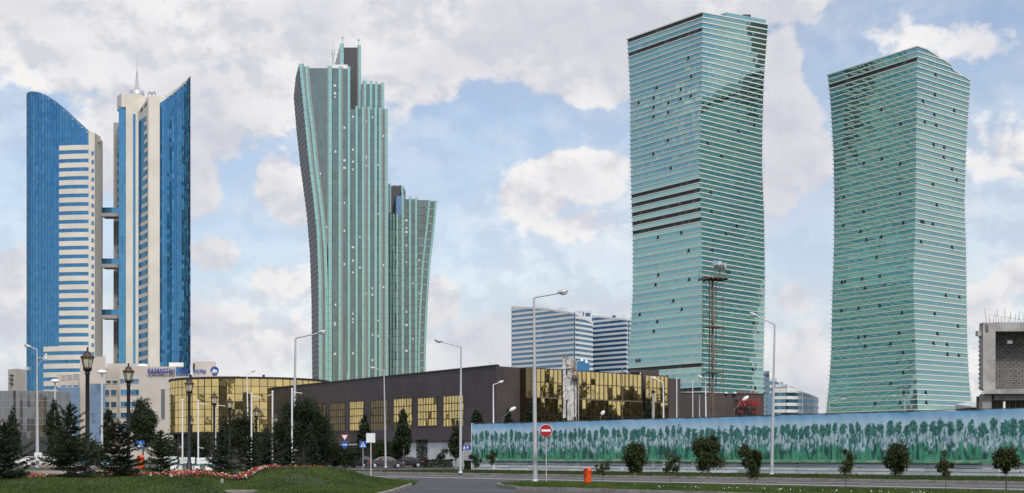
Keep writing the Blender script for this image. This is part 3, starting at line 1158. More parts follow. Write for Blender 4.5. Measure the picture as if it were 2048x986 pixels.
def low_tower():
    global fin_root
    root, D0 = lowroot, DL
    K = lambda v: (lambda y: v)
    T = lambda tab: (lambda y: interp(tab, y))
    fr = [(398, 872.5), (464, 866.5), (531, 858.5), (620, 853), (678, 850.5), (740, 849.5), (912, 849)]
    fr2 = [(398, 860), (464, 853), (531, 846), (620, 841), (700, 838.5), (912, 838)]

    def strip2(xa, xb, yt, d, npx, mat='emerald_dark'):
        zt_ = ZZ(yt, d)
        nf = int(round(zt_ / 4.0))
        m = MB()
        for i in range(nf):
            z0, z1 = zt_ * i / nf, zt_ * (i + 1) / nf
            y0, y1 = HY - (z0 - EYE) / d * FPX, HY - (z1 - EYE) / d * FPX
            a0, b0, a1, b1 = XX(xa(y0), d), XX(xb(y0), d), XX(xa(y1), d), XX(xb(y1), d)
            for k in range(npx):
                t0, t1 = k / npx, (k + 1) / npx
                v = random.uniform(.75, 1.2)
                m.face(jit_quad((a0 + (b0 - a0) * t0, d, z0 + .06), (a0 + (b0 - a0) * t1, d, z0 + .06), (a1 + (b1 - a1) * t1, d, z1 - .06), (a1 + (b1 - a1) * t0, d, z1 - .06)), (v, v, v))
        m.build('glass_strip', M[mat], root)

    def fin2(xf, yt, d, w, dep=1.3):
        zt_ = ZZ(yt, d)
        nf = int(round(zt_ / 4.0))
        m = MB()
        for i in range(nf):
            z0, z1 = zt_ * i / nf, zt_ * (i + 1) / nf
            y0, y1 = HY - (z0 - EYE) / d * FPX, HY - (z1 - EYE) / d * FPX
            c0, c1 = XX(xf(y0), d), XX(xf(y1), d)
            hw = w / 2 / FPX * d
            v = random.uniform(.88, 1.08)
            g = .13
            m.mesh([(c0 - hw, d - dep, z0), (c0 + hw, d - dep, z0), (c0 + hw, d + .3, z0), (c0 - hw, d + .3, z0),
                    (c1 - hw, d - dep, z1 - g), (c1 + hw, d - dep, z1 - g), (c1 + hw, d + .3, z1 - g), (c1 - hw, d + .3, z1 - g)],
                   [(0, 1, 5, 4), (1, 2, 6, 5), (3, 0, 4, 7), (4, 5, 6, 7), (3, 2, 1, 0)], (v, v, v))
        m.build('fin', M['teal_fin'], root)

    xs_ = [777, 785, 793, 806]
    for a, b in zip(xs_[:-1], xs_[1:]):
        strip2(K(a), K(b), 430, D0, 2)
    for a, b, n_ in ((806, 820, 3), (820, 832, 3)):
        strip2(K(a), K(b), 398, D0, n_)
    strip2(K(832), T(fr2), 400, D0, 5)
    strip2(T(fr2), T(fr), 402, D0, 2)
    for x, yt, w in ((782, 428, 3.5), (788, 428, 3.5), (795, 429, 3.5), (806, 391, 5), (820.5, 393, 4.5), (832.5, 395, 4.5)):
        fin2(K(x), yt, D0, w)
    fin2(T(fr2), 400, D0, 4)
    fin2(T(fr), 401, D0, 4)
    d2 = D0 + 5
    strip2(K(777), K(791), 425, d2 - 3, 2)
    MB().prism([(XX(778, D0), D0 + .6), (XX(836, D0), D0 + .6), (XX(835, D0 + 26), D0 + 26), (XX(778, D0), D0 + 26)], 0, ZZ(432, D0)).build('core', M['emerald_panel'], root)
    MB().prism([(XX(807, D0), D0 + .8), (XX(852, D0), D0 + .8), (XX(852, D0 + 20), D0 + 20), (XX(807, D0), D0 + 20)], ZZ(460, D0), ZZ(402, D0)).build('upper_core', M['emerald_panel'], root)
    MB().box((XX(781, d2), d2 + 3, ZZ(440, d2)), (XX(806, d2), d2 + 18, ZZ(370, d2))).build('plant_room', M['emerald_panel'], root)
    MB().box((XX(790, d2), d2 - 1.5, ZZ(432, d2)), (XX(806, d2), d2 + 2.9, ZZ(393, d2))).build('dark_glass_box', M['podium_glass'], root)
    fin2(K(779), 368, d2 + 1, 4)
    fin2(K(805), 372, d2 + 1, 4)
    mb_ = MB()
    for k in range(4):
        mb_.box((XX(782 + k * 5, d2), d2 + 5, ZZ(370, d2)), (XX(785 + k * 5, d2), d2 + 7, ZZ(367.5 - (k % 2), d2)))
    mb_.build('roof_plant', M['louvre'], root)
    c = W(840, 394, D0 + 5)
    MB().tube((c[0], c[1], c[2] - 1.5), c, .5, .4, 8).build('roof_antenna', M['white'], root)
    rnd = random.Random(9)
    for k in range(20):
        px = rnd.choice((780, 787, 793, 813, 813, 826, 838))
        py = rnd.uniform(440, 740)
        c = W(px, py, D0)
        w = rnd.choice((2.0, 3.0, 5.0)) / 2 * D0 / FPX
        MB().box((c[0] - w, D0 - .25, c[2] - .5), (c[0] + w, D0 - .12, c[2] + .5)).build('pale_panel', M['sign_white'], root)


low_tower()
# ------------------------------------------------------------------ blue and cream twin towers
FH = 3.69
M['mullion_blue'] = material('navy_mullion', (.012, .04, .09), .5, .2, var=.05)


class Arc:
    """quarter ellipse in plan from a silhouette edge to the front, with lookup from photo x"""
    def __init__(s, px_front, px_side, d0, b):
        s.d0, s.b = d0, b
        s.xc = XX(px_front, d0)
        s.a = XX(px_side, d0 + b) - s.xc
        th = np.linspace(0, math.pi / 2, 400)
        X = s.xc + s.a * np.sin(th)
        Y = d0 + b - b * np.cos(th)
        s.X, s.Y, s.P = X, Y, X / Y * FPX + CX

    def at(s, px, out=0.0):
        o = np.argsort(s.P)
        x, y = float(np.interp(px, s.P[o], s.X[o])), float(np.interp(px, s.P[o], s.Y[o]))
        n = Vector(((x - s.xc) / s.a ** 2, (y - s.d0 - s.b) / s.b ** 2)).normalized()
        return Vector((x, y)) + n * out


def glass_rows(root, arc, pxs, ztop, mat, name='glass_band', rows=2, fh=FH, colf=None, out=0.0):
    pts = [arc.at(p, out) for p in pxs]
    zt = [ztop(p) for p in pxs]
    nf = int(max(zt) / fh) + 1
    for i in range(nf):
        m = MB()
        for r in range(rows):
            z0, z1 = (i + r / rows) * fh, (i + (r + 1) / rows) * fh
            for k in range(len(pxs) - 1):
                a, b = pts[k], pts[k + 1]
                za, zb = min(z1, zt[k]), min(z1, zt[k + 1])
                if za <= z0 + .03 and zb <= z0 + .03:
                    continue
                e = (b - a) * 0
                v = random.uniform(.55, 1.6)
                c = (v, v, v)
                if random.random() < .04:
                    c = (.25, .3, .35)
                if colf:
                    c = colf(i, k, c)
                q = [(a.x + e.x, a.y + e.y, z0), (b.x - e.x, b.y - e.y, z0), (b.x - e.x, b.y - e.y, max(zb, z0)), (a.x + e.x, a.y + e.y, max(za, z0))]
                m.face(jit_quad(*q, j=.014), c)
        if m.f:
            m.build(name, mat, root)


def arc_band(m, arc, px0, px1, z0, z1, out, n=6, inn=-.1):
    ps = [px0 + (px1 - px0) * k / n for k in range(n + 1)]
    o = [arc.at(p, out) for p in ps]
    i_ = [arc.at(p, inn) for p in ps]
    for k in range(n):
        a, b, c, d = o[k], o[k + 1], i_[k + 1], i_[k]
        m.mesh([(a.x, a.y, z0), (b.x, b.y, z0), (c.x, c.y, z0), (d.x, d.y, z0), (a.x, a.y, z1), (b.x, b.y, z1), (c.x, c.y, z1), (d.x, d.y, z1)],
               [(0, 1, 5, 4), (3, 2, 1, 0), (4, 5, 6, 7), (1, 2, 6, 5), (3, 0, 4, 7)])


def pxbox(m, x0, x1, yt, yb, d, dep, col=(1, 1, 1)):
    e = d + dep
    za, zb_ = max(-.05, ZZ(yb, d)) if yb < 911 else -.05, ZZ(yt, d)
    m.prism([(XX(x0, d), d), (XX(x1, d), d), (XX(x1, e) if x1 < CX else XX(x1, d), e), (XX(x0, e) if x0 > CX else XX(x0, d), e)], za, zb_, col)
    return m


D1 = 592.0
ktl = thing('office_tower', 'blue glass tower with curved slanting top and white window bands at far left', 'tower', (XX(130, D1), D1 + 15, 0))
arcL = Arc(178, 53, D1, 24.0)
topL = [(50, 194), (53, 190), (57, 187), (63, 185), (75, 186), (90, 192), (110, 205), (130, 222), (150, 241), (176, 265), (200, 285)]
zl = lambda p: ZZ(interp(topL, p), float(arcL.at(p).y))
pxs = list(np.interp(np.linspace(0, 1, 27), [0, .25, 1], [53.3, 62, 178]))
glass_rows(ktl, arcL, pxs, zl, M['blue_glass'])
for k in range(24):
    m = MB()
    y0 = 290 + 17.42 * k
    arc_band(m, arcL, 119, 177.5, ZZ(y0 + 10, D1), ZZ(y0, D1), .28)
    m.build('white_spandrel', M['cream'], ktl)
for k in range(6):
    m = MB()
    y0 = 692 + 17.3 * k
    arc_band(m, arcL, 88, 177.5, ZZ(y0 + 10, D1), ZZ(y0, D1), .28, 9)
    m.build('white_spandrel', M['cream'], ktl)
m = MB()
arc_band(m, arcL, 88, 177, 0, ZZ(797, D1), .25, 9)
m.build('plinth_band', M['cream'], ktl)
# pier at its right with a column of small windows
m = MB()
xa, xb, xc_ = XX(177.8, D1), XX(190, D1), XX(203, D1 + 9)
m.prism([(xa, D1 - .4), (xb, D1 - .4), (xb, D1 + 3), (xa, D1 + 20)], 0, [ZZ(262, D1), ZZ(266, D1), ZZ(266, D1), ZZ(262, D1)])
m.build('pier', M['cream'], ktl)
m = MB()
m.prism([(xb + .02, D1 + .6), (xc_, D1 + 9), (XX(202, D1 + 22), D1 + 22), (XX(187, D1 + 22), D1 + 22)], 0, ZZ(279, D1))
m.prism([(xb + .02, D1 + 3), (XX(197, D1 + 3), D1 + 6), (XX(196, D1 + 20), D1 + 20), (XX(188, D1 + 20), D1 + 20)], ZZ(279, D1), ZZ(266.5, D1))
m.build('pier_flank', M['cream'], ktl)
for k in range(26):
    y0 = 303 + 17.42 * k
    m = MB()
    m.box((XX(183.3, D1), D1 - .48, ZZ(y0 + 8, D1)), (XX(188.8, D1), D1 - .42, ZZ(y0, D1)))
    m.build('pier_window', M['steel_blue'], ktl)
m = MB()
for p in range(27):
    a = arcL.at(pxs[p], .02)
    m.box((a.x - .03, a.y - .03, 0), (a.x + .03, a.y + .03, zl(pxs[p])))
m.build('mullions', M['mullion_blue'], ktl)
m = MB()
cap = [arcL.at(p, .25) for p in pxs]
zc = [zl(p) for p in pxs]
for k in range(26):
    a, b = cap[k], cap[k + 1]
    m.mesh([(a.x, a.y, zc[k]), (b.x, b.y, zc[k + 1]), (b.x, b.y, zc[k + 1] + .5), (a.x, a.y, zc[k] + .5), (a.x + .6, a.y + 1, zc[k]), (b.x + .6, b.y + 1, zc[k + 1]), (b.x + .6, b.y + 1, zc[k + 1] + .5), (a.x + .6, a.y + 1, zc[k] + .5)],
           [(0, 1, 2, 3), (3, 2, 6, 7), (5, 4, 7, 6)])
m.build('roof_rim', M['steel_blue'], ktl)

# sky bridges between the twins
for k, yb_ in enumerate((415, 517, 619)):
    nm = ('highest', 'middle', 'lowest')[k]
    dB = D1 + 12
    br = thing('sky_bridge', nm + ' of the three blue glazed bridges joining the blue twin towers', 'bridge', (XX(220, dB), dB, ZZ(yb_ + 18, dB)), 'bridges between the blue towers')
    m = MB()
    for j in range(8):
        x0, x1 = 203 + 34 * j / 8, 203 + 34 * (j + 1) / 8
        m.box((XX(x0 + .25, dB), dB, ZZ(yb_ + 11, dB)), (XX(x1 - .1, dB), dB + 6, ZZ(yb_ + 1, dB)), (random.uniform(.7, 1.2),) * 3)
    m.build('glazing', M['blue_band'], br)
    MB().box((XX(203, dB), dB - .3, ZZ(yb_ + 18, dB)), (XX(237, dB), dB + 6.3, ZZ(yb_ + 11, dB))).build('soffit', M['grey_beige'], br)
    MB().box((XX(203, dB), dB - .2, ZZ(yb_ + 1, dB)), (XX(237, dB), dB + 6.2, ZZ(yb_, dB))).build('roof', M['podium_glass'], br)

ktr = thing('office_tower', 'cream tower with spire, pointed roof and blue glass sail beside the sky bridges', 'tower', (XX(300, D1), D1 + 18, 0))
arcR = Arc(319, 381, D1, 22.0)
topR = [(318, 207), (330, 199), (345, 188), (360, 175), (372, 163), (381, 151.5), (383, 150)]
zr = lambda p: ZZ(interp(topR, p), float(arcR.at(p).y))
pxr = list(np.interp(np.linspace(0, 1, 15), [0, .8, 1], [319.2, 374, 380.8]))


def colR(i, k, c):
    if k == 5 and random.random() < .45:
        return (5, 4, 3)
    return c


glass_rows(ktr, arcR, pxr, zr, M['blue_glass'], colf=colR)
m = MB()
for p in pxr:
    a = arcR.at(p, .02)
    m.box((a.x - .03, a.y - .03, 0), (a.x + .03, a.y + .03, zr(p)))
m.build('mullions', M['mullion_blue'], ktr)
# slanting white parapet above the sail
m = MB()
pp = [317.5, 330, 345, 360, 372, 378.5]
lo = [(arcR.at(max(p, 319.2), .15), zr(max(p, 319.2))) for p in pp]
for k in range(len(pp) - 1):
    (a, za), (b, zb) = lo[k], lo[k + 1]
    ha, hb = 3.4 * (1 - k / 7), 3.4 * (1 - (k + 1) / 7)
    m.mesh([(a.x, a.y, za), (b.x, b.y, zb), (b.x, b.y, zb + hb * .5), (a.x, a.y, za + ha * .5),
            (a.x - .5, a.y + 4, za + ha), (b.x - .9, b.y + 4, zb + hb)],
           [(0, 1, 2, 3), (3, 2, 5, 4)])
m.build('slanted_parapet', M['cream'], ktr)
m = MB()
pxbox(m, 227, 240, 245, 912, D1 + 22, 10)
m.build('rear_wing', M['grey_beige'], ktr)
for k in range(28):
    MB().box((XX(234.5, D1 + 21.8), D1 + 21.8, ZZ(262 + 17.4 * k, D1 + 21.8)), (XX(238.5, D1 + 21.8), D1 + 21.97, ZZ(254 + 17.4 * k, D1 + 21.8))).build('rear_window', M['steel_blue'], ktr)
m = MB()
for k in range(40):
    for j in range(3):
        x0, x1 = 237.5 + 13.5 * j / 3, 237.5 + 13.5 * (j + 1) / 3
        y0, y1 = 212 + 17.4 * k, 212 + 17.4 * (k + 1)
        if y1 > 912:
            continue
        v = random.uniform(.8, 1.2)
        q = [(XX(x0, D1 + 3), D1 + 3, ZZ(y1 - .2, D1 + 3)), (XX(x1, D1 + 3), D1 + 3, ZZ(y1 - .2, D1 + 3)), (XX(x1, D1 + 3), D1 + 3, ZZ(y0, D1 + 3)), (XX(x0, D1 + 3), D1 + 3, ZZ(y0, D1 + 3))]
        m.face(jit_quad(*q, j=.01), (v, v, v))
m.build('corner_glazing', M['blue_band'], ktr)
MB().box((XX(237.6, D1 + 3), D1 + 3.2, 0), (XX(252, D1 + 3), D1 + 18, ZZ(214, D1))).build('corner_core', M['grey_beige'], ktr)
m = MB()
dc = D1 + 2
m.prism([(XX(234, dc + 6), dc + 6), (XX(243, dc), dc), (XX(252, dc), dc), (XX(252, dc + 18), dc + 18), (XX(234, dc + 6), dc + 18)], ZZ(214, dc), ZZ(186, dc))
m.build('corner_cap', M['cream'], ktr)
m = MB()
d_ = D1 + 1
m.prism([(XX(251.8, d_), d_), (XX(278, d_), d_), (XX(300, d_ + 3), d_ + 3), (XX(319, d_ + 3), d_ + 3), (XX(318, d_ + 20), d_ + 20), (XX(251.8, d_), d_ + 20)],
        0, [ZZ(186, d_), ZZ(189, d_), ZZ(192, d_), ZZ(195, d_), ZZ(195, d_), ZZ(186, d_)])
m.build('cream_shaft', M['cream'], ktr)
m = MB()
for k in range(39):
    y0, y1 = 228 + 17.4 * k, 228 + 17.4 * (k + 1)
    if y1 < 905:
        m.face([(XX(266, d_), d_ - .06, ZZ(y1 - .3, d_)), (XX(271.2, d_), d_ - .06, ZZ(y1 - .3, d_)), (XX(271.2, d_), d_ - .06, ZZ(y0, d_)), (XX(266, d_), d_ - .06, ZZ(y0, d_))])
m.build('window_strip', M['blue_band'], ktr)
# front block with receding left flank and stair-stepped windows
a, b, c = Vector((XX(276.5, D1 + .5), D1 + .5)), Vector((XX(297, D1 - 13), D1 - 13)), Vector((XX(319.4, D1 - 13), D1 - 13))
m = MB()
m.prism([(a.x, a.y), (b.x, b.y), (c.x, c.y), (XX(319.3, D1 + 3.9), D1 + 3.9), (a.x, D1 + .9)], 0, [ZZ(222, D1), ZZ(208, D1), ZZ(207.5, D1), ZZ(207.5, D1), ZZ(222, D1)])
m.build('front_block', M['cream'], ktr)
e = (b - a).normalized()
nn = Vector((e.y, -e.x))
LL = (b - a).length
zt_ = ZZ(243, D1)
for k in range(40):
    z1 = zt_ - k * FH
    z0 = z1 - FH
    if z0 < 2:
        break
    f = min(1.0, max(0.0, (k - 3) / 12))
    w0, w1 = .06, .90
    if k < 3:
        h0 = 0.0
    p, q = a + e * LL * w0 + nn * .07, a + e * LL * (w1 if k > 2 else .8 + .03 * k) + nn * .07
    p2 = a + e * LL * (w0 + (w1 - w0) * (.62 - .62 * f)) + nn * .07
    m = MB()
    # tall part without a spandrel, then window only
    m.face([(p.x, p.y, z0 + 1.7), (q.x, q.y, z0 + 1.7), (q.x, q.y, z1), (p.x, p.y, z1)], (.5, .5, .55))
    if f < 1:
        m.face([(p.x, p.y, z0), (p2.x, p2.y, z0), (p2.x, p2.y, z0 + 1.7), (p.x, p.y, z0 + 1.7)], (.5, .5, .55))
    m.build('flank_window', M['blue_glass'], ktr)
for fx in (.22, .62):
    p, q = a + e * LL * fx + nn * .06, a + e * LL * (fx + .25) + nn * .06
    zz = ZZ(226 - fx * 8, D1)
    MB().face([(0, 0, 0)] * 3) if False else None
    m = MB()
    m.face([(p.x, p.y, zz - 1), (q.x, q.y, zz - .4), (q.x, q.y, zz + .8), (p.x, p.y, zz + .2)])
    m.build('vent', M['louvre'], ktr)
# roof dome with lattice spire
cc_ = W(274, 187, D1 + 10)
s = (D1 + 10) / FPX
MB().lathe([(14 * s, -1), (14 * s, 3 * s), (11 * s, 6 * s), (6 * s, 9 * s), (3 * s, 10 * s)], cc_, 20).build('roof_dome', M['lamp_grey'], ktr)
m = MB()
for k in range(4):
    t = k * math.pi / 2 + .4
    m.tube((cc_[0] + 4 * s * math.cos(t), cc_[1] + 4 * s * math.sin(t), cc_[2] + 8 * s), (cc_[0] + .6 * s * math.cos(t), cc_[1] + .6 * s * math.sin(t), cc_[2] + 46 * s), .14, .09, 5)
for j in range(6):
    z = 12 + j * 6
    r_ = (4 - (z - 8) * 3.4 / 38) * s
    m.tube((cc_[0] - r_, cc_[1], cc_[2] + z * s), (cc_[0] + r_, cc_[1], cc_[2] + (z + 3) * s), .08, .08, 4)
    m.tube((cc_[0] - r_, cc_[1], cc_[2] + (z + 3) * s), (cc_[0] + r_, cc_[1], cc_[2] + z * s), .08, .08, 4)
m.tube((cc_[0], cc_[1], cc_[2] + 8 * s), (cc_[0], cc_[1], cc_[2] + 83 * s), .22, .05, 6)
m.build('spire', M['lamp_grey'], ktr)
m = MB()
for x0 in (297, 305):
    q = [W(x0 + .2, 190, D1 + 8), W(x0 + 1, 184.5, D1 + 8), W(x0 + 5, 184.5, D1 + 8), W(x0 + 6, 190, D1 + 8)]
    m.path(q, .18, 6)
m.build('roof_pipe', M['louvre'], ktr)

# ------------------------------------------------------------------ cream podium of the twin towers
DP = 500.0
pod = thing('podium_building', 'cream stepped office block with ribbon windows and blue roof lettering below the twin towers', 'office building', (XX(260, DP), DP + 15, 0))


def wall(x0, x1, yt, d, dep, name='wall', mat='beige', yb=912):
    return pxbox(MB(), x0, x1, yt, yb, d, dep).build(name, M[mat], pod)


def win(x0, x1, y0, y1, d, mat='steel_blue', name='window', v=1.0):
    m = MB()
    n_ = max(1, int((x1 - x0) / 7))
    for k in range(n_):
        a_, b_ = x0 + (x1 - x0) * k / n_, x0 + (x1 - x0) * (k + 1) / n_
        c_ = random.uniform(.75, 1.3) * v
        m.face(jit_quad((XX(a_ + .2, d), d - .05, ZZ(y1, d)), (XX(b_ - .2, d), d - .05, ZZ(y1, d)), (XX(b_ - .2, d), d - .05, ZZ(y0, d)), (XX(a_ + .2, d), d - .05, ZZ(y0, d)), j=.006), (c_, c_, c_))
    f = m.build(name, M[mat], pod)
    sl = MB()
    sl.box((XX(x0 - .4, d), d - .22, ZZ(y1 + .7, d)), (XX(x1 + .4, d), d - .003, ZZ(y1, d)))
    sl.build('sill', M['cream'], f)
    sl = MB()
    sl.box((XX(x0 - .4, d), d - .16, ZZ(y0, d)), (XX(x1 + .4, d), d - .003, ZZ(y0 - .5, d)))
    sl.build('lintel', M['cream'], f)


wall(160, 211, 713, DP - 8, 18)
wall(114, 160, 748, DP, 20)
wall(206, 239, 735, DP + 4, 18)
wall(239, 352, 733, DP - 4, 24)
wall(352, 480, 752, DP + 6, 20)
wall(385, 432, 723, DP + 14, 12, 'stair_tower', 'beige')
wall(213, 300, 727, DP + 26, 10, 'upper_wall')
win(123, 131, 751, 759, DP, v=2.6, mat='grey_glass')
win(134, 144, 750, 758, DP, v=2.6, mat='grey_glass')
win(147, 158, 748, 757, DP, v=2.6, mat='grey_glass')
for x0, x1 in ((122, 132), (135, 144), (147, 158)):
    win(x0, x1, 770, 776, DP)
for x0, x1 in ((213, 222), (225, 235)):
    win(x0, x1, 761, 767, DP + 4)
for x0, x1 in ((240, 249), (262, 278)):
    win(x0, x1, 757.5, 766, DP - 4)
for y0, y1 in ((779, 790), (803, 813.5), (825, 836), (849, 859)):
    win(241, 278, y0, y1, DP - 4, 'blue_band')
    win(222, 233, y0 + .5, y1 + 1, DP + 4)
    win(208, 219, y0 + .8, y1 + 1, DP + 4)
# glazed curtain walls
for (x0, x1, yt, d) in ((113, 159.5, 775, DP - 10), (180, 211, 768, DP - 12)):
    nrow, ncol = 7, max(3, int((x1 - x0) / 8))
    for r_ in range(nrow):
        m = MB()
        for k in range(ncol):
            a_, b_ = x0 + (x1 - x0) * k / ncol, x0 + (x1 - x0) * (k + 1) / ncol
            y0, y1 = yt + (905 - yt) * r_ / nrow, yt + (905 - yt) * (r_ + 1) / nrow
            v = random.uniform(.85, 1.15)
            m.face(jit_quad((XX(a_ + .15, d), d, ZZ(y1 - .3, d)), (XX(b_ - .15, d), d, ZZ(y1 - .3, d)), (XX(b_ - .15, d), d, ZZ(y0, d)), (XX(a_ + .15, d), d, ZZ(y0, d)), j=.008), (v, v, v))
        m.build('curtain_wall_row', M['podium_glass'], pod)
    pxbox(MB(), x0, x1, yt - 1, 912, d + .15, 3).build('curtain_frame', M['grey_beige'], pod)
win(322, 330, 778, 838, DP - 4, 'grey_glass', v=.25)
pxbox(MB(), 338, 367, 725, 733, DP + 8, 6).build('roof_hut', M['white'], pod)
pxbox(MB(), 386, 390, 727, 742, DP + 13.8, .2).build('stair_window', M['louvre'], pod)
MB().lathe([(12 * DP / FPX, 0), (10 * DP / FPX, 3 * DP / FPX), (4 * DP / FPX, 5 * DP / FPX), (.1, 5.5 * DP / FPX)], W(285, 733, DP + 5), 16).build('skylight', M['white'], pod)


def text_mesh(body, size, depth, bold=0.0):
    cu = bpy.data.curves.new('text', 'FONT')
    cu.body = body
    cu.size = size
    cu.extrude = depth
    cu.offset = bold
    cu.resolution_u = 3
    o = bpy.data.objects.new('text', cu)
    COL.objects.link(o)
    bpy.context.view_layer.update()
    dg = bpy.context.evaluated_depsgraph_get()
    me = bpy.data.meshes.new_from_object(o.evaluated_get(dg))
    bpy.data.objects.remove(o)
    v = np.empty(len(me.vertices) * 3, dtype=np.float32)
    me.vertices.foreach_get('co', v)
    return me, v.reshape(-1, 3)


def letters(body, x0, x1, yt, yb, d, mat, parent, depth=.25, skew=0.0, bold=0.0, fit=True):
    """each letter a mesh of its own, the word filling the photo box"""
    me, v = text_mesh(body, 1.0, .02, bold)
    W0, W1, H0, H1 = v[:, 0].min(), v[:, 0].max(), v[:, 1].min(), v[:, 1].max()
    bpy.data.meshes.remove(me)
    me2, vh = text_mesh('Е', 1.0, .02, bold)
    h0, h1 = vh[:, 1].min(), vh[:, 1].max()
    bpy.data.meshes.remove(me2)
    X0, X1, Z0, Z1 = XX(x0, d), XX(x1, d), ZZ(yb, d), ZZ(yt, d)
    sx, sz = (X1 - X0) / (W1 - W0), (Z1 - Z0) / (h1 - h0)
    pre = ''
    for i, ch in enumerate(body):
        if ch == ' ':
            continue
        m1, va = text_mesh(body[:i + 1], 1.0, .02, bold)
        bpy.data.meshes.remove(m1)
        m2, vb = text_mesh(ch, 1.0, .02, bold)
        off = va[:, 0].max() - vb[:, 0].max()
        n = len(vb)
        xw = X0 + (vb[:, 0] + off - W0) * sx
        zw = Z0 + (vb[:, 1] - h0) * sz
        yw = d + vb[:, 2] / .02 * depth / 2 + (xw - X0) * skew
        co = np.stack([xw, yw, zw], 1) - np.array(ORG[parent.name])
        m2.vertices.foreach_set('co', co.astype(np.float32).ravel())
        m2.update()
        ca = m2.color_attributes.new('Col', 'FLOAT_COLOR', 'CORNER')
        ca.data.foreach_set('color', np.ones(len(m2.loops) * 4, dtype=np.float32))
        m2.materials.clear()
        m2.materials.append(mat)
        m2.name = 'letter'
        o = bpy.data.objects.new('letter', m2)
        COL.objects.link(o)
        o.parent = parent


dS = DP - 5
sg = thing('roof_sign', 'blue roof lettering with a round blue emblem on the cream podium building', 'sign', (XX(350, dS), dS, ZZ(746, dS)))
letters('ҚАЗАҚСТАН', 296, 349, 737, 746, dS, M['letters_blue'], sg, .5, bold=.018)
letters('ТЕМІР', 357, 379, 738, 746.5, dS, M['letters_blue'], sg, .5, bold=.018)
letters('ЖОЛЫ', 386.5, 411.5, 739, 747, dS, M['letters_blue'], sg, .5, bold=.018)
m = MB()
for x0, x1 in ((296, 349), (357, 379), (386, 412)):
    m.box((XX(x0, dS), dS + .3, ZZ(748.5, dS)), (XX(x1, dS), dS + .45, ZZ(747.8, dS)))
    for k in range(4):
        xx = XX(x0 + (x1 - x0) * (k + .5) / 4, dS)
        m.box((xx - .06, dS + .3, ZZ(755, dS)), (xx + .06, dS + .42, ZZ(738, dS)))
m.build('sign_rail', M['lamp_grey'], sg)
c = W(429, 741, dS)
rr = 8.2 * dS / FPX
m = MB()
for k in range(24):
    t0, t1 = 2 * math.pi * k / 24, 2 * math.pi * (k + 1) / 24
    m.face([(c[0], dS, c[2]), (c[0] + rr * math.cos(t0), dS, c[2] + rr * math.sin(t0)), (c[0] + rr * math.cos(t1), dS, c[2] + rr * math.sin(t1))])
    m.face([(c[0] + rr * math.cos(t0), dS, c[2] + rr * math.sin(t0)), (c[0] + rr * math.cos(t0), dS + .5, c[2] + rr * math.sin(t0)), (c[0] + rr * math.cos(t1), dS + .5, c[2] + rr * math.sin(t1)), (c[0] + rr * math.cos(t1), dS, c[2] + rr * math.sin(t1))])
em = m.build('emblem', M['letters_blue'], sg)
m = MB()
P_ = lambda u, v: (c[0] + rr * u, dS - .06, c[2] + rr * v)
m.face([P_(-.75, -.35), P_(.55, -.35), P_(.85, -.1), P_(-.1, .35)])
m.face([P_(-.6, .02), P_(-.35, .28), P_(-.1, .42), P_(-.2, .2)])
m.face([P_(-.7, -.62), P_(.5, -.62), P_(.62, -.48), P_(-.78, -.48)])
m.build('emblem_mark', M['sign_white'], em)
MB().box((XX(424, dS), dS + .5, ZZ(756, dS)), (XX(434, dS), dS + .7, ZZ(746, dS))).build('emblem_post', M['lamp_grey'], sg)

# beige stair block and grey panelled hall at far left
d = 420.0
bb = thing('stair_block', 'plain beige block with three slit windows beside the blue tower', 'building', (XX(35, d), d, 0))
MB().prism([(XX(16, d), d), (XX(33.5, d - 4), d - 4), (XX(52.5, d + 2), d + 2), (XX(52.5, d + 12), d + 12), (XX(16, d), d + 12)], 0, ZZ(739, d)).build('wall', M['beige'], bb)
for y0 in (750, 758.5, 767):
    p, q = Vector((XX(21.5, d - 1.3), d - 1.36)), Vector((XX(27, d - 2.5), d - 2.62))
    m = MB()
    m.box((p.x, q.y - .12, ZZ(y0 + 2.2, d)), (q.x, p.y + .3, ZZ(y0, d)))
    m.build('slit_window', M['louvre'], bb)
MB().box((XX(43, d), d + 3, ZZ(739, d)), (XX(50, d), d + 5, ZZ(732, d))).build('roof_plant', M['lamp_grey'], bb)
MB().box((XX(12, d), d + 3, 0), (XX(16.4, d), d + 8, ZZ(778, d))).build('side_wall', M['beige'], bb)

d = 300.0
gh = thing('panelled_hall', 'low grey glass-panelled hall behind the trees at far left', 'building', (XX(40, d), d + 8, 0))
rows = [(781, 800), (800, 815), (815, 836), (836, 849), (849, 863), (863, 878), (878, 905)]
cols = list(np.linspace(-60, 118, 28))
for r_, (y0, y1) in enumerate(rows):
    for k in range(27):
        z0, z1 = ZZ(y1, d), ZZ(y0, d)
        cu = lambda px: d + .004 * (px - 30) ** 2 * .25
        a_, b_ = cols[k], cols[k + 1]
        dy0, dy1 = cu(a_), cu(b_)
        v = random.uniform(.85, 1.15)
        if r_ == 4 and 71 < a_ < 96:
            v = .15
        m = MB()
        m.face(jit_quad((XX(a_ + .2, d), dy0, z0 + .04), (XX(b_ - .2, d), dy1, z0 + .04), (XX(b_ - .2, d), dy1, z1 - .04), (XX(a_ + .2, d), dy0, z1 - .04), j=.003), (v, v, v))
        m.build('panel', M['grey_glass'], gh)
pxbox(MB(), -60, 118, 781.5, 912, d + 9, 18).build('wall', M['grey_beige'], gh)
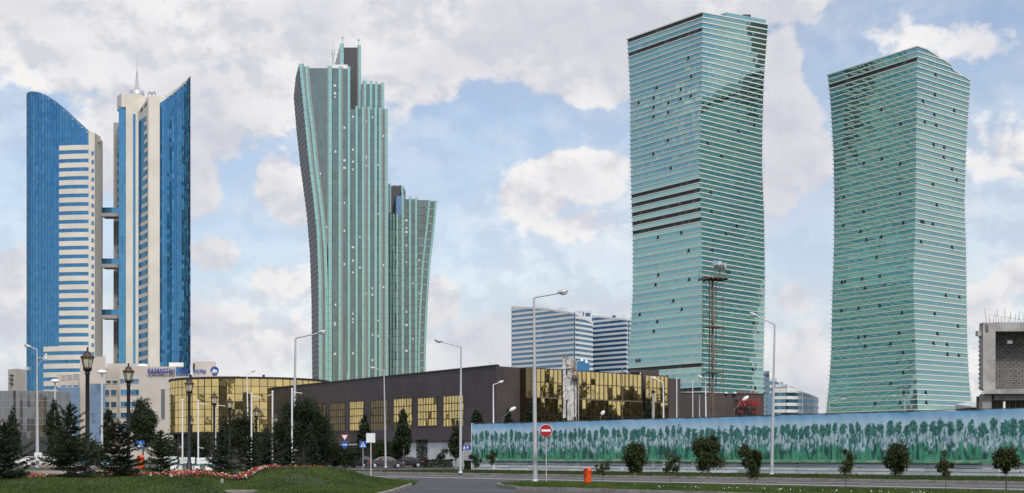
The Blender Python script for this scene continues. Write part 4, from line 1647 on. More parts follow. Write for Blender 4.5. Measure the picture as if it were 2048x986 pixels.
# ------------------------------------------------------------------ gold rotunda
def gold_face(m, gm, p, q, z0, z1, nx, nz, parent, mat, name, gap=.045, j=.006, rows=None):
    """glass between plan points p, q in nx by nz panes; mullions into gm"""
    e = (q - p)
    nn = Vector((e.y, -e.x)).normalized()
    zs = rows or [z0 + (z1 - z0) * k / nz for k in range(nz + 1)]
    for i in range(nx):
        a, b = p.lerp(q, i / nx), p.lerp(q, (i + 1) / nx)
        for k in range(len(zs) - 1):
            v = random.uniform(.9, 1.1)
            m.face(jit_quad((a.x, a.y, zs[k]), (b.x, b.y, zs[k]), (b.x, b.y, zs[k + 1]), (a.x, a.y, zs[k + 1]), j=j), (v, v, v))
    for i in range(nx + 1):
        a = p.lerp(q, i / nx)
        t = e.normalized() * gap
        o1, o2 = a - t + nn * .07, a + t + nn * .07
        gm.face([(o1.x, o1.y, z0), (o2.x, o2.y, z0), (o2.x, o2.y, z1), (o1.x, o1.y, z1)])
    for z in zs:
        o1, o2 = p + nn * .075, q + nn * .075
        gm.face([(o1.x, o1.y, z - gap), (o2.x, o2.y, z - gap), (o2.x, o2.y, z + gap), (o1.x, o1.y, z + gap)])


dr = 262.0
RR = 15.2
rc = Vector((XX(331, dr + 10) + RR, dr + RR))
rot = thing('rotunda', 'round gold mirror-glass rotunda beside the dark brown hall', 'building', (rc.x, rc.y, 0))
zt, zb = ZZ(757, dr), ZZ(864, dr)
NG = 64
for i in range(NG):
    t0, t1 = 2 * math.pi * i / NG, 2 * math.pi * (i + 1) / NG
    p = rc + Vector((math.cos(t0), math.sin(t0))) * RR
    q = rc + Vector((math.cos(t1), math.sin(t1))) * RR
    m, gm = MB(), MB()
    gold_face(m, gm, p, q, zb, zt, 1, 7, rot, None, '')
    o = m.build('glass_bay', M['gold'], rot)
    gm.build('mullion', M['mullion'], o)
MB().lathe([(RR + .25, zt), (RR + .25, zt + .35), (RR - .4, zt + .35), (RR - .4, zt)], (rc.x, rc.y, 0), 64, smooth=False).build('roof_rim', M['mullion'], rot)
MB().lathe([(RR - .2, 0), (RR - .2, .1), (.1, .12)], (rc.x, rc.y, zt - .2), 48, smooth=False).build('roof', M['brown'], rot)
MB().lathe([(RR + .15, zb - .35), (RR + .15, zb), (RR - .4, zb), (RR - .4, zb - .35)], (rc.x, rc.y, 0), 64, smooth=False).build('lower_rim', M['mullion'], rot)
MB().lathe([(RR - 2, -.1), (RR - 2, zb - .2)], (rc.x, rc.y, 0), 40).build('recessed_base', M['brown'], rot)
for i in range(10):
    t = 2 * math.pi * i / 10
    x, y = rc.x + (RR - .7) * math.cos(t), rc.y + (RR - .7) * math.sin(t)
    MB().tube((x, y, -.05), (x, y, zb - .3), .42, .42, 12).build('column', M['brown2'], rot)
for px, w, h in ((527, 4, 5), (381, 3.5, 5)):
    c = W(px, 757, dr + 14)
    m = MB()
    m.box((c[0] - .35, c[1], zt), (c[0] + .35, c[1] + .5, zt + .9))
    m.box((c[0] - .2, c[1] - .1, zt + .9), (c[0] + .2, c[1] + .4, zt + 1.5))
    m.build('roof_unit', M['louvre'], rot)

# ------------------------------------------------------------------ brown exhibition hall
dk = 197.0
HT = ZZ(732, dk)
Ck = Vector((XX(993, dk), dk))
dl = (HT - EYE) * FPX / (912 - 784)
Lk = Vector((XX(478, dl), dl))
hall = thing('exhibition_hall', 'long dark brown stone hall with gold windows in the middle', 'building', (Ck.x, Ck.y + 5, 0))
eL_ = (Ck - Lk).normalized()                     # along the long wall towards the corner
nL_ = Vector((eL_.y, -eL_.x))                    # outwards, to the camera
back = Vector((-nL_.x, -nL_.y)) * 30
eRi = (Vector((XX(1352, 224), 224.0)) - Ck).normalized() * 24 + Vector((-1.6, 1.0))


def on_wall(px, A, B):
    """plan point of wall A-B seen at photo column px"""
    k = (px - CX) / FPX
    d_ = B - A
    # A.x + t d.x = k (A.y + t d.y)
    t = (k * A.y - A.x) / (d_.x - k * d_.y)
    return A + d_ * t


def zat(py, P):
    return EYE + (HY - py) / FPX * P.y


zw = 3.75      # top of the pale ground floor
PR = on_wall(1020, Lk, Ck)
m = MB()
m.prism([(Lk.x, Lk.y), (Ck.x, Ck.y), (Ck.x + eRi.x, Ck.y + eRi.y), (Lk.x + back.x, Lk.y + back.y)], zw, HT)
m.build('wall', M['brown'], hall)
A2, C2 = Lk - nL_ * 1.2, Ck - nL_ * 1.2
m = MB()
m.prism([(A2.x, A2.y), (C2.x, C2.y), (C2.x + eRi.x, C2.y + eRi.y), (A2.x + back.x, A2.y + back.y)], -.05, zw - .02)
m.build('lower_wall', M['brown2'], hall)
# pale ground floor and purple-brown apron near the right
a, b = on_wall(800, Lk, Ck), on_wall(985, Lk, Ck)
a, b = a + nL_ * .06, b + nL_ * .06
m = MB()
m.prism([(a.x, a.y), (b.x, b.y), (b.x - nL_.x * 1.1, b.y - nL_.y * 1.1), (a.x - nL_.x * 1.1, a.y - nL_.y * 1.1)], -.05, zat(882, b))
m.build('pale_ground_floor', M['white_wall'], hall)
m = MB()
a2, b2 = on_wall(745, Lk, Ck) + nL_ * .25, on_wall(945, Lk, Ck) + nL_ * .25
m.prism([(a2.x, a2.y), (b2.x, b2.y), (b2.x - nL_.x * .3, b2.y - nL_.y * .3), (a2.x - nL_.x * .3, a2.y - nL_.y * .3)], zat(881, b2), zat(853, b2))
m.build('apron_panel', M['brown2'], hall)
m = MB()
m.prism([(a2.x + nL_.x * .1, a2.y + nL_.y * .1), (b2.x + nL_.x * .1, b2.y + nL_.y * .1), (b2.x - nL_.x * .2, b2.y - nL_.y * .2), (a2.x - nL_.x * .2, a2.y - nL_.y * .2)], zat(882.5, b2), zat(880.8, b2))
m.build('apron_sill', M['mullion'], hall)
# stone courses: thin recessed joints read as long cladding slabs
m = MB()
for k in range(1, 22):
    z = zw + (HT - zw) * k / 22
    p, q = Lk + nL_ * .004, Ck + nL_ * .004
    m.face([(p.x, p.y, z - .012), (q.x, q.y, z - .012), (q.x, q.y, z + .012), (p.x, p.y, z + .012)])
m.build('course_joints', M['dark'], hall)
p, q = Lk + nL_ * .12, Ck + nL_ * .12
m = MB()
m.prism([(p.x, p.y), (q.x, q.y), (q.x - nL_.x * .6, q.y - nL_.y * .6), (p.x - nL_.x * .6, p.y - nL_.y * .6)], HT + .003, HT + .22)
m.build('coping', M['mullion'], hall)
# gold windows, seven along the wall
for (x0, x1, y0, y1, nx, gold) in ((623, 651, 808, 861, 7, 0), (660, 690, 806, 862, 7, 0), (700, 727, 803, 861, 6, 1), (742, 776, 800, 861, 7, 0),
                                   (788, 824, 797, 860, 7, 1), (836, 874, 795, 852, 7, 1), (887, 927, 791, 853, 7, 1)):
    p, q = on_wall(x0, Lk, Ck) + nL_ * .03, on_wall(x1, Lk, Ck) + nL_ * .03
    mid = (p + q) / 2
    m, gm = MB(), MB()
    gold_face(m, gm, p, q, zat(y1, mid), zat(y0, mid), nx, 4, hall, None, '', gap=.06, j=.01)
    o = m.build('window', M['gold'] if gold else M['gold_dim'], hall)  # dimmer panes carry a dark reflection painted into their colour
    gm.build('glazing_bars', M['mullion'], o)
    for z in (zat(y0, mid), zat(y1, mid) - .14):
        fr = MB()
        a_, b_ = p - eL_ * .12 + nL_ * .1, q + eL_ * .12 + nL_ * .1
        fr.prism([(a_.x, a_.y), (b_.x, b_.y), (b_.x - nL_.x * .12, b_.y - nL_.y * .12), (a_.x - nL_.x * .12, a_.y - nL_.y * .12)], z, z + .14)
        fr.build('frame', M['brown'], o)
# terrace slab with railing at the left
a, b = on_wall(640, Lk, Ck) + nL_ * 2.2, on_wall(722, Lk, Ck) + nL_ * 2.2
m = MB()
m.prism([(a.x, a.y), (b.x, b.y), (b.x - nL_.x * 2.2, b.y - nL_.y * 2.2), (a.x - nL_.x * 2.2, a.y - nL_.y * 2.2)], zat(891, b), zat(887, b))
m.build('terrace_slab', M['concrete'], hall)
m = MB()
zr0, zr1 = zat(887, b), zat(877.5, b)
for k in range(31):
    p = a.lerp(b, k / 30)
    m.tube((p.x, p.y, zr0), (p.x, p.y, zr1), .025, .025, 5)
for z in (zr0 + .15, zr1):
    m.tube((a.x, a.y, z), (b.x, b.y, z), .04, .04, 6)
m.build('railing', M['rust'], hall)
# corner return and gold facade to the right
Rk = Vector((XX(1352, 224), 224.0))
eR_ = (Rk - Ck).normalized()
nR_ = Vector((eR_.y, -eR_.x))
bk = (-eL_ + eR_ * .9).normalized() * 16
HR = HT
F0 = Ck.lerp(Rk, .02)
B0 = on_wall(1041, Ck, Rk)
m = MB()
zRr = HT
m.prism([(Ck.x, Ck.y + .01), (B0.x, B0.y), (B0.x + bk.x, B0.y + bk.y), (Ck.x + bk.x, Ck.y + bk.y)], -.05, HT - .02)
m.build('corner_wall', M['brown'], hall)
m = MB()
m.prism([(B0.x - nR_.x * .8, B0.y - nR_.y * .8), (Rk.x - nR_.x * .8, Rk.y - nR_.y * .8), (Rk.x + bk.x, Rk.y + bk.y), (B0.x + bk.x, B0.y + bk.y)], -.05, [HT - .25, HT - .3, HT - .3, HT - .25])
m.build('rear_wall', M['brown'], hall)


def gbay(x0, x1, out, nx, name='gold_bay', ytop=None):
    p, q = on_wall(x0, Ck, Rk), on_wall(x1, Ck, Rk)
    p, q = p + nR_ * out, q + nR_ * out
    z1 = HT - .1
    hts = [-.0, .14, .16, .30, .32, .49, .51, .70, .72, .86, 1.0]
    zs = [0.2 + (z1 - .2) * h for h in (0, .17, .33, .52, .70, .86, 1.0)]
    m, gm = MB(), MB()
    gold_face(m, gm, p, q, .2, z1, nx, 6, hall, None, '', gap=.05, j=.012, rows=zs)
    o = m.build(name, M['gold'], hall)
    gm.build('mullions', M['mullion'], o)
    for h in (.33, .70):
        lg = MB()
        z = .2 + (z1 - .2) * h
        a_, b_ = p + nR_ * .14, q + nR_ * .14
        lg.prism([(a_.x, a_.y), (b_.x, b_.y), (b_.x - nR_.x * .3, b_.y - nR_.y * .3), (a_.x - nR_.x * .3, a_.y - nR_.y * .3)], z - .09, z + .09)
        lg.build('bronze_band', M['rust'], o)
    return p, q


p, q = gbay(1052, 1112, 1.2, 7)
m = MB()
m.prism([(p.x - eR_.x * 1.2, p.y - eR_.y * 1.2), (p.x - .05 * eR_.x, p.y - .05 * eR_.y), (p.x - nR_.x * 1.9, p.y - nR_.y * 1.9), (p.x - nR_.x * 1.9 - eR_.x * 1.2, p.y - nR_.y * 1.9 - eR_.y * 1.2)], -.05, HT - .1)
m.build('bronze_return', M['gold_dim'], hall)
p, q = gbay(1112.5, 1124, -.5, 2, 'recessed_bay')
p, q = gbay(1125, 1271, 1.2, 17)
p1, q1 = gbay(1281, 1326, 1.0, 6)
a, b = on_wall(1271, Ck, Rk), on_wall(1281, Ck, Rk)
m = MB()
m.prism([(a.x + nR_.x * .5, a.y + nR_.y * .5), (b.x + nR_.x * .5, b.y + nR_.y * .5), (b.x - nR_.x, b.y - nR_.y), (a.x - nR_.x, a.y - nR_.y)], -.05, HT + .35)
m.build('black_pier', M['dark'], hall)
m = MB()
a, b = on_wall(1275, Ck, Rk) + nR_ * .55, on_wall(1276.6, Ck, Rk) + nR_ * .55
m.prism([(a.x, a.y), (b.x, b.y), (b.x - nR_.x * .1, b.y - nR_.y * .1), (a.x - nR_.x * .1, a.y - nR_.y * .1)], zat(806, a), HT + .3)
m.build('pier_light', M['sign_white'], hall)
a, b = on_wall(1326.5, Ck, Rk) + nR_ * .9, Rk + nR_ * .9
m = MB()
m.prism([(a.x, a.y), (b.x, b.y), (b.x + bk.x, b.y + bk.y), (a.x + bk.x, a.y + bk.y)], -.05, HT - .35)
m.build('end_wall', M['brown'], hall)
for px in (1062, 1095, 1140, 1180):
    pass
# roof boxes behind: blue tank house with white cones, white dome, dark parapet
c = W(1163, 735, 225)
m = MB()
m.box((XX(1155, 225), 225, HT - .4), (XX(1170, 225), 229, ZZ(722, 225)))
m.box((XX(1168, 226), 226, HT - .4), (XX(1179, 226), 229, ZZ(726, 226)))
m.build('roof_tank_house', M['blue_glass'], hall)
for px, y0, y1 in ((1163.5, 723, 716), (1172.5, 726, 719), (1156, 726, 721)):
    c = W(px, y0, 227)
    MB().lathe([(.28, 0), (.24, .25), (.05, (y0 - y1) * 227 / FPX)], c, 10).build('roof_cone', M['white'], hall)
c = W(1174, 741, 224)
MB().lathe([(1.7, 0), (1.5, .35), (.9, .6), (.1, .7)], (c[0], c[1], HT - .35), 18).build('roof_dome', M['white'], hall)
MB().box((XX(1262, 236), 236, HT - .5), (XX(1318, 236), 240, ZZ(740, 236))).build('roof_parapet', M['brown'], hall)
c = W(1163, 744, 215)
m = MB()
m.tube((c[0], c[1], c[2]), (c[0] - .1, c[1], c[2] - .9), .32, .22, 10)
m.build('roof_floodlight', M['white'], hall)
# phone masts on the roof
for px, y0, y1 in ((979, 733, 709), (984, 733, 714), (994, 733, 711)):
    c = W(px, y0, 208)
    h = (y0 - y1) * 208 / FPX
    m = MB()
    m.tube((c[0], c[1], HT - .05), (c[0], c[1], HT + h), .045, .03, 6)
    m.tube((c[0] - .12, c[1], HT + h * .55), (c[0] - .12, c[1], HT + h), .07, .07, 6)
    m.tube((c[0] - .5, c[1], HT + .05), (c[0], c[1], HT + h * .5), .03, .03, 5)
    m.build('roof_antenna', M['lamp_white'], hall)
for px in (695, 699):
    c = W(px, 752, 245)
    MB().tube((c[0], c[1], HT), (c[0], c[1], HT + (1.9 if px == 695 else .7)), .05, .2 if px == 699 else .03, 6).build('roof_antenna', M['lamp_white'], hall)
c = W(581, 770, 262)
MB().lathe([(.3, 0), (.55, .25), (.05, .3)], (c[0], c[1], HT + .15), 10).build('roof_dish', M['sign_grey'], hall)

# second brown block with the red letters
d2 = 236.0
an = thing('brown_annex', 'plain dark brown block carrying red roof lettering below the wavy tower', 'building', (XX(1440, d2), d2 + 6, 0))
e0, e1 = Vector((XX(1340, d2 + 1), d2 + 1)), Vector((XX(1528, d2 + 3), d2 + 3))
m = MB()
m.prism([(e0.x, e0.y), (e1.x, e1.y), (e1.x, e1.y + 20), (e0.x, e0.y + 20)], -.05, [ZZ(785, d2), ZZ(788.5, d2 + 3), ZZ(788.5, d2 + 3), ZZ(785, d2)])
m.build('wall', M['brown'], an)
m = MB()
m.prism([(e0.x, e0.y - .1), (e1.x + .1, e1.y - .1), (e1.x + .1, e1.y + .5), (e0.x, e0.y + .5)], [ZZ(785, d2), ZZ(788.5, d2 + 3), ZZ(788.5, d2 + 3), ZZ(785, d2)], [ZZ(784, d2), ZZ(787.3, d2 + 3), ZZ(787.3, d2 + 3), ZZ(784, d2)])
m.build('coping', M['mullion'], an)
for px in (1452, 1469.5):
    c = W(px, 787, d2 + 2)
    MB().lathe([(.33, 0), (.28, .18), (.08, .28)], c, 10).build('roof_vent', M['sign_grey'], an)
ls = thing('wall_lettering', 'red letters on the brown block at the foot of the wavy tower', 'sign', (XX(1500, d2), d2, ZZ(815, d2)))
letters('КӨРМЕ', 1476.5, 1521, 797.5, 814.5, d2 + 1.2, M['letters_red'], ls, .5, bold=.012)
rnd = random.Random(3)
for (x0, x1, y0, y1) in ((1477, 1490, 782, 787.5), (1497, 1519, 783.5, 788.5), (1478, 1487, 820, 826), (1506, 1523, 821.5, 827)):
    # worn rows of small letters, too faint to read
    x = x0
    while x < x1:
        w = rnd.uniform(.5, .9)
        m = MB()
        m.box((XX(x, d2), d2 + 1.0, ZZ(y1 - rnd.choice((0, 0, 1.5)), d2)), (XX(x + w, d2), d2 + 1.25, ZZ(y0 + rnd.choice((0, 0, 1.5)), d2)))
        if rnd.random() < .5:
            yy = rnd.choice((y0, (y0 + y1) / 2))
            m.box((XX(x + w, d2), d2 + 1.0, ZZ(yy + 1, d2)), (XX(x + w + .7, d2), d2 + 1.25, ZZ(yy, d2)))
        m.build('faded_letter', M['letters_red'], ls)
        x += rnd.uniform(1.4, 2.2)
m = MB()
for (x0, x1, y0) in ((1477, 1520, 788.8),):
    m.box((XX(x0, d2), d2 + 1.3, ZZ(y0 + .4, d2)), (XX(x1, d2), d2 + 1.4, ZZ(y0, d2)))
m.build('letter_rail', M['wire'], ls)


# ------------------------------------------------------------------ blue-and-white apartment blocks
def banded(name, label, pts, ztops, fh, mats, dark_at=(), nfl=None, zstart=0.0):
    """plan polyline pts (front, left to right), roof height per point; white bands and window bands per floor"""
    root = thing(name, label, 'apartments', (pts[len(pts) // 2].x, pts[len(pts) // 2].y + 8, 0), 'blue and white apartment blocks')
    zmax = max(ztops)
    L = [0]
    for i in range(len(pts) - 1):
        L.append(L[-1] + (pts[i + 1] - pts[i]).length)

    def samp(s):
        i = max(0, min(len(pts) - 2, int(np.searchsorted(L, s, side='right')) - 1))
        t = (s - L[i]) / max(1e-6, L[i + 1] - L[i])
        e = (pts[i + 1] - pts[i]).normalized()
        return pts[i].lerp(pts[i + 1], t), Vector((e.y, -e.x)), ztops[i] + (ztops[i + 1] - ztops[i]) * t

    nseg = max(8, int(L[-1] / 3.2))
    brk = sorted(set([round(x, 3) for x in L] + [round(L[-1] * k / nseg, 3) for k in range(nseg + 1)]))
    nf = int(zmax / fh) + 1
    for f in range(nf):
        z0 = zstart + f * fh
        zs, z1 = z0 + fh * .46, z0 + fh
        wb, gb = MB(), MB()
        for a, b in zip(brk[:-1], brk[1:]):
            if b - a < .05:
                continue
            pa, na, ta = samp(a + 1e-4)
            pb, _, tb = samp(b - 1e-4)
            if min(ta, tb) < z0 + .1:
                continue
            zs_, zt_ = zs, z1
            top = min(ta, tb)
            oa, ob = pa + na * .3, pb + na * .3
            h1 = min(zs_, top)
            wb.mesh([(oa.x, oa.y, z0), (ob.x, ob.y, z0), (ob.x, ob.y, h1), (oa.x, oa.y, h1), (pa.x, pa.y, z0), (pb.x, pb.y, z0), (pb.x, pb.y, h1), (pa.x, pa.y, h1)],
                    [(0, 1, 2, 3), (3, 2, 6, 7), (5, 4, 0, 1)])
            if top > zs_:
                v = random.uniform(.8, 1.2)
                col = (v, v, v)
                mid = (a + b) / 2
                if random.random() < .05 or any(abs(mid - L[-1] * t) < 1.5 for t in dark_at):
                    col = (.18, .18, .2)
                gb.face(jit_quad((pa.x, pa.y, zs_), (pb.x, pb.y, zs_), (pb.x, pb.y, min(zt_, tb)), (pa.x, pa.y, min(zt_, ta)), j=.01), col)
        if wb.f:
            wb.build('white_band', M[mats[0]], root)
        if gb.f:
            gb.build('window_band', M[mats[1]], root)
    # parapet
    m = MB()
    for a, b in zip(brk[:-1], brk[1:]):
        pa, na, ta = samp(a + 1e-4)
        pb, _, tb = samp(b - 1e-4)
        oa, ob, ia, ib = pa + na * .35, pb + na * .35, pa - na * .4, pb - na * .4
        m.mesh([(oa.x, oa.y, ta - .6), (ob.x, ob.y, tb - .6), (ob.x, ob.y, tb + .5), (oa.x, oa.y, ta + .5), (ia.x, ia.y, ta - .6), (ib.x, ib.y, tb - .6), (ib.x, ib.y, tb + .5), (ia.x, ia.y, ta + .5)],
               [(0, 1, 2, 3), (3, 2, 6, 7), (5, 4, 7, 6)])
    m.build('parapet', M[mats[0]], root)
    # body
    cen = Vector((sum(p.x for p in pts) / len(pts), max(p.y for p in pts) + 25))
    inn = [p + (cen - p).normalized() * .6 for p in pts]
    m = MB()
    m.prism([(p.x, p.y) for p in inn] + [(inn[-1].x + 2, cen.y), (inn[0].x + 4, cen.y)], 0, [z - 1 for z in ztops] + [ztops[-1] - 1, ztops[0] - 1])
    m.build('wall', M['steel_blue'], root)
    return root


V2 = lambda px, d: Vector((XX(px, d), d))
ap = banded('apartment_block', 'blue-banded white apartment slab with sloping roof left of the wavy tower',
            [V2(1023, 842), V2(1087, 821), V2(1149, 800), V2(1185.5, 818)], [ZZ(614, 842), ZZ(617, 821), ZZ(627, 800), ZZ(646, 818)], 2.82, ('white', 'steel_blue'), (.25, .48, .775))
d = 830
m = MB()
m.box((XX(1065, 850), 850, ZZ(640, 850)), (XX(1097, 850), 860, ZZ(610, 850)))
m.build('roof_hut', M['white_wall'], ap)
MB().box((XX(1108, d), d, ZZ(640, d)), (XX(1136, d), d + 6, ZZ(615, d))).build('roof_hut', M['white_wall'], ap)
MB().box((XX(1150, d), d + 2, ZZ(650, d)), (XX(1184, d), d + 10, ZZ(620, d))).build('stair_tower', M['white_wall'], ap)
MB().box((XX(1171, d), d + 1.9, ZZ(632, d)), (XX(1181, d), d + 1.98, ZZ(625, d))).build('stair_window', M['steel_blue'], ap)
MB().box((XX(1166, d), d + 1.9, ZZ(631, d)), (XX(1168, d), d + 1.98, ZZ(623, d))).build('stair_slit', M['louvre'], ap)
ap2 = banded('apartment_block', 'second blue-banded apartment slab half hidden by the wavy tower',
             [V2(1184, 858), V2(1253, 836), V2(1275, 850)], [ZZ(632, 858), ZZ(639, 836), ZZ(640, 850)], 2.82, ('white', 'steel_blue'), (.76,))
MB().box((XX(1226, 860), 860, ZZ(650, 860)), (XX(1249, 860), 868, ZZ(630, 860))).build('roof_hut', M['white_wall'], ap2)
MB().box((XX(1225, 859), 859, ZZ(638, 859)), (XX(1231, 859), 859.5, ZZ(631, 859))).build('roof_vent', M['louvre'], ap2)

d = 640
cpts = [V2(1548, d), V2(1572, d - 2), V2(1596, d), V2(1614, d + 6), V2(1627, d + 14), V2(1634.5, d + 26), V2(1636, d + 40)]
ap3 = banded('apartment_block', 'rounded blue and white apartment building with stepped roof between the wavy towers', cpts,
             [ZZ(779, d), ZZ(779, d), ZZ(784, d), ZZ(789, d + 6), ZZ(794, d + 14), ZZ(797, d + 26), ZZ(799, d + 40)], 3.0, ('white', 'steel_blue'), (.1,))
for (x0, x1, yt, dd) in ((1527, 1539, 742, 690), (1539, 1554, 757, 660), (1551, 1575, 769, 655)):
    zt = ZZ(yt, dd)
    k = 0
    while zt - k * 3 > 4:
        z1 = zt - k * 3
        MB().box((XX(x0, dd), dd, z1 - 1.3), (XX(x1, dd), dd + 12, z1)).build('white_band', M['white'], ap3)
        MB().box((XX(x0, dd), dd + .3, z1 - 2.98), (XX(x1 - .4, dd), dd + 11.7, z1 - 1.32), (random.uniform(.7, 1.2),) * 3).build('window_band', M['steel_blue'], ap3)
        k += 1
MB().box((XX(1556, 660), 660, ZZ(775, 660)), (XX(1566, 660), 664, ZZ(764, 660))).build('roof_hut', M['white_wall'], ap3)

# ------------------------------------------------------------------ unfinished concrete frame at right
d = 152.0
cf = thing('unfinished_building', 'unfinished grey concrete building at right edge with bare rebar on top', 'building', (XX(2010, d), d + 5, 0))
x0, x1, x2 = XX(1966, d), XX(1991, d), XX(2260, d)
zt, zs1, zs0 = ZZ(645, d), ZZ(779, d), ZZ(788, d)
MB().box((x0, d, zs1), (x1, d + 1.2, zt)).build('column', M['concrete'], cf)
MB().box((x0 + .05, d + .3, -.05), (XX(1985, d), d + 1.4, zs0)).build('column', M['concrete'], cf)
MB().box((XX(1990, d) + .02, d + .25, ZZ(662, d)), (x2, d + 1.1, zt + .05)).build('beam', M['concrete'], cf)
MB().prism([(x0 - .1, d - .5), (x2, d - .5), (x2, d + 9.8), ((x0 + .6) * (d + 9.8) / d, d + 9.8)], zs0, zs1).build('floor_slab', M['concrete'], cf)
MB().prism([(x0 + .5, d + 1.25), (x2, d + 1.25), (x2, d + 9.8), ((x0 + .6) * (d + 9.8) / d, d + 9.8)], zt - .5, zt - .1).build('roof_slab', M['concrete'], cf)
MB().box((XX(1957, d), d + .3, ZZ(671, d)), (x0 - .003, d + 1.0, ZZ(661, d))).build('corbel', M['concrete'], cf)
MB().box((XX(1970.5, d), d - .06, ZZ(664, d)), (XX(1976.5, d), d - .003, ZZ(648.5, d))).build('rusty_plate', M['rust'], cf)
MB().box((x1, d + .5, ZZ(800, d)), (x2, d + 1.3, zs0 - .02)).build('lower_beam', M['concrete'], cf)
# masonry infill, course by course
z = zs1 + .003
k = 0
while z < zt - .55:
    m = MB()
    xx = x1 - .4 - (k % 2) * .3
    while xx < x2 - 3:
        w = random.uniform(.56, .62)
        v = random.uniform(.8, 1.2)
        m.box((xx, d + 3.0 + random.uniform(0, .02), z), (xx + w - .02, d + 3.4, z + .22), (v, v, v))
        xx += .62
    m.build('block_course', M['concrete_dark'], cf)
    z += .25
    k += 1
MB().box((XX(1992, d), d + .35, zs1), (XX(1995, d), d + .6, ZZ(727, d))).build('prop', M['concrete_dark'], cf)
c = W(2028, 682, d + .2)
lt = MB().box((c[0] - .26, c[1] + 1.2, c[2] - .16), (c[0] + .26, c[1] + 1.4, c[2] + .16)).build('site_lamp', M['white'], cf)
rnd = random.Random(8)
for k in range(16):
    px = 1977 + k * 6.2 + rnd.uniform(-1, 1)
    h = rnd.uniform(.7, 1.6)
    b_ = Vector((XX(px, d), d + .6, zt))
    MB().tube(b_, (b_.x + rnd.uniform(-.25, .3), b_.y, zt + h), .022, .018, 5).build('rebar', M['wire'], cf)
MB().tube((XX(1977, d), d + .6, zt + .95), (XX(2060, d), d + .6, zt + .25), .014, .014, 4).build('rebar', M['wire'], cf)
for y0, xa in ((695, 1947), (729, 1952), (776, 1953)):
    MB().tube((XX(xa, d), d + .6, ZZ(y0 + 1, d)), (x0, d + .6, ZZ(y0, d)), .015, .015, 4).build('rebar', M['wire'], cf)
MB().path([W(1955, 822, d), W(1958, 805, d), W(1961, 790, d), W(1968, 783, d)], .04, 6).build('hanging_pipe', M['wire'], cf)
for k in range(7):
    MB().tube(W(1995 + k * 12, 800, d + 1), W(1995 + k * 12, 830, d + 1), .05, .05, 5).build('lower_prop', M['concrete_dark'], cf)
MB().box((x1, d + 6, -.05), (x2, d + 6.3, zs0)).build('lower_wall', M['concrete_dark'], cf)
MB().box((XX(2008, d), d + .2, ZZ(828, d)), (XX(2012, d), d + .4, ZZ(803, d))).build('pale_post', M['white'], cf)
d = 175
MB_ = MB().prism([(XX(1942, d), d), (XX(1966, d), d), (XX(1966, d), d + 6), (XX(1942, d), d + 6)], -.05, ZZ(815, d))
sh = thing('site_shed', 'low grey-roofed shed between the right tower and the concrete frame', 'shed', (XX(1955, d), d, 0))
MB_.build('wall', M['louvre'], sh)
m = MB()
m.prism([(XX(1941, d), d - .3), (XX(1967, d), d - .3), (XX(1967, d), d + 6), (XX(1941, d), d + 6)], ZZ(815, d), [ZZ(813, d), ZZ(806, d), ZZ(800, d), ZZ(805, d)])
m.build('roof', M['sign_grey'], sh)
# ------------------------------------------------------------------ painted fence
FS0, FS1, FT = -111.3, -36.0, 85.0
FZ0, FZ1 = .98, 4.62
fence = thing('painted_fence', 'long site fence printed with a row of green trees under blue sky', 'fence', (*RT(-75, FT), 0))
du, nv = .042, 90
U = np.arange(0, FS1 - FS0 + du, du)
Vv = np.linspace(0, 1, nv)


def vnoise(nu, nv_, su, sv, seed):
    """smooth value noise on the mural grid, cell sizes su, sv in samples"""
    g = np.random.default_rng(seed)
    gu, gv = int(nu / su) + 3, int(nv_ / sv) + 3
    a = g.uniform(0, 1, (gu, gv))
    iu, iv = np.arange(nu) / su, np.arange(nv_) / sv
    u0, v0 = iu.astype(int), iv.astype(int)
    fu, fv = iu - u0, iv - v0
    fu, fv = (fu * fu * (3 - 2 * fu))[:, None], (fv * fv * (3 - 2 * fv))[None, :]
    return (a[np.ix_(u0, v0)] * (1 - fu) * (1 - fv) + a[np.ix_(u0 + 1, v0)] * fu * (1 - fv) + a[np.ix_(u0, v0 + 1)] * (1 - fu) * fv + a[np.ix_(u0 + 1, v0 + 1)] * fu * fv)


nu = len(U)
C = np.zeros((nu, nv, 3))
vv = np.broadcast_to(Vv[None, :], (nu, nv))
uu = np.broadcast_to(U[:, None], (nu, nv))
mixc = lambda A, B, k: A * (1 - k[..., None]) + B * k[..., None]
sky_hi, sky_lo = np.array([.22, .46, .71]), np.array([.50, .66, .80])
C[:] = mixc(np.broadcast_to(sky_lo, C.shape), np.broadcast_to(sky_hi, C.shape), smooth01(.74, 1.0, vv) * (.7 + .5 * vnoise(nu, nv, 60, 14, 1)))
# middle: pale light between stems, streaked
streak = .5 * vnoise(nu, nv, 2.4, 8, 2) + .35 * vnoise(nu, nv, 1.5, 4, 3) + .15 * vnoise(nu, nv, 7, 6, 4)
pale, teal_, blu = np.array([.50, .64, .72]), np.array([.035, .16, .145]), np.array([.16, .30, .42])
kmid = smooth01(.47, .60, streak + .10 * vnoise(nu, nv, 14, 20, 5) - .05)
mid = mixc(np.broadcast_to(pale, C.shape), np.broadcast_to(teal_, C.shape), kmid)
mid = mixc(mid, np.broadcast_to(blu, C.shape), .5 * smooth01(.55, .75, vnoise(nu, nv, 4, 5, 6)))
low = mixc(np.broadcast_to(np.array([.010, .075, .058]), C.shape), np.broadcast_to(np.array([.07, .33, .21]), C.shape), smooth01(.30, .72, .65 * vnoise(nu, nv, 4.5, 26, 7) + .35 * vnoise(nu, nv, 2.2, 6, 8)))
rnd = np.random.default_rng(5)
period = .74
crown = np.full((nu, nv), -5.0)
stem = np.zeros((nu, nv))
i = 0
u0 = 0.0
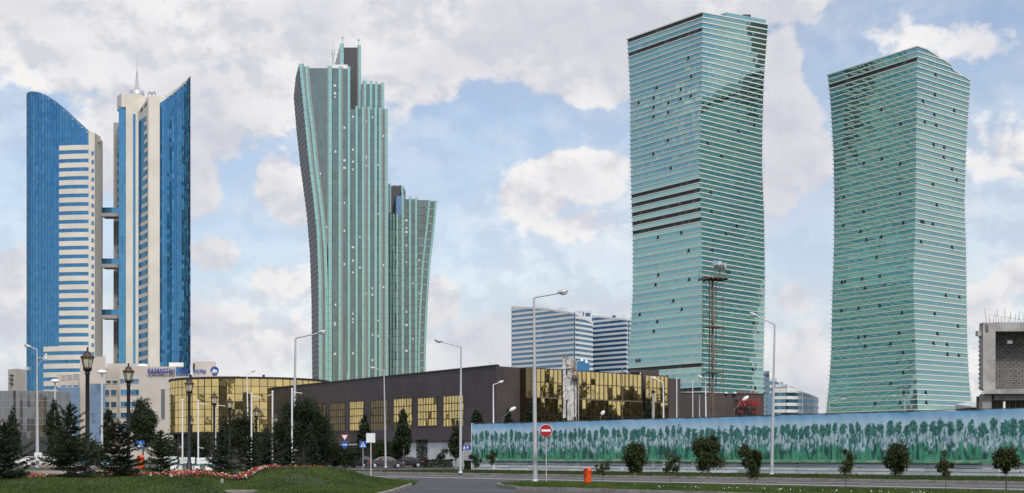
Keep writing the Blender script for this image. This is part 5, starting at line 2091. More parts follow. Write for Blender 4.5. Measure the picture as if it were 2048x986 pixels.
while u0 < U[-1] + 1:
    top = .785 + rnd.normal(0, .028)
    hw = rnd.uniform(.24, .40)
    cb = top - rnd.uniform(.17, .30)
    cu_ = u0 + rnd.normal(0, .05)
    e = ((uu - cu_) / hw) ** 2 + ((vv - (top + cb) / 2) / ((top - cb) / 2 + .02)) ** 2
    crown = np.maximum(crown, 1 - e)
    body = np.clip(1 - np.abs(uu - cu_) / (hw * 1.25), 0, 1) * smooth01(.06, .10, vv) * (1 - smooth01(cb, cb + .05, vv))
    stem = np.maximum(stem, np.clip(1 - np.abs(uu - cu_ - .05 * np.sin(vv * 9)) / .05, 0, 1) * (vv < top - .1) * (vv > .06))
    mid = mixc(mid, np.broadcast_to(teal_ * rnd.uniform(.8, 1.5), C.shape), .38 * body * (.4 + 1.2 * smooth01(.3, .7, streak)))
    if rnd.uniform() < .45:
        g = u0 + period / 2
        wedge = np.clip(1 - np.abs(uu - g) / (.15 * np.clip((vv - .38) / .3, .05, 1.0)), 0, 1) * smooth01(.38, .46, vv)
        mid = mixc(mid, np.broadcast_to(np.array([.52, .65, .73]), C.shape), np.clip(wedge * 1.6, 0, 1) * .85)
    u0 += period * rnd.uniform(.75, 1.25)
    i += 1
edge_n = .5 * vnoise(nu, nv, 2.5, 2.5, 10) + .5 * vnoise(nu, nv, 6, 6, 11)
crown_m = smooth01(-.1, .25, crown + (edge_n - .5) * 2.0)
ccol = mixc(np.broadcast_to(np.array([.022, .115, .10]), C.shape), np.broadcast_to(np.array([.065, .24, .21]), C.shape), smooth01(.3, .75, vnoise(nu, nv, 2.2, 3, 12)))
tl = smooth01(.80, .66, vv + (edge_n - .5) * .12)
C = mixc(C, mid, smooth01(.74, .62, vv))
C = mixc(C, ccol, crown_m)
C = mixc(C, low, smooth01(.37, .25, vv + (vnoise(nu, nv, 8, 30, 13) - .5) * .26))
C = mixc(C, np.broadcast_to(np.array([.02, .07, .06]), C.shape), np.clip(stem * 1.2, 0, 1) * .5)
for k in range(110):
    g = rnd.uniform(0, U[-1])
    r_ = rnd.uniform(.12, .26)
    h = rnd.uniform(.10, .22)
    e = ((uu - g) / r_) ** 2 + ((vv - .07) / h) ** 2
    C = mixc(C, np.broadcast_to(np.array([.10, .36, .22]), C.shape), .75 * np.clip((1 - e) * 3, 0, 1) * (vv > .07) * smooth01(.25, .6, vnoise(nu, nv, 2, 2, 40 + k % 5)))
C = mixc(C, mixc(np.broadcast_to(np.array([.10, .34, .19]), C.shape), np.broadcast_to(np.array([.30, .42, .26]), C.shape), smooth01(.5, .7, vnoise(nu, nv, 9, 2, 14))), smooth01(.085, .06, vv))
C = mixc(C, np.broadcast_to(np.array([.03, .12, .10]), C.shape), smooth01(.02, .008, vv))
P0 = np.array(RT(FS0, FT))
np_ = 12
edges_ = np.linspace(0, nu - 1, np_ + 1).astype(int)
sag = .012 * np.sin(U * 2.1) + .01 * np.sin(U * 5.3 + 1)
for k in range(np_):
    a, b = edges_[k], edges_[k + 1] + 1
    n_u = b - a
    lift = random.uniform(-.02, .02)
    out_ = random.uniform(-.02, .02)
    X = P0[0] + U[a:b, None] * UX + (sag[a:b, None] + out_ + .012 * np.sin(Vv[None, :] * 5 + U[a:b, None])) * -NX
    Y = P0[1] + U[a:b, None] * UY + (sag[a:b, None] + out_ + .012 * np.sin(Vv[None, :] * 5 + U[a:b, None])) * -NY
    Z = FZ0 + lift + Vv[None, :] * (FZ1 - FZ0) + np.zeros((n_u, 1))
    co = np.stack([X + 0 * Z, Y + 0 * Z, Z], -1).reshape(-1, 3) - np.array(ORG[fence.name])
    idx = (np.arange(n_u - 1)[:, None] * nv + np.arange(nv - 1)[None, :]).ravel()
    q = np.stack([idx, idx + nv, idx + nv + 1, idx + 1], 1)
    me = bpy.data.meshes.new('printed_panel')
    me.vertices.add(len(co))
    me.vertices.foreach_set('co', co.astype(np.float32).ravel())
    me.loops.add(q.size)
    me.loops.foreach_set('vertex_index', q.astype(np.int32).ravel())
    me.polygons.add(len(q))
    me.polygons.foreach_set('loop_start', np.arange(0, q.size, 4, dtype=np.int32))
    ca = me.color_attributes.new('Col', 'FLOAT_COLOR', 'POINT')
    cc4 = np.ones((n_u, nv, 4), dtype=np.float32)
    cc4[..., :3] = C[a:b]
    ca.data.foreach_set('color', cc4.ravel())
    me.update(calc_edges=True)
    if k == 0:
        M['mural'] = material('printed_banner', (1, 1, 1), .55, var=.06, scale=.5)
    me.materials.append(M['mural'])
    o = bpy.data.objects.new('printed_panel', me)
    COL.objects.link(o)
    o.parent = fence
    ORG[o.name] = ORG[fence.name]


def fence_box(m, s0, s1, t0, t1, z0, z1, col=(1, 1, 1)):
    q = [RT(s0, t0), RT(s1, t0), RT(s1, t1), RT(s0, t1)]
    m.prism(q, z0, z1, col)
    return m


for k in range(26):
    s0 = FS0 + (FS1 - FS0) * k / 26
    s1 = FS0 + (FS1 - FS0) * (k + 1) / 26
    for r_, (z0, z1) in enumerate(((.14, .36), (.42, .63), (.70, .90))):
        v = random.uniform(.8, 1.15) * (1, 1, .75)[r_]
        fence_box(MB(), s0 + .01, s1 - .01, FT - .02 + random.uniform(-.02, .02), FT + .03, z0, z1 + random.uniform(-.015, .01), (v, v, v * (1.0, 1.0, 1.12)[r_])).build('base_board', M['plank'], fence)
for k in range(13):
    s0 = FS0 + (FS1 - FS0) * k / 13
    fence_box(MB(), s0 + .02, s0 + (FS1 - FS0) / 13 - .02, FT - .10, FT + .06, .92, .97).build('ledge', M['dark'], fence)
    fence_box(MB(), s0, s0 + (FS1 - FS0) / 13, FT - .03, FT + .09, FZ1 + .01 + random.uniform(0, .02), FZ1 + .07).build('top_rail', M['wire'], fence)
    fence_box(MB(), s0 + .1, s0 + .25, FT + .06, FT + .2, -.05, FZ1).build('post', M['rust'], fence)
fence_box(MB(), FS0 - .03, FS0 + .05, FT - .05, FT + .25, -.05, FZ1 + .1).build('end_post', M['lamp_white'], fence)


# ------------------------------------------------------------------ street lights
def ellipsoid(m, c, ax, ay, az, n=12, k=7, col=(1, 1, 1), zmin=-1.0):
    c, ax, ay, az = Vector(c), Vector(ax), Vector(ay), Vector(az)
    b0 = len(m.v)
    for i in range(k + 1):
        ph = -math.pi / 2 + math.pi * i / k
        for j in range(n):
            t = 2 * math.pi * j / n
            s_ = max(math.sin(ph), zmin)
            m.v.append(tuple(c + ax * math.cos(ph) * math.cos(t) + ay * math.cos(ph) * math.sin(t) + az * s_))
    for i in range(k):
        for j in range(n):
            m.f.append((b0 + i * n + j, b0 + i * n + (j + 1) % n, b0 + (i + 1) * n + (j + 1) % n, b0 + (i + 1) * n + j))
            m.c.append(col)
            m.sm.append(True)


def street_light(label, d, base, elbow, tip, head_len, mat='lamp_grey', zb=.12, r0=.13, r1=.06, group='tall road lamps', foot=True, lens_dir=-1):
    """base px, elbow (px, py), tip (px, py) in photo pixels, all at distance d"""
    B = Vector((XX(base, d), d, zb))
    E = Vector(W(*elbow, d))
    T = Vector(W(*tip, d))
    root = thing('street_light', label, 'street light', tuple(B), group)
    m = MB()
    mid = B.lerp(E, .5)
    m.path([tuple(B), tuple(mid), tuple(E)], [r0, (r0 + r1) / 2, r1], 12)
    m.build('pole', M[mat], root)
    m = MB()
    m.path([tuple(E - Vector((0, 0, .05))), tuple(E + (T - E) * .06 + Vector((0, 0, .03))), tuple(T)], [r1, r1 * .8, r1 * .7], 8)
    m.build('arm', M[mat], root)
    dr_ = (T - E).normalized()
    up = Vector((-dr_.z, 0, dr_.x)) * (1 if dr_.x > 0 else -1)
    sd = Vector((0, 1, 0))
    c = T + dr_ * head_len * .38
    m = MB()
    ellipsoid(m, c + up * .02, dr_ * head_len / 2, sd * .17, up * .14, zmin=-.35)
    h = m.build('lamp_head', M[mat], root)
    m = MB()
    ellipsoid(m, c + dr_ * head_len * .06 - up * .04, dr_ * head_len * .33, sd * .14, up * .11)
    m.build('lens', M['lens'], h)
    if foot:
        MB().lathe([(r0 + .05, 0), (r0 + .05, .12), (r0 + .005, .16)], tuple(B), 12).build('base_flange', M[mat], root)
        MB().box((B.x - .07, d - r0 - .012, zb + .7), (B.x + .07, d - r0 + .05, zb + 1.1)).build('access_door', M['lamp_grey'], root)
    return root


street_light('tall grey street light on the traffic island beside the no-entry sign', 75, 1070.5, (1068, 596), (1117, 586.5), .62)
street_light('tall grey street light at the kerb before the parking pointer sign', 113, 921, (922, 694), (884, 684), .75)
street_light('slightly leaning tall street light in front of the painted fence at right', 103, 1543.5, (1549.5, 649), (1514, 633), .72)
street_light('grey street light standing behind the dark sedan', 168, 771.5, (768, 741), (751, 737.5), .95)
street_light('tall street light rising behind the evergreen clump', 92, 587, (591, 677), (637, 666.5), .62)
p71 = street_light('street light with camera bracket and white switch box at far left', 125, 75, (74, 699.5), (62, 695), .8, r0=.16)
dd = 125
m = MB()
m.tube(W(74, 715, dd), W(92, 716.5, dd), .04, .04, 6)
m.tube(W(75, 733, dd), W(86, 717, dd), .03, .03, 6)
m.build('bracket', M['lamp_grey'], p71)
m = MB()
c = W(92, 710, dd)
m.tube((c[0], c[1], c[2] - .3), (c[0], c[1], c[2] + .12), .09, .12, 10)
ellipsoid(m, (c[0], c[1], c[2] - .32), (.12, 0, 0), (0, .12, 0), (0, 0, .12))
m.build('camera', M['lamp_white'], p71)
a, b = W(72.5, 921, dd), W(86.5, 905, dd)
MB().box((a[0], dd - .5, a[2]), (b[0], dd - .2, b[2])).build('switch_box', M['lamp_white'], p71)

street_light('pale street light before the gold rotunda', 200, 497, (494, 750), (503, 744.5), .8, 'lamp_white', group='smaller lamps')
street_light('small white street light behind the left end of the painted fence', 165, 987.5, (986.5, 770), (997, 766), .75, 'lamp_white', group='smaller lamps')
street_light('white street light against the right end of the gold facade', 165, 1328, (1326.5, 765), (1314, 759.5), .85, 'lamp_white', group='smaller lamps')
street_light('thin grey street light rising right of the rounded apartments', 330, 1605, (1604.5, 779), (1588, 775), 1.5, 'lamp_grey', group='smaller lamps')
street_light('faint street light before the left foot of the right tower', 330, 1660, (1659.5, 803), (1682, 799), 1.4, 'lamp_grey', group='smaller lamps')
street_light('faint street light before the corner of the right tower', 330, 1809, (1808.5, 795), (1794, 793), 1.4, 'lamp_grey', group='smaller lamps')
street_light('white street light between the lattice mast and the dark annex', 165, 1413, (1411, 762), (1404, 757), .7, 'lamp_white', group='smaller lamps')


def bent_lamp(label, d, pts, head, hl, hdir):
    P0_ = Vector(W(*pts[0], d))
    root = thing('bent_lamp', label, 'street light', (P0_.x, d, 0), 'bent lamps behind the fence')
    MB().path([(P0_.x, d, 0)] + [W(*p, d) for p in pts], [.07] + [.055] * len(pts), 8).build('pole', M['rust'], root)
    m = MB()
    dv = Vector((hdir[0], 0, -hdir[1])).normalized()
    up = Vector((-dv.z, 0, dv.x))
    ellipsoid(m, W(*head, d), dv * hl / 2, (0, .2, 0), up * .2)
    h = m.build('lamp_head', M['white'], root)
    return root


bent_lamp('bent yellowish lamp leaning right above the left end of the fence', 150, [(1004, 846), (1005, 836), (1019, 822)], (1025, 818.5), .85, (1, -.6))
bent_lamp('small white lamp peeping above the fence before the gold facade', 150, [(1200, 838), (1202, 832)], (1205.5, 826), .6, (.7, -1))
bent_lamp('bent lamp pointing up in front of the red letters', 150, [(1467.5, 832), (1469, 819), (1482, 805)], (1491, 797), .85, (1, -.75))


def plain_pole(label, d, px, py0, py1, r, mat, cap=None, ground=0.0):
    B, T = Vector((XX(px, d), d, ground)), Vector(W(px, py1, d))
    root = thing('pole', label, 'pole', tuple(B))
    MB().path([tuple(B), tuple(B.lerp(T, .5)), tuple(T)], [r * 1.15, r, r * .9], 8).build('shaft', M[mat], root)
    MB().lathe([(r * 1.2, 0), (r * 1.4, r), (r * .3, r * 2.0)], tuple(T), 8).build('cap', M[cap or mat], root)
    MB().lathe([(r * 2.2, 0), (r * 2.2, .1), (r * 1.2, .14)], tuple(B), 10).build('base', M[cap or mat], root)


plain_pole('thin rusty and white pole in front of the gold facade', 155, 1244.5, 840, 737, .05, 'rust', 'white')
plain_pole('stout grey post with dark cap before the right gold bay', 155, 1306.5, 836, 786, .17, 'concrete', 'dark')
plain_pole('slim white pole at the right end of the brown end wall', 160, 1353.5, 836, 757, .06, 'lamp_white')
plain_pole('thin rust-topped white pole beside the lattice mast', 160, 1385.5, 836, 758, .05, 'lamp_white', 'rust')
plain_pole('short white pole in front of the brown annex', 160, 1399, 836, 792, .06, 'lamp_white')

# disc-shaped park lights
for k, (px, py, d, lab) in enumerate(((204, 745, 200, 'white disc-topped lamp before the blue glass entrance'), (110, 763, 222, 'white disc-topped lamp at the foot of the left blue tower'))):
    T = Vector(W(px, py, d))
    root = thing('disc_light', lab, 'street light', (T.x, d, 0), 'disc-topped lamps')
    MB().path([(T.x, d, 0), (T.x, d, T.z * .5), (T.x, d, T.z - .4)], [.18, .15, .1], 10).build('pole', M['sign_grey'], root)
    MB().lathe([(.1, -.5), (.16, -.2), (.75, -.05), (.72, .12), (.4, .34), (.05, .42)], tuple(T), 18).build('disc_shade', M['white'], root)

# ------------------------------------------------------------------ black lantern posts
lp = thing('lantern_post', 'largest black lantern post, rising among the spruces at left', 'lantern', (0, 0, 0), 'black lantern posts')
MB().lathe([(.22, 0), (.22, .12), (.17, .16), (.15, .55), (.11, .62), (.085, .75), (.08, 2.2), (.075, 4.1), (.10, 4.13), (.10, 4.2), (.06, 4.24)], (0, 0, 0), 14).build('post', M['lamp_black'], lp)
MB().lathe([(.06, 4.22), (.15, 4.26), (.17, 4.34), (.17, 4.38), (.14, 4.39)], (0, 0, 0), 12).build('cup', M['lamp_black'], lp)
for k in range(6):
    t0, t1 = math.pi * 2 * k / 6, math.pi * 2 * (k + 1) / 6
    m = MB()
    p = [(math.cos(t) * r_, math.sin(t) * r_, z) for r_, z, t in ((.14, 4.385, t0), (.14, 4.385, t1), (.225, 4.745, t1), (.225, 4.745, t0))]
    m.face(p)
    pn = m.build('pane', M['lamp_pane'], lp)
    m = MB()
    m.tube((math.cos(t0) * .145, math.sin(t0) * .145, 4.38), (math.cos(t0) * .232, math.sin(t0) * .232, 4.75), .013, .013, 5)
    m.build('rib', M['lamp_black'], lp)
MB().lathe([(.225, 4.74), (.265, 4.75), (.265, 4.79), (.21, 4.82), (.15, 4.87), (.145, 4.89)], (0, 0, 0), 12).build('cap', M['copper'], lp)
MB().lathe([(.14, 4.88), (.12, 4.95), (.05, 4.99), (.03, 5.02), (.05, 5.06), (.03, 5.10), (.01, 5.17)], (0, 0, 0), 12).build('finial', M['lamp_black'], lp)
spots = [(175, 55, 693, None), (257, 60, 725, 'black lantern post in front of the tall poplar and ribbon windows'),
         (378.5, 73, 752, 'black lantern post standing beside the white benches'), (428.5, 84, 782, 'black lantern post half hidden behind the small blue spruce'),
         (459.5, 90, 792, 'black lantern post at the left edge of the willow clump'), (512.5, 94, 810, 'yellow-glassed lantern post against the left end of the brown wall'),
         (551.5, 92, 825, 'small yellow-glassed lantern post between two white banner poles'), (382, 101, 830, 'small lantern post in front of the gold rotunda'),
         (5, 128, 835, 'small yellow lantern post at the left edge of the picture')]
for k, (px, d, py, lab) in enumerate(spots):
    x = XX(px, d)
    g = hz(x, d) if d < 100 else .13
    sc = (ZZ(py, d) - g) / 5.17
    if k == 0:
        lp.location = (x, d, g)
        lp.scale = (sc,) * 3
    else:
        copy_thing(lp, (x, d, g), lab, rz=.3 * k, scale=sc)

# ------------------------------------------------------------------ white banner poles
bp = None
for k, (px, d, py, lab, side) in enumerate(((365, 93, 801, 'white banner pole just right of the bench lantern', -1), (396.5, 93, 803, 'white banner pole above the second white bench', 1),
                                      (430.8, 88, 806, 'white banner pole behind the small blue spruce', 1), (503, 90, 789, 'white banner pole at the left end of the brown wall', 1),
                                      (545, 88, 785, 'white banner pole between the two yellow lanterns', -1), (584, 86, 780, 'tallest white banner pole, in front of the willow', 1))):
    x = XX(px, d)
    g = hz(x, d)
    root = thing('banner_pole', lab, 'flagpole', (x, d, g), 'white banner poles')
    zt = ZZ(py, d)
    MB().path([(x, d, g - .05), (x, d, zt)], [.055, .05], 10).build('pole', M['lamp_white'], root)
    MB().lathe([(.05, 0), (.07, .04), (.05, .1), (.005, .12)], (x, d, zt), 10).build('cap', M['lamp_white'], root)
    ln = .62 if side > 0 else .3
    MB().tube((x, d, zt - .12), (x + side * ln, d, zt - .2), .022, .022, 6).build('banner_arm', M['lamp_white'], root)
    MB().tube((x, d, g + 1.55), (x + side * ln * .6, d, g + 1.52), .022, .022, 6).build('banner_arm', M['lamp_white'], root)

# ------------------------------------------------------------------ road signs
def disc(m, c, r, y, n=28, col=(1, 1, 1), th=.02):
    m.prism([(0, 0)] * 3, 0, 0) if False else None
    pts_ = [(c[0] + r * math.cos(2 * math.pi * k / n), c[2] + r * math.sin(2 * math.pi * k / n)) for k in range(n)]
    v = [(x, y, z) for x, z in pts_] + [(x, y + th, z) for x, z in pts_]
    m.mesh(v, [tuple(range(n)), tuple(range(2 * n - 1, n - 1, -1))] + [(k, n + k, n + (k + 1) % n, (k + 1) % n) for k in range(n)], col)


def slab(m, poly, y, th=.02):
    """poly in x, z, anticlockwise seen from the camera"""
    n = len(poly)
    v = [(x, y, z) for x, z in poly] + [(x, y + th, z) for x, z in poly]
    m.mesh(v, [tuple(range(n)), tuple(range(2 * n - 1, n - 1, -1))] + [(k, n + k, n + (k + 1) % n, (k + 1) % n) for k in range(n)])


d = 73.5
c = W(1092, 861, d)
s = thing('road_sign', 'round red no-entry sign with white bar on the traffic island', 'road sign', (c[0], d, .12))
MB().path([(c[0] + .02, d + .04, .05), (c[0], d + .04, c[2] + .2)], .03, 8).build('post', M['lamp_grey'], s)
m = MB(); disc(m, c, .335, d - .02); m.build('rim', M['sign_white'], s)
m = MB(); disc(m, c, .31, d - .045); m.build('disc', M['red'], s)
m = MB(); slab(m, [(c[0] - .235, c[2] - .06), (c[0] + .235, c[2] - .06), (c[0] + .235, c[2] + .06), (c[0] - .235, c[2] + .06)], d - .06, .012); m.build('bar', M['sign_white'], s)
MB().lathe([(.05, 0), (.05, .06), (.03, .08)], (c[0] + .02, d + .04, .11), 10).build('base_collar', M['dark'], s)


def crossing_sign(px, py, d, size, label, zb):
    c = W(px, py, d)
    s = thing('road_sign', label, 'road sign', (c[0], d, zb), 'pedestrian crossing signs')
    h = size / 2
    MB().path([(c[0], d + .04, zb - .05), (c[0], d + .04, c[2])], .03, 8).build('post', M['lamp_grey'], s)
    m = MB(); slab(m, [(c[0] - h, c[2] - h), (c[0] + h, c[2] - h), (c[0] + h, c[2] + h), (c[0] - h, c[2] + h)], d - .02); m.build('plate', M['blue_sign'], s)
    m = MB(); slab(m, [(c[0] - h * .74, c[2] - h * .66), (c[0] + h * .74, c[2] - h * .66), (c[0], c[2] + h * .76)], d - .035, .012); m.build('triangle', M['sign_white'], s)
    m = MB()
    f = lambda u, v: (c[0] + h * u, c[2] + h * v)
    slab(m, [f(-.30, -.55), f(-.20, -.58), f(.04, -.12), f(.26, -.55), f(.36, -.5), f(.14, .02), f(.10, .22), f(-.06, .22), f(-.10, -.05)], d - .046, .008)
    slab(m, [f(-.22, .0), f(-.05, .20), f(-.05, .10), f(-.18, -.06)], d - .046, .008)
    disc(m, (c[0] + h * .03, 0, c[2] + h * .36), h * .11, d - .046, 10, th=.008)
    m.build('walking_figure', M['dark'], s)


crossing_sign(281, 889, 104, .56, 'blue pedestrian crossing sign among the spruces at left', .13)
crossing_sign(726, 889, 136, .66, 'blue pedestrian crossing sign beside the blank white board', .12)
d = 139
c = W(689.5, 873.5, d)
s = thing('road_sign', 'give-way triangle above a round blue arrow sign by the parked cars', 'road sign', (c[0], d, .12))
MB().path([(c[0], d + .04, .05), (c[0], d + .04, c[2] + .2)], .03, 8).build('post', M['lamp_grey'], s)
r_ = .42
m = MB(); slab(m, [(c[0], c[2] - r_), (c[0] + r_ * .95, c[2] + r_ * .55), (c[0] - r_ * .95, c[2] + r_ * .55)], d - .02); m.build('triangle_rim', M['red'], s)
r_ = .30
m = MB(); slab(m, [(c[0], c[2] - r_), (c[0] + r_ * .95, c[2] + r_ * .55), (c[0] - r_ * .95, c[2] + r_ * .55)], d - .04, .012); m.build('triangle_field', M['sign_white'], s)
c2 = W(689, 889.5, d)
m = MB(); disc(m, c2, .345, d - .02); m.build('arrow_disc', M['blue_sign'], s)
m = MB(); f = lambda u, v: (c2[0] + .34 * u, c2[2] + .34 * v)
slab(m, [f(-.7, -.12), f(.3, -.12), f(.3, -.32), f(.8, 0), f(.3, .32), f(.3, .12), f(-.7, .12)], d - .04, .012)
m.build('arrow', M['sign_white'], s)
d = 87
c = W(741.5, 876, d)
zb = hz(XX(742, d), d)
s = thing('blank_board', 'blank pale rectangular board on a slim white post', 'sign', (c[0], d, zb))
MB().path([(c[0] + .01, d + .04, zb - .1), (c[0], d + .04, c[2])], .025, 8).build('post', M['lamp_white'], s)
m = MB(); slab(m, [(c[0] - .28, c[2] - .29), (c[0] + .28, c[2] - .29), (c[0] + .28, c[2] + .30), (c[0] - .28, c[2] + .30)], d - .02); m.build('plate', M['sign_grey'], s)
m = MB(); slab(m, [(c[0] - .25, c[2] - .26), (c[0] + .25, c[2] - .26), (c[0] + .25, c[2] + .27), (c[0] - .25, c[2] + .27)], d - .026, .004); m.build('face', M['sign_white'], s)
d = 150
c = W(936, 895, d)
s = thing('parking_sign', 'dark blue parking pointer board with white P beside the fence end', 'sign', (c[0], d, 0))
m = MB(); slab(m, [(XX(925, d), ZZ(899.5, d)), (XX(944.5, d), ZZ(899.5, d)), (XX(944.5, d), ZZ(891, d)), (XX(925, d), ZZ(891, d))], d, .04); m.build('board', M['letters_blue'], s)
letters('P', 933.5, 937.5, 892.3, 898, d - .03, M['sign_white'], s, .02, bold=.02)
m = MB(); slab(m, [(XX(926, d), ZZ(898, d)), (XX(930, d), ZZ(898, d)), (XX(930, d), ZZ(893, d)), (XX(928, d), ZZ(892.5, d))], d - .02, .015); m.build('pictogram', M['sign_white'], s)
for px in (927, 943):
    MB().path([(XX(px, d), d + .06, -.05), (XX(px, d), d + .06, ZZ(891, d))], .035, 8).build('post', M['lamp_grey'], s)

# ------------------------------------------------------------------ orange bins
def bin_(px, d, g, label, zc):
    x = XX(px, d)
    root = thing('litter_bin', label, 'litter bin', (x, d, g), 'orange litter bins')
    z = zc
    n_ = 18
    prof = [(.10, 0), (.155, .03), (.17, .10), (.19, .40), (.195, .56), (.205, .57), (.205, .61), (.19, .66), (.15, .71), (.06, .735)]
    m = MB()
    k0 = len(m.v)
    for r_, zz in prof:
        for k in range(n_):
            t = 2 * math.pi * k / n_
            sq = .82 + .18 / max(abs(math.cos(t)), abs(math.sin(t))) * .72
            m.v.append((x + r_ * sq * math.cos(t), d + .85 * r_ * sq * math.sin(t), z + zz))
    for j in range(len(prof) - 1):
        for k in range(n_):
            m.f.append((j * n_ + k, j * n_ + (k + 1) % n_, (j + 1) * n_ + (k + 1) % n_, (j + 1) * n_ + k)); m.c.append((1, 1, 1)); m.sm.append(True)
    m.f.append(tuple(range(n_ - 1, -1, -1))); m.c.append((1, 1, 1)); m.sm.append(False)
    m.f.append(tuple((len(prof) - 1) * n_ + k for k in range(n_))); m.c.append((1, 1, 1)); m.sm.append(False)
    m.build('body', M['orange'], root)
    m = MB()
    ellipsoid(m, (x - .06, d - .13, z + .655), (.10, 0, 0), (0, .06, 0), (0, 0, .035))
    m.build('mouth', M['dark'], root)
    m = MB()
    slab(m, [(x - .12, z + .33), (x - .06, z + .33), (x - .06, z + .46), (x - .12, z + .46)], d - .175, .01)
    m.build('lock_plate', M['dark'], root)
    MB().path([(x + .02, d + .1, g - .05), (x + .02, d + .1, z + .4)], .03, 8).build('post', M['lamp_grey'], root)


bin_(1175, 64.5, .12, 'orange plastic litter bin on a post on the traffic island', .235)
bin_(281.5, 71, hz(XX(281.5, 71), 71), 'orange litter bin peeping between the dark spruces at left', .82)

# ------------------------------------------------------------------ lattice floodlight mast
d = 158.0
cx_ = XX(1426, d)
mast = thing('floodlight_mast', 'rusty lattice floodlight mast with square platform in front of the wavy tower', 'mast', (cx_, d, 0))
hw = 17 / FPX * d
an_ = R(20)
cor = [(cx_ + hw * 1.25 * math.cos(an_ + k * math.pi / 2 + .78), d + hw * 1.25 * math.sin(an_ + k * math.pi / 2 + .78)) for k in range(4)]
zp = ZZ(558, d)
for k in range(4):
    MB().tube((*cor[k], -.05), (*cor[k], zp + .02), .035, .03, 6).build('leg', M['rust'], mast)
MB().tube((cx_ - .05, d, -.05), (cx_ - .05, d, zp), .13, .12, 10).build('ladder_core', M['rust'], mast)
MB().tube((cx_ - .42, d - .2, -.05), (cx_ - .42, d - .2, zp), .06, .06, 8).build('cable_pipe', M['wire'], mast)
levels = [ZZ(y, d) for y in (836, 745, 654, 600, 558)]
m = MB()
for j in range(len(levels) - 1):
    z0, z1 = levels[j], levels[j + 1]
    for k in range(4):
        a, b = cor[k], cor[(k + 1) % 4]
        mid_ = ((a[0] + b[0]) / 2, (a[1] + b[1]) / 2)
        m.tube((*a, z1), (cx_, d, z0), .03, .03, 5)
        m.tube((*a, z1), (*b, z1), .025, .025, 5)
        zz = (z0 + z1) / 2
        m.tube((*a, zz), (*b, zz), .02, .02, 5)
m.build('bracing', M['rust'], mast)
for y_, r_ in ((745, .9), (654, .95)):
    MB().box((cx_ - r_, d - .7, ZZ(y_ + 1.5, d)), (cx_ + r_, d + .7, ZZ(y_, d)), rot=an_).build('landing', M['rust'], mast)
m = MB()
m.box((cx_ - 1.25, d - 1.15, zp), (cx_ + 1.25, d + 1.15, zp + .12), rot=an_)
for k in range(5):
    x = cx_ - 1.2 + k * .6
    m.box((x - .05, d - 1.2, zp - .16), (x + .05, d + 1.2, zp - .002), rot=an_, piv=(cx_, d))
m.build('platform', M['rust'], mast)
m = MB()
for k in range(4):
    a = (cx_ + 1.6 * math.cos(an_ + k * math.pi / 2 + .78), d + 1.6 * math.sin(an_ + k * math.pi / 2 + .78))
    b = (cx_ + 1.6 * math.cos(an_ + (k + 1) * math.pi / 2 + .78), d + 1.6 * math.sin(an_ + (k + 1) * math.pi / 2 + .78))
    for t in (0, .33, .66):
        p = (a[0] + (b[0] - a[0]) * t, a[1] + (b[1] - a[1]) * t)
        m.tube((*p, zp + .12), (*p, zp + .95), .02, .02, 5)
    m.tube((*a, zp + .95), (*b, zp + .95), .02, .02, 5)
m.build('handrail', M['rust'], mast)
m = MB()
m.tube((cx_ + .7, d, zp + .1), (cx_ + .7, d, ZZ(527, d)), .05, .05, 6)
m.tube((cx_ + .1, d, ZZ(533, d)), (cx_ + 1.5, d, ZZ(533, d)), .04, .04, 6)
m.build('lamp_stand', M['rust'], mast)
for (px, py, az_, el_) in ((1431, 526, -.6, .1), (1433, 534, -.3, -.2), (1439, 527, .2, .15), (1441, 534, .1, -.25), (1449, 530, .9, -.1), (1445, 536, .6, -.3)):
    c = Vector(W(px, py, d - .2))
    dv = Vector((math.sin(az_), -math.cos(az_), math.sin(el_))).normalized()
    m = MB()
    m.tube(tuple(c - dv * .25), tuple(c + dv * .12), .10, .30, 12)
    m.build('floodlight', M['chrome'], mast)

# ------------------------------------------------------------------ torn hoarding pylon
d = 172.0
py_ = thing('torn_hoarding', 'tall narrow hoarding with torn grey tarpaulin in front of the gold facade', 'hoarding', (XX(1145, d), d, 0))
rnd = random.Random(2)
cols_ = [(1126, 1131.5, 712, 837), (1132, 1137, 724, 838), (1136.5, 1147.5, 716, 841), (1149, 1152, 742, 838)]
for (x0, x1, yt, yb) in ((1126, 1131.5, 714, 836), (1135, 1147.5, 722, 841), (1149.5, 1153, 748, 834), (1131, 1136, 750, 800)):
    m = MB()
    n_ = 16
    prev = None
    for k in range(n_ + 1):
        y = yt + (yb - yt) * k / n_
        j0, j1 = rnd.uniform(-.7, .7), rnd.uniform(-.8, .8)
        dz = rnd.uniform(-.12, .12)
        cur = (W(x0 + j0, y, d + dz), W(x1 + j1, y, d - dz))
        if prev:
            m.face([cur[0], cur[1], prev[1], prev[0]])
            b0, b1, b2, b3 = [(p[0], p[1] + .05, p[2]) for p in (cur[0], cur[1], prev[1], prev[0])]
            m.face([b1, b0, b3, b2])
            m.face([cur[0], prev[0], b3, b0])
            m.face([prev[1], cur[1], b1, b2])
        prev = cur
    m.build('tarpaulin_strip', M['tarp'], py_)
m = MB()
G = [[W(1125.5 + 3.2 * i + rnd.uniform(-.4, .4), 711 + i * .95 + (26 - i * .6) * j / 5 + rnd.uniform(-.6, .6), d - .05 + rnd.uniform(-.12, .12)) for i in range(9)] for j in range(6)]
for j in range(5):
    for i in range(8):
        m.face([G[j + 1][i], G[j + 1][i + 1], G[j][i + 1], G[j][i]])
        m.face([(p[0], p[1] + .06, p[2]) for p in (G[j + 1][i], G[j][i], G[j][i + 1], G[j + 1][i + 1])])
m.build('head_tarpaulin', M['tarp'], py_)
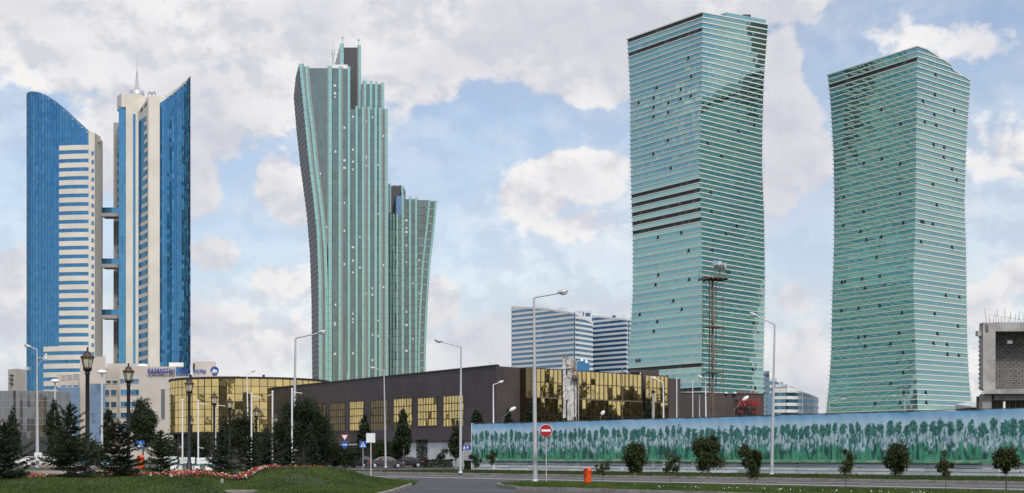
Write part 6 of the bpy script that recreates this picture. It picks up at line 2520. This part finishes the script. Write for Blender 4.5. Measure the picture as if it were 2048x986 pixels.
for px, yt in ((1128, 708), (1133.5, 716), (1148, 720), (1152.5, 724), (1157, 757)):
    MB().path([(XX(px, d), d + .25, -.05), W(px, yt, d + .25)], .07, 6).build('frame_post', M['rust'] if px < 1150 else M['concrete'], py_)
m = MB()
for y in (735, 760, 785, 805, 825):
    m.tube(W(1126, y, d + .25), W(1157, y + 1, d + .25), .05, .05, 5)
m.tube(W(1130, 720, d - .15), W(1139, 741, d - .15), .03, .03, 5)
m.tube(W(1150, 722, d - .15), W(1143, 760, d - .15), .03, .03, 5)
m.tube(W(1131, 738, d - .15), W(1150, 736, d - .15), .03, .03, 5)
m.build('frame_bar', M['rust'], py_)
a, b = W(1144.5, 758, d), W(1157, 750.5, d)
m = MB()
m.box((a[0], d - .7, a[2]), (b[0], d + .1, b[2]))
m.box((a[0] + .1, d - .6, a[2] - .12), (b[0] - .1, d, a[2] - .002))
m.build('lamp_box', M['rust'], py_)

# ------------------------------------------------------------------ white benches with teal seats
def bench(px, d, label, w=1.25):
    x = XX(px, d)
    g = hz(x, d)
    root = thing('bench', label, 'bench', (x, d, g), 'white benches with teal seats')
    for sgn in (-.32, .32):
        MB().box((x + sgn * w - .17, d - .22, g - .05), (x + sgn * w + .17, d + .22, g + .42)).build('support', M['white'], root)
    for k in range(3):
        MB().box((x - w / 2 - .08, d - .26 + k * .17, g + .423), (x + w / 2 + .08, d - .11 + k * .17, g + .47)).build('seat_plank', M['teal'], root)
    for k in range(2):
        MB().box((x - w * .42, d + .24, g + .5 + k * .17), (x + w * .42, d + .29, g + .65 + k * .17)).build('back_plank', M['white'], root)
    for sgn in (-.3, .3):
        MB().box((x + sgn * w - .05, d + .225, g + .1), (x + sgn * w + .05, d + .238, g + .8)).build('back_strut', M['white'], root)


bench(372, 76, 'white bench with teal seat beside the black lantern', 1.0)
bench(407, 76, 'white bench with teal seat partly behind the small blue spruce', 1.0)
bench(338, 75, 'white bench mostly hidden behind a spreading spruce', .9)
# white round plinth in front of the benches
x, d = XX(385, 74.5), 74.5
g = hz(x, d)


# ------------------------------------------------------------------ cars
def car(label, px, d, yaw, paint, g=.01, L=4.5, H=1.42):
    x0 = XX(px, d)
    root = thing('parked_car', label, 'car', (x0, d, g), 'parked cars')
    sx, sz = L / 4.5, H / 1.43
    cs, sn = math.cos(yaw), math.sin(yaw)

    def Tp(x, y, z):
        x, z = x * sx, z * sz
        return (x0 + x * cs - y * sn, d + x * sn + y * cs, g + z)

    def hwid(x, z):
        w = .86 if z < .97 else .86 - (z - .97) * .50
        if z < .35:
            w = .80
        return w * (1 - .12 * (abs(x) / 2.25) ** 5)

    arch = lambda cx: [(cx + .37 * math.cos(t), .31 + .37 * math.sin(t)) for t in np.linspace(0, math.pi, 9)]
    top = [(-2.22, .32), (-2.25, .6), (-2.2, .9), (-2.0, .96), (-1.5, .98), (0, .965), (1.18, .95), (1.7, .87), (2.1, .76), (2.23, .6), (2.2, .32)]
    bot = [(1.78, .22)] + arch(1.38) + [(.97, .22), (-.97, .22)] + arch(-1.38) + [(-1.78, .22)]
    out = top + bot
    m = MB()
    n_ = len(out)
    for sgn in (1, -1):
        q = [Tp(x, sgn * hwid(x, z), z) for x, z in out]
        m.face(q if sgn < 0 else q[::-1])
    for k in range(n_):
        (xa, za), (xb, zb_) = out[k], out[(k + 1) % n_]
        m.face([Tp(xa, -hwid(xa, za), za), Tp(xb, -hwid(xb, zb_), zb_), Tp(xb, hwid(xb, zb_), zb_), Tp(xa, hwid(xa, za), za)][::-1])
    # cabin frame and roof
    cab = [(-1.52, .97), (-.9, 1.36), (-.5, 1.42), (.1, 1.43), (.5, 1.38), (1.2, .955)]
    for k in range(1, 4):
        (xa, za), (xb, zb_) = cab[k], cab[k + 1]
        m.face([Tp(xa, -hwid(xa, za), za), Tp(xb, -hwid(xb, zb_), zb_), Tp(xb, hwid(xb, zb_), zb_), Tp(xa, hwid(xa, za), za)])
    for sgn in (1, -1):
        q = [Tp(x, sgn * hwid(x, z), z) for x, z in cab]
        m.face(q if sgn > 0 else q[::-1])
    body = m.build('body', paint, root)
    for (k, nm) in ((0, 'rear_window'), (4, 'windscreen')):
        (xa, za), (xb, zb_) = cab[k], cab[k + 1]
        m = MB()
        m.face([Tp(xa, -hwid(xa, za), za), Tp(xb, -hwid(xb, zb_), zb_), Tp(xb, hwid(xb, zb_), zb_), Tp(xa, hwid(xa, za), za)])
        m.build(nm, M['carglass'], root)
    for sgn in (1, -1):
        for poly in ([(-1.3, 1.0), (-.83, 1.31), (-.22, 1.37), (-.22, 1.0)], [(-.14, 1.0), (-.14, 1.37), (.1, 1.375), (.44, 1.33), (.98, 1.0)]):
            m = MB()
            q = [Tp(x, sgn * (hwid(x, z) + .012), z) for x, z in poly]
            m.face(q if sgn > 0 else q[::-1])
            m.build('side_window', M['carglass'], root)
        for cx in (1.38, -1.38):
            m = MB()
            m.tube(Tp(cx, sgn * .66, .31 / sz), Tp(cx, sgn * .87, .31 / sz), .31, .31, 18)
            t_ = m.build('wheel', M['tyre'], root)
            m = MB()
            m.tube(Tp(cx, sgn * .872, .31 / sz), Tp(cx, sgn * .882, .31 / sz), .2, .17, 12)
            m.build('rim', M['rim'], t_)
        m = MB()
        m.box((-.07, -.05, 0), (.07, .05, .12))
        m.v = [Tp(.85 + x, sgn * (.93) + y, 1.0 + z) for x, y, z in m.v]
        m.build('mirror', paint, root)
        m = MB()
        m.mesh([Tp(2.02, sgn * .58, .72), Tp(2.02, sgn * .84, .70), Tp(1.85, sgn * .86, .82), Tp(2.14, sgn * .58, .78), Tp(2.22, sgn * .56, .60), Tp(2.12, sgn * .83, .60)], [(3, 4, 5, 2), (4, 3, 2, 5)])
        m.build('headlight', M['headlight'], root)
        m = MB()
        q = [(-2.255, .5, .70), (-2.255, .78, .70), (-2.235, .78, .88), (-2.235, .5, .88)]
        q2 = [(-2.25, .79, .70), (-1.98, .872, .72), (-1.98, .872, .86), (-2.22, .79, .88)]
        for qq in (q, q2):
            pts_ = [Tp(x, sgn * y, z) for x, y, z in qq]
            m.face(pts_)
        m.build('taillight', M['taillight'], root)
        m = MB()
        for dx in (-.18, .78 - .9):
            pass
        for hx in (-.62, .5 - .2):
            m.box((hx - .08, 0, 0), (hx + .08, .02, .03))
        m.v = [Tp(x, sgn * .865 + (y if sgn > 0 else -y), .86 + z) for x, y, z in m.v]
        m.build('door_handle', M['chrome_dark'], root)
    m = MB()
    m.box((-2.27, -.25, .5), (-2.24, .25, .62))
    m.v = [Tp(*p) for p in m.v]
    m.build('number_plate', M['sign_white'], root)
    m = MB()
    m.box((2.17, -.75, .33), (2.26, .75, .42))
    m.box((-2.28, -.75, .33), (-2.2, .75, .42))
    m.v = [Tp(*p) for p in m.v]
    m.build('bumper', M['chrome_dark'], root)


PT = lambda n, c: material(n, c, .42, .1, var=.04, spec=.35)
car('grey sedan with red tail light parked behind the road verge', 772, 172, .16, PT('grey_paint', (.075, .07, .08)))
car('dark green car parked behind the give-way sign', 718, 181, math.pi - .5, PT('green_paint', (.012, .028, .026)), H=1.5)
car('black car parked beyond the grey sedan', 812, 184, math.pi + .35, PT('black_paint', (.022, .02, .022)))
car('teal car glimpsed behind the dark spruce at left', 198, 205, .1, PT('teal_paint', (.02, .15, .18)))
car('white car half hidden by shrubs under the left street light', 92, 205, .2, PT('white_paint_a', (.6, .6, .6)))
car('white car at the left edge behind the nearest spruce', 30, 190, .15, PT('white_paint_b', (.68, .68, .68)), H=1.9)
car('silver car beyond the switch box at far left', 60, 215, .15, PT('silver_paint', (.45, .46, .47)))
# ------------------------------------------------------------------ vegetation
def leaf_faces(P, size, aspect, up=None, spread=1.0):
    """rhombic leaves at P (n,3), random headings; up biases the long axis (n,3)"""
    n = len(P)
    a = rng.normal(0, 1, (n, 3))
    if up is not None:
        a = up + a * spread
    a /= np.linalg.norm(a, axis=1, keepdims=True)
    b = np.cross(a, rng.normal(0, 1, (n, 3)))
    b /= np.linalg.norm(b, axis=1, keepdims=True) + 1e-9
    s = (size * rng.uniform(.6, 1.35, n))[:, None] if np.isscalar(size) else (size * rng.uniform(.7, 1.3, n))[:, None]
    L, Wd = a * s * .5, b * s * .5 * aspect
    return np.stack([P - L, P + Wd, P + L, P - Wd], 1)


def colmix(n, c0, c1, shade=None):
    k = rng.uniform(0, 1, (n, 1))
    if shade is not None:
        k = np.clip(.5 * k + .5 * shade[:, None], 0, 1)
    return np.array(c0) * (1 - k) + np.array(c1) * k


def broadleaf(name, label, cat, x, y, z, H, z0, rx, nleaf, leaf, c0, c1, group=None, K=22, bark='bark', power=2.0, trunk=None, column=False, lean=0.0, clr=.32, ragged=.25):
    """tapered trunk, limbs to leaf clusters; crown between z0 and H above the foot"""
    root = thing(name, label, cat, (x, y, z), group)
    tr = trunk or H * .014
    cz, ch = (z0 + H) / 2, (H - z0) / 2
    cl = []
    for k in range(K):
        for _ in range(40):
            p = rng.uniform(-1, 1, 3)
            if column:
                u_ = (p[2] + 1) / 2
                prof = min(1.0, (1 - u_) * 1.5 + .10) * min(1.0, .55 + u_ * 3)
                if math.hypot(p[0], p[1]) < prof:
                    break
            elif (p ** 2).sum() < 1:
                break
        q = Vector((x + p[0] * rx * .82 + lean * (p[2] + 1) * ch, y + p[1] * rx * .82, z + cz + p[2] * ch * .9))
        cl.append(q)
    m = MB()
    T = Vector((x + lean * ch * 1.4, y, z + z0 + ch * 1.2))
    B = Vector((x, y, z - .08))
    mids = [B, B.lerp(T, .35) + Vector((rng.normal(0, .02) * H, rng.normal(0, .02) * H, 0)), B.lerp(T, .7) + Vector((rng.normal(0, .02) * H, 0, 0)), T]
    m.path([tuple(p) for p in mids], [tr, tr * .8, tr * .55, tr * .2], 7)
    m.build('trunk', M[bark], root)
    m = MB()
    for q in cl[:max(6, K // 2)]:
        t = min(.95, max(.25, (q.z - z - .25 * (q.z - z)) / (T.z - z)))
        s = B.lerp(T, t)
        md = s.lerp(q, .5) + Vector((0, 0, -.04 * H))
        m.path([tuple(s), tuple(md), tuple(q)], [tr * .35, tr * .22, tr * .08], 5)
    m.build('limbs', M[bark], root)
    rc = rx * clr
    per = nleaf // K
    Ps, sh = [], []
    for q in cl:
        r_ = rc * rng.uniform(.7, 1.4)
        g = rng.normal(0, 1, (per, 3))
        g /= np.linalg.norm(g, axis=1, keepdims=True)
        g *= (rng.uniform(0, 1, (per, 1)) ** .5) * r_ * (1 + ragged * rng.normal(0, 1, (per, 1)))
        g[:, 2] *= (1.5 if column else 1.0)
        Ps.append(np.array(q) + g)
        sh.append(np.full(per, rng.uniform(0, 1)))
    P = np.concatenate(Ps)
    sh = np.concatenate(sh)
    P[:, 2] = np.maximum(P[:, 2], z + .05)
    quadmesh('crown', leaf_faces(P, leaf, .62), colmix(len(P), c0, c1, sh), M['leaf'], root)
    return root


def spruce(name, label, cat, x, y, z, H, Rb, nw, c0, c1, group=None, twig=.17, dens=1.0, droop=.25, spindly=0.0, tip=1.0):
    root = thing(name, label, cat, (x, y, z), group)
    MB().path([(x, y, z - .08), (x, y, z + H * .5), (x, y, z + H)], [H * .02, H * .012, .008], 7).build('trunk', M['bark'], root)
    Ps, As, sz, sh = [], [], [], []
    br = MB()
    for w in range(nw):
        f = (w + .5) / nw
        zz = z + H * (.04 + .94 * f)
        prof = (1 - f) ** (.85 + spindly) * tip + .03
        nb = max(4, int(rng.integers(7, 10) * (1 - .3 * f)))
        a0 = rng.uniform(0, 6.28)
        for k in range(nb):
            a = a0 + 6.283 * k / nb + rng.normal(0, .18)
            L = Rb * prof * rng.uniform(.5, 1.3)
            rise = .10 + .45 * f + rng.normal(0, .16)
            dv = np.array([math.cos(a), math.sin(a), rise - droop * (1 - f)])
            e = np.array([x, y, zz]) + dv * L
            if L > .15:
                br.tube((x, y, zz), tuple(e), .012 + .008 * (1 - f), .004, 4)
            nt = max(6, int(L * 92 * dens))
            t = rng.uniform(.08, 1.05, nt)
            sdv = np.array([-math.sin(a), math.cos(a), 0])
            wdt = (1.02 - t) * L * .30 + .03
            lat = rng.normal(0, .55, nt) * wdt
            P = np.array([x, y, zz]) + dv * L * t[:, None] + sdv * lat[:, None]
            P[:, 2] += -np.abs(lat) * .22 + rng.normal(0, .025, nt) + .12 * L * t ** 3
            A = dv[None, :] * .9 + sdv[None, :] * np.sign(lat)[:, None] * .75 + np.array([0, 0, -.08])
            Ps.append(P); As.append(A)
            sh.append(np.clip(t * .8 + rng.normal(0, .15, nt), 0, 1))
    # leader
    nt = 40
    t = rng.uniform(.86, 1.02, nt)
    P = np.stack([np.full(nt, x) + rng.normal(0, .02, nt), np.full(nt, y) + rng.normal(0, .02, nt), z + H * t], 1)
    Ps.append(P); As.append(np.tile([0, 0, 1.0], (nt, 1))); sh.append(np.ones(nt))
    P, A, sh = np.concatenate(Ps), np.concatenate(As), np.concatenate(sh)
    P[:, 2] = np.maximum(P[:, 2], z + .04)
    br.build('branches', M['bark'], root)
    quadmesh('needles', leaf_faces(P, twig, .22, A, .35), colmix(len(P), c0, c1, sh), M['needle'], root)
    return root


def px_h(px, d, ytop_, g):
    return ZZ(ytop_, d) - g


DKG, DKG2 = (.012, .022, .011), (.040, .062, .026)
# young trees on the island and the verge
SG = 'young trees along the road'
for (px, d, yt, yb, hw, n_, lab, K) in (
        (1270, 66, 884, 944, 27, 5200, 'dense round-headed young tree right of the orange bin', 26),
        (1500, 66, 889, 953, 25, 4600, 'dense oval young tree just left of the leaning street light', 24),
        (1790, 57, 889, 944, 32, 3600, 'broad young tree in front of the right tower corner', 22),
        (2012, 53.5, 888, 958, 27, 2200, 'loose-leaved young tree at the right edge of the picture', 20),
        (1205, 71, 916, 953, 16, 330, 'nearly bare sapling between the bin and the round-headed tree', 9),
        (1341, 68, 908, 952, 22, 620, 'thin sparse sapling left of the largest young tree', 12),
        (1691, 60, 900, 950, 24, 640, 'thin sparse sapling in front of the left foot of right tower', 12),
        (1891, 55, 901, 962, 21, 700, 'thin sapling with hanging leaf tuft between two broad young trees', 12)):
    z = .12
    H = px_h(px, d, yt, z)
    z0 = px_h(px, d, yb, z)
    broadleaf('young_tree', lab, 'tree', XX(px, d), d, z, H, z0, hw / FPX * d, int(n_ * 1.7), .095, (.020, .032, .011), (.075, .088, .028), SG, K=K, trunk=.028 if n_ > 1000 else .016,
              bark='bark_pale' if n_ > 3000 else 'bark', clr=.36 if n_ > 1000 else .30)
d = 68
broadleaf('young_tree', 'largest young tree on the island, leaning left with a gap in its crown', 'tree', XX(1417, d), d, .12, px_h(1410, d, 866, .12), px_h(1410, d, 948, .12), 33 / FPX * d, 10500, .10,
          (.020, .032, .011), (.072, .088, .028), SG, K=30, trunk=.03, bark='bark_pale', lean=-.09, clr=.34)
for (px, d, yt, yb, hw, n_, lab) in ((985, 118, 898, 928, 14, 900, 'small dark sapling before the left part of the painted fence'), (951, 124, 907, 936, 17, 800, 'small bushy sapling at the left end of the painted fence'),
                                     (887, 122, 893, 932, 16, 900, 'small light green sapling left of the kerbside street light')):
    broadleaf('young_tree', lab, 'tree', XX(px, d), d, .12, px_h(px, d, yt, .12), px_h(px, d, yb, .12), hw / FPX * d, n_, .13, (.020, .034, .012), (.06, .075, .026), SG, K=12, trunk=.025)

# poplars
PG = 'poplars'
for (px, d, yt, hw, n_, lab, c1, yb) in (
        (286, 205, 768, 29, 9500, 'tall dark poplar in front of the cream podium', (.05, .075, .032), 900),
        (107, 222, 776, 15, 5000, 'tall dark poplar beside the left street light', (.045, .07, .03), 905),
        (26, 242, 806, 15, 3200, 'slim dark poplar before the grey panelled hall', (.04, .065, .03), 900),
        (216, 212, 798, 14, 3200, 'slim pale poplar left of the ribbon-windowed block', (.06, .08, .036), 900),
        (806, 186, 815, 16, 3600, 'poplar in front of the leftmost bright gold window', (.045, .07, .03), 900),
        (729, 192, 824, 14, 3000, 'dark poplar growing against the brown wall near the give-way sign', (.04, .062, .03), 900),
        (912, 160, 838, 13, 3000, 'poplar with pale trunk just left of the kerbside street light', (.045, .065, .03), 915),
        (954, 178, 812, 11, 2000, 'dark poplar top behind the left end of the fence', (.04, .06, .028), 860),
        (1017, 178, 815, 9, 1400, 'small dark poplar top behind the bent yellowish lamp', (.04, .06, .028), 860),
        (1061, 180, 800, 11, 1800, 'dark poplar against the left gold bay', (.04, .06, .028), 860),
        (1119, 182, 826, 8, 1000, 'low dark tree in the recess of the gold facade', (.04, .06, .028), 870),
        (1298, 190, 795, 14, 2200, 'dark conical tree against the right gold bay', (.045, .07, .032), 870)):
    x = XX(px, d)
    broadleaf('poplar', lab, 'tree', x, d, 0.0, ZZ(yt, d), max(.6, ZZ(yb, d)), hw * 1.15 / FPX * d, int(n_ * 1.7), .26, (.012, .020, .010), c1, PG, K=84, column=True, clr=.26, trunk=.12, bark='bark_pale' if px == 912 else 'bark')

# shrubs and willows round the car park and behind the mound
for (px, d, yt, hw, yb, n_, leaf, lab, cat, cc) in (
        (762, 190, 878, 26, 922, 5200, .22, 'rounded green willow bush behind the parked cars', 'bush', (.06, .085, .03)),
        (800, 188, 877, 24, 918, 4800, .22, 'rounded green willow bush left of the clipped hedge', 'bush', (.062, .085, .028)),
        (713, 176, 885, 17, 925, 1800, .22, 'leafy bush growing behind the crossing sign', 'bush', (.045, .065, .026)),
        (690, 90, 893, 28, 938, 3600, .10, 'brownish green shrub at the right end of the flower bed', 'bush', (.05, .06, .026)),
        (655, 90, 874, 36, 938, 5200, .10, 'dark leafy shrub behind the mound crest', 'bush', (.032, .05, .020)),
        (606, 88, 794, 58, 935, 19000, .11, 'tall dark larch-like tree behind the banner poles', 'tree', (.026, .046, .018)),
        (478, 92, 818, 48, 925, 12000, .11, 'feathery willow behind the lantern posts', 'tree', (.045, .062, .025)),
        (540, 91, 862, 46, 935, 7000, .11, 'dark olive shrub between the lantern posts and the larch-like tree', 'bush', (.034, .05, .02)),
        (640, 92, 846, 40, 935, 7000, .11, 'dark green shrub right of the larch-like tree', 'bush', (.034, .05, .02)),
        (395, 100, 862, 40, 925, 3000, .13, 'low olive shrubs in front of the gold rotunda', 'bush', (.045, .06, .025)),
        (330, 98, 868, 36, 930, 3200, .13, 'olive shrub left of the benches', 'bush', (.04, .055, .022)),
        (172, 175, 868, 26, 930, 4200, .22, 'yellow-green rounded shrub behind the largest lantern', 'bush', (.07, .095, .026)),
        (128, 172, 872, 36, 935, 4200, .22, 'dark clipped shrub mass beside the left street light', 'bush', (.035, .055, .02)),
        (196, 180, 885, 20, 930, 2500, .22, 'pale green willow shrub left of the teal car', 'bush', (.06, .08, .03)),
        (15, 150, 882, 30, 930, 2600, .18, 'dull green shrub at the far left edge', 'bush', (.04, .055, .024))):
    x = XX(px, d)
    g = hz(x, d) if d < 98 else .05
    broadleaf('shrub' if cat == 'bush' else 'tree', lab, cat, x, d, g, ZZ(yt, d) - g, max(.05, ZZ(yb, d) - g), hw / FPX * d, n_, leaf, (.012, .018, .008), cc, 'shrubs and willows', K=34, clr=.34, trunk=.06)


def hedge(label, x0, x1, yt, d, dep, n_, c1):
    """clipped hedge: leaves over and just inside a rounded block"""
    xa, xb, zt = XX(x0, d), XX(x1, d), ZZ(yt, d)
    root = thing('hedge', label, 'hedge', ((xa + xb) / 2, d, 0), 'clipped hedges')
    P = np.stack([rng.uniform(xa, xb, n_), rng.uniform(d, d + dep, n_), rng.uniform(.05, zt, n_)], 1)
    f = rng.integers(0, 3, n_)
    P[f == 0, 1] = d + np.abs(rng.normal(0, .08, (f == 0).sum()))
    P[f == 1, 2] = zt - np.abs(rng.normal(0, .08, (f == 1).sum()))
    P += .05 * np.sin(P[:, [1, 2, 0]] * 3.1)
    quadmesh('foliage', leaf_faces(P, .16, .6), colmix(n_, (.012, .022, .010), c1), M['leaf'], root)
    m = MB()
    for k in range(4):
        xx = xa + (xb - xa) * (k + .5) / 4
        m.tube((xx, d + dep / 2, -.05), (xx, d + dep / 2, zt * .8), .04, .02, 5)
    m.build('stems', M['bark'], root)


hedge('tall clipped dark hedge block against the white wall', 833, 855, 880, 186, 1.3, 4200, (.03, .048, .02))
hedge('long low clipped hedge at the foot of the white wall', 846, 905, 919, 184, 1.2, 3800, (.045, .07, .025))
hedge('low dark hedge right of the poplar with pale trunk', 928, 944, 921, 150, 1.2, 1400, (.035, .055, .022))

# spruces by the flower bed
SP = 'ornamental spruces'
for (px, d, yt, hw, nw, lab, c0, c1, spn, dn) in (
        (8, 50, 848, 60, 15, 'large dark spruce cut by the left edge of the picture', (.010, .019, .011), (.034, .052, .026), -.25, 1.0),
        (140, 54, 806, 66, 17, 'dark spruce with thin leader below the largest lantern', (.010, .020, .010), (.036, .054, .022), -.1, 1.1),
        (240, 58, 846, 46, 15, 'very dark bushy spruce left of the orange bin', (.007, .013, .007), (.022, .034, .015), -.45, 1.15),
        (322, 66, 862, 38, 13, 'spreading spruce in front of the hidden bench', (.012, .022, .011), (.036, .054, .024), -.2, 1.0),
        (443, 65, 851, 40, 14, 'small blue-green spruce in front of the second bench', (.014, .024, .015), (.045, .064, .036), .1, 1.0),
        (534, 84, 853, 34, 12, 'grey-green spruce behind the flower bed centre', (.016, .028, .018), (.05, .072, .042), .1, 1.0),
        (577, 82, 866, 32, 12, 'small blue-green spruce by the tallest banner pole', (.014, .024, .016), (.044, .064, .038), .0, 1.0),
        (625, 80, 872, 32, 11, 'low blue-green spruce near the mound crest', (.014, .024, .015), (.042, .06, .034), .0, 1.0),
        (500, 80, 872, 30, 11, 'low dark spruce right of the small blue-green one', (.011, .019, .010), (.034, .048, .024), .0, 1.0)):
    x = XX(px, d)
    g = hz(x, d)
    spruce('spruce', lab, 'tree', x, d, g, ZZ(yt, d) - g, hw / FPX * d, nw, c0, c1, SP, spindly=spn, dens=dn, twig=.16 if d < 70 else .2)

# flower beds behind the mounds
def flowers(name, x, y, label):
    n = len(x)
    z = hgt(x, y)
    # foliage
    m_ = n * 3
    ix = rng.integers(0, n, m_)
    P = np.stack([x[ix] + rng.normal(0, .12, m_), y[ix] + rng.normal(0, .12, m_), z[ix] + rng.uniform(.02, .16, m_)], 1)
    Vl = leaf_faces(P, .11, .45, np.tile([0, 0, .8], (m_, 1)), .8)
    cl = colmix(m_, (.02, .04, .012), (.06, .09, .03))
    P = np.stack([x, y, z + rng.uniform(.14, .24, n)], 1)
    pal = np.array([(.45, .05, .03), (.50, .14, .09), (.50, .07, .09), (.60, .34, .33), (.62, .45, .05), (.68, .66, .6), (.35, .04, .18), (.12, .06, .25)])
    band = (.5 + .5 * np.sin(x * 2.3 + y)) * .3
    w = rng.uniform(0, 1, n)
    ci = np.select([w < .32, w < .50, w < .60, w < .70, w < .80, w < .91, w < .97], [0, 1, 2, 3, 4, 5, 6], 7)
    col = pal[ci]
    Vs, Cs = [Vl], [cl]
    for k in range(3):
        Vs.append(leaf_faces(P + rng.normal(0, .012, (n, 3)), .10, .95))
        Cs.append(col * rng.uniform(.8, 1.1, (n, 1)))
    stuff(quadmesh(name, np.concatenate(Vs), np.concatenate(Cs), M['flower']), label, 'flowers')


xs_, ys_ = [], []
for (pa, pb, da, db, n_, wd) in ((55, 160, 53.5, 55.5, 170, .5), (160, 290, 56.5, 59, 40, .4), (285, 345, 60, 62, 60, .6), (340, 500, 57.5, 61.5, 330, .8), (345, 420, 64, 66, 130, .7), (480, 560, 61, 68, 210, .7), (550, 648, 68, 72, 170, .6)):
    t = rng.uniform(0, 1, n_)
    dd_ = da + (db - da) * t + rng.normal(0, wd, n_)
    xs_.append((pa + (pb - pa) * t + rng.normal(0, 3, n_) - CX) / FPX * dd_)
    ys_.append(dd_)
flowers('flower_bed', np.concatenate(xs_), np.concatenate(ys_), 'red, pink, yellow and white bedding flowers along the mound')
n = 40
s = rng.uniform(-44, -30, n)
t = rng.uniform(42.3, 44.5, n)
P = np.stack([s * UX + t * NX, s * UY + t * NY, np.full(n, .2)], 1)
stuff(quadmesh('daisies', np.concatenate([leaf_faces(P, .07, .9), leaf_faces(P, .06, .9)]), np.full((2 * n, 3), .7), M['flower']), 'tiny white flowers in the island grass', 'flowers')

# unseen tree belt added right of the frame, for the gold facade to mirror
n_ = 24000
t = rng.uniform(0, 1, n_)
cx_ = 105 + 40 * t
cy_ = 168 + 170 * t
top_ = 14.0 + 2.2 * np.sin(t * 37) + 1.8 * np.sin(t * 91 + 1)
P = np.stack([cx_ + rng.normal(0, 2.0, n_), cy_ + rng.normal(0, 2.0, n_), top_ * rng.uniform(.03, 1, n_) ** .8], 1)
stuff(quadmesh('unseen_tree_belt', leaf_faces(P, 1.1, .7), colmix(n_, (.015, .024, .01), (.05, .07, .026)), M['leaf']), 'unseen belt of dark trees added for the gold glass facade to mirror', 'trees')

# unseen city blocks added behind the camera as dark reflections for the glass
m = MB()
rb = random.Random(12)
x = -330.0
while x < 330:
    w, h, dp = rb.uniform(18, 46), rb.choice((16, 20, 26, 34, 48, 62)), rb.uniform(14, 22)
    y = -170 - rb.uniform(0, 130)
    v = rb.uniform(.6, 1.4)
    m.box((x, y - dp, -.05), (x + w, y, h), (v, v, v))
    for f in range(int(h / 3.3)):
        m.box((x + 1, y, f * 3.3 + 1.2), (x + w - 1, y + .15, f * 3.3 + 2.7), (.25, .27, .3))
    x += w + rb.uniform(4, 40)
m.box((178, 180, -.05), (196, 350, 17), (.8, .75, .7))  # added block out of view to the right, for the gold facade to mirror
stuff(m.build('unseen_city_blocks', M['grey_beige']), 'unseen city blocks added for the gold and blue glass to mirror', 'buildings')
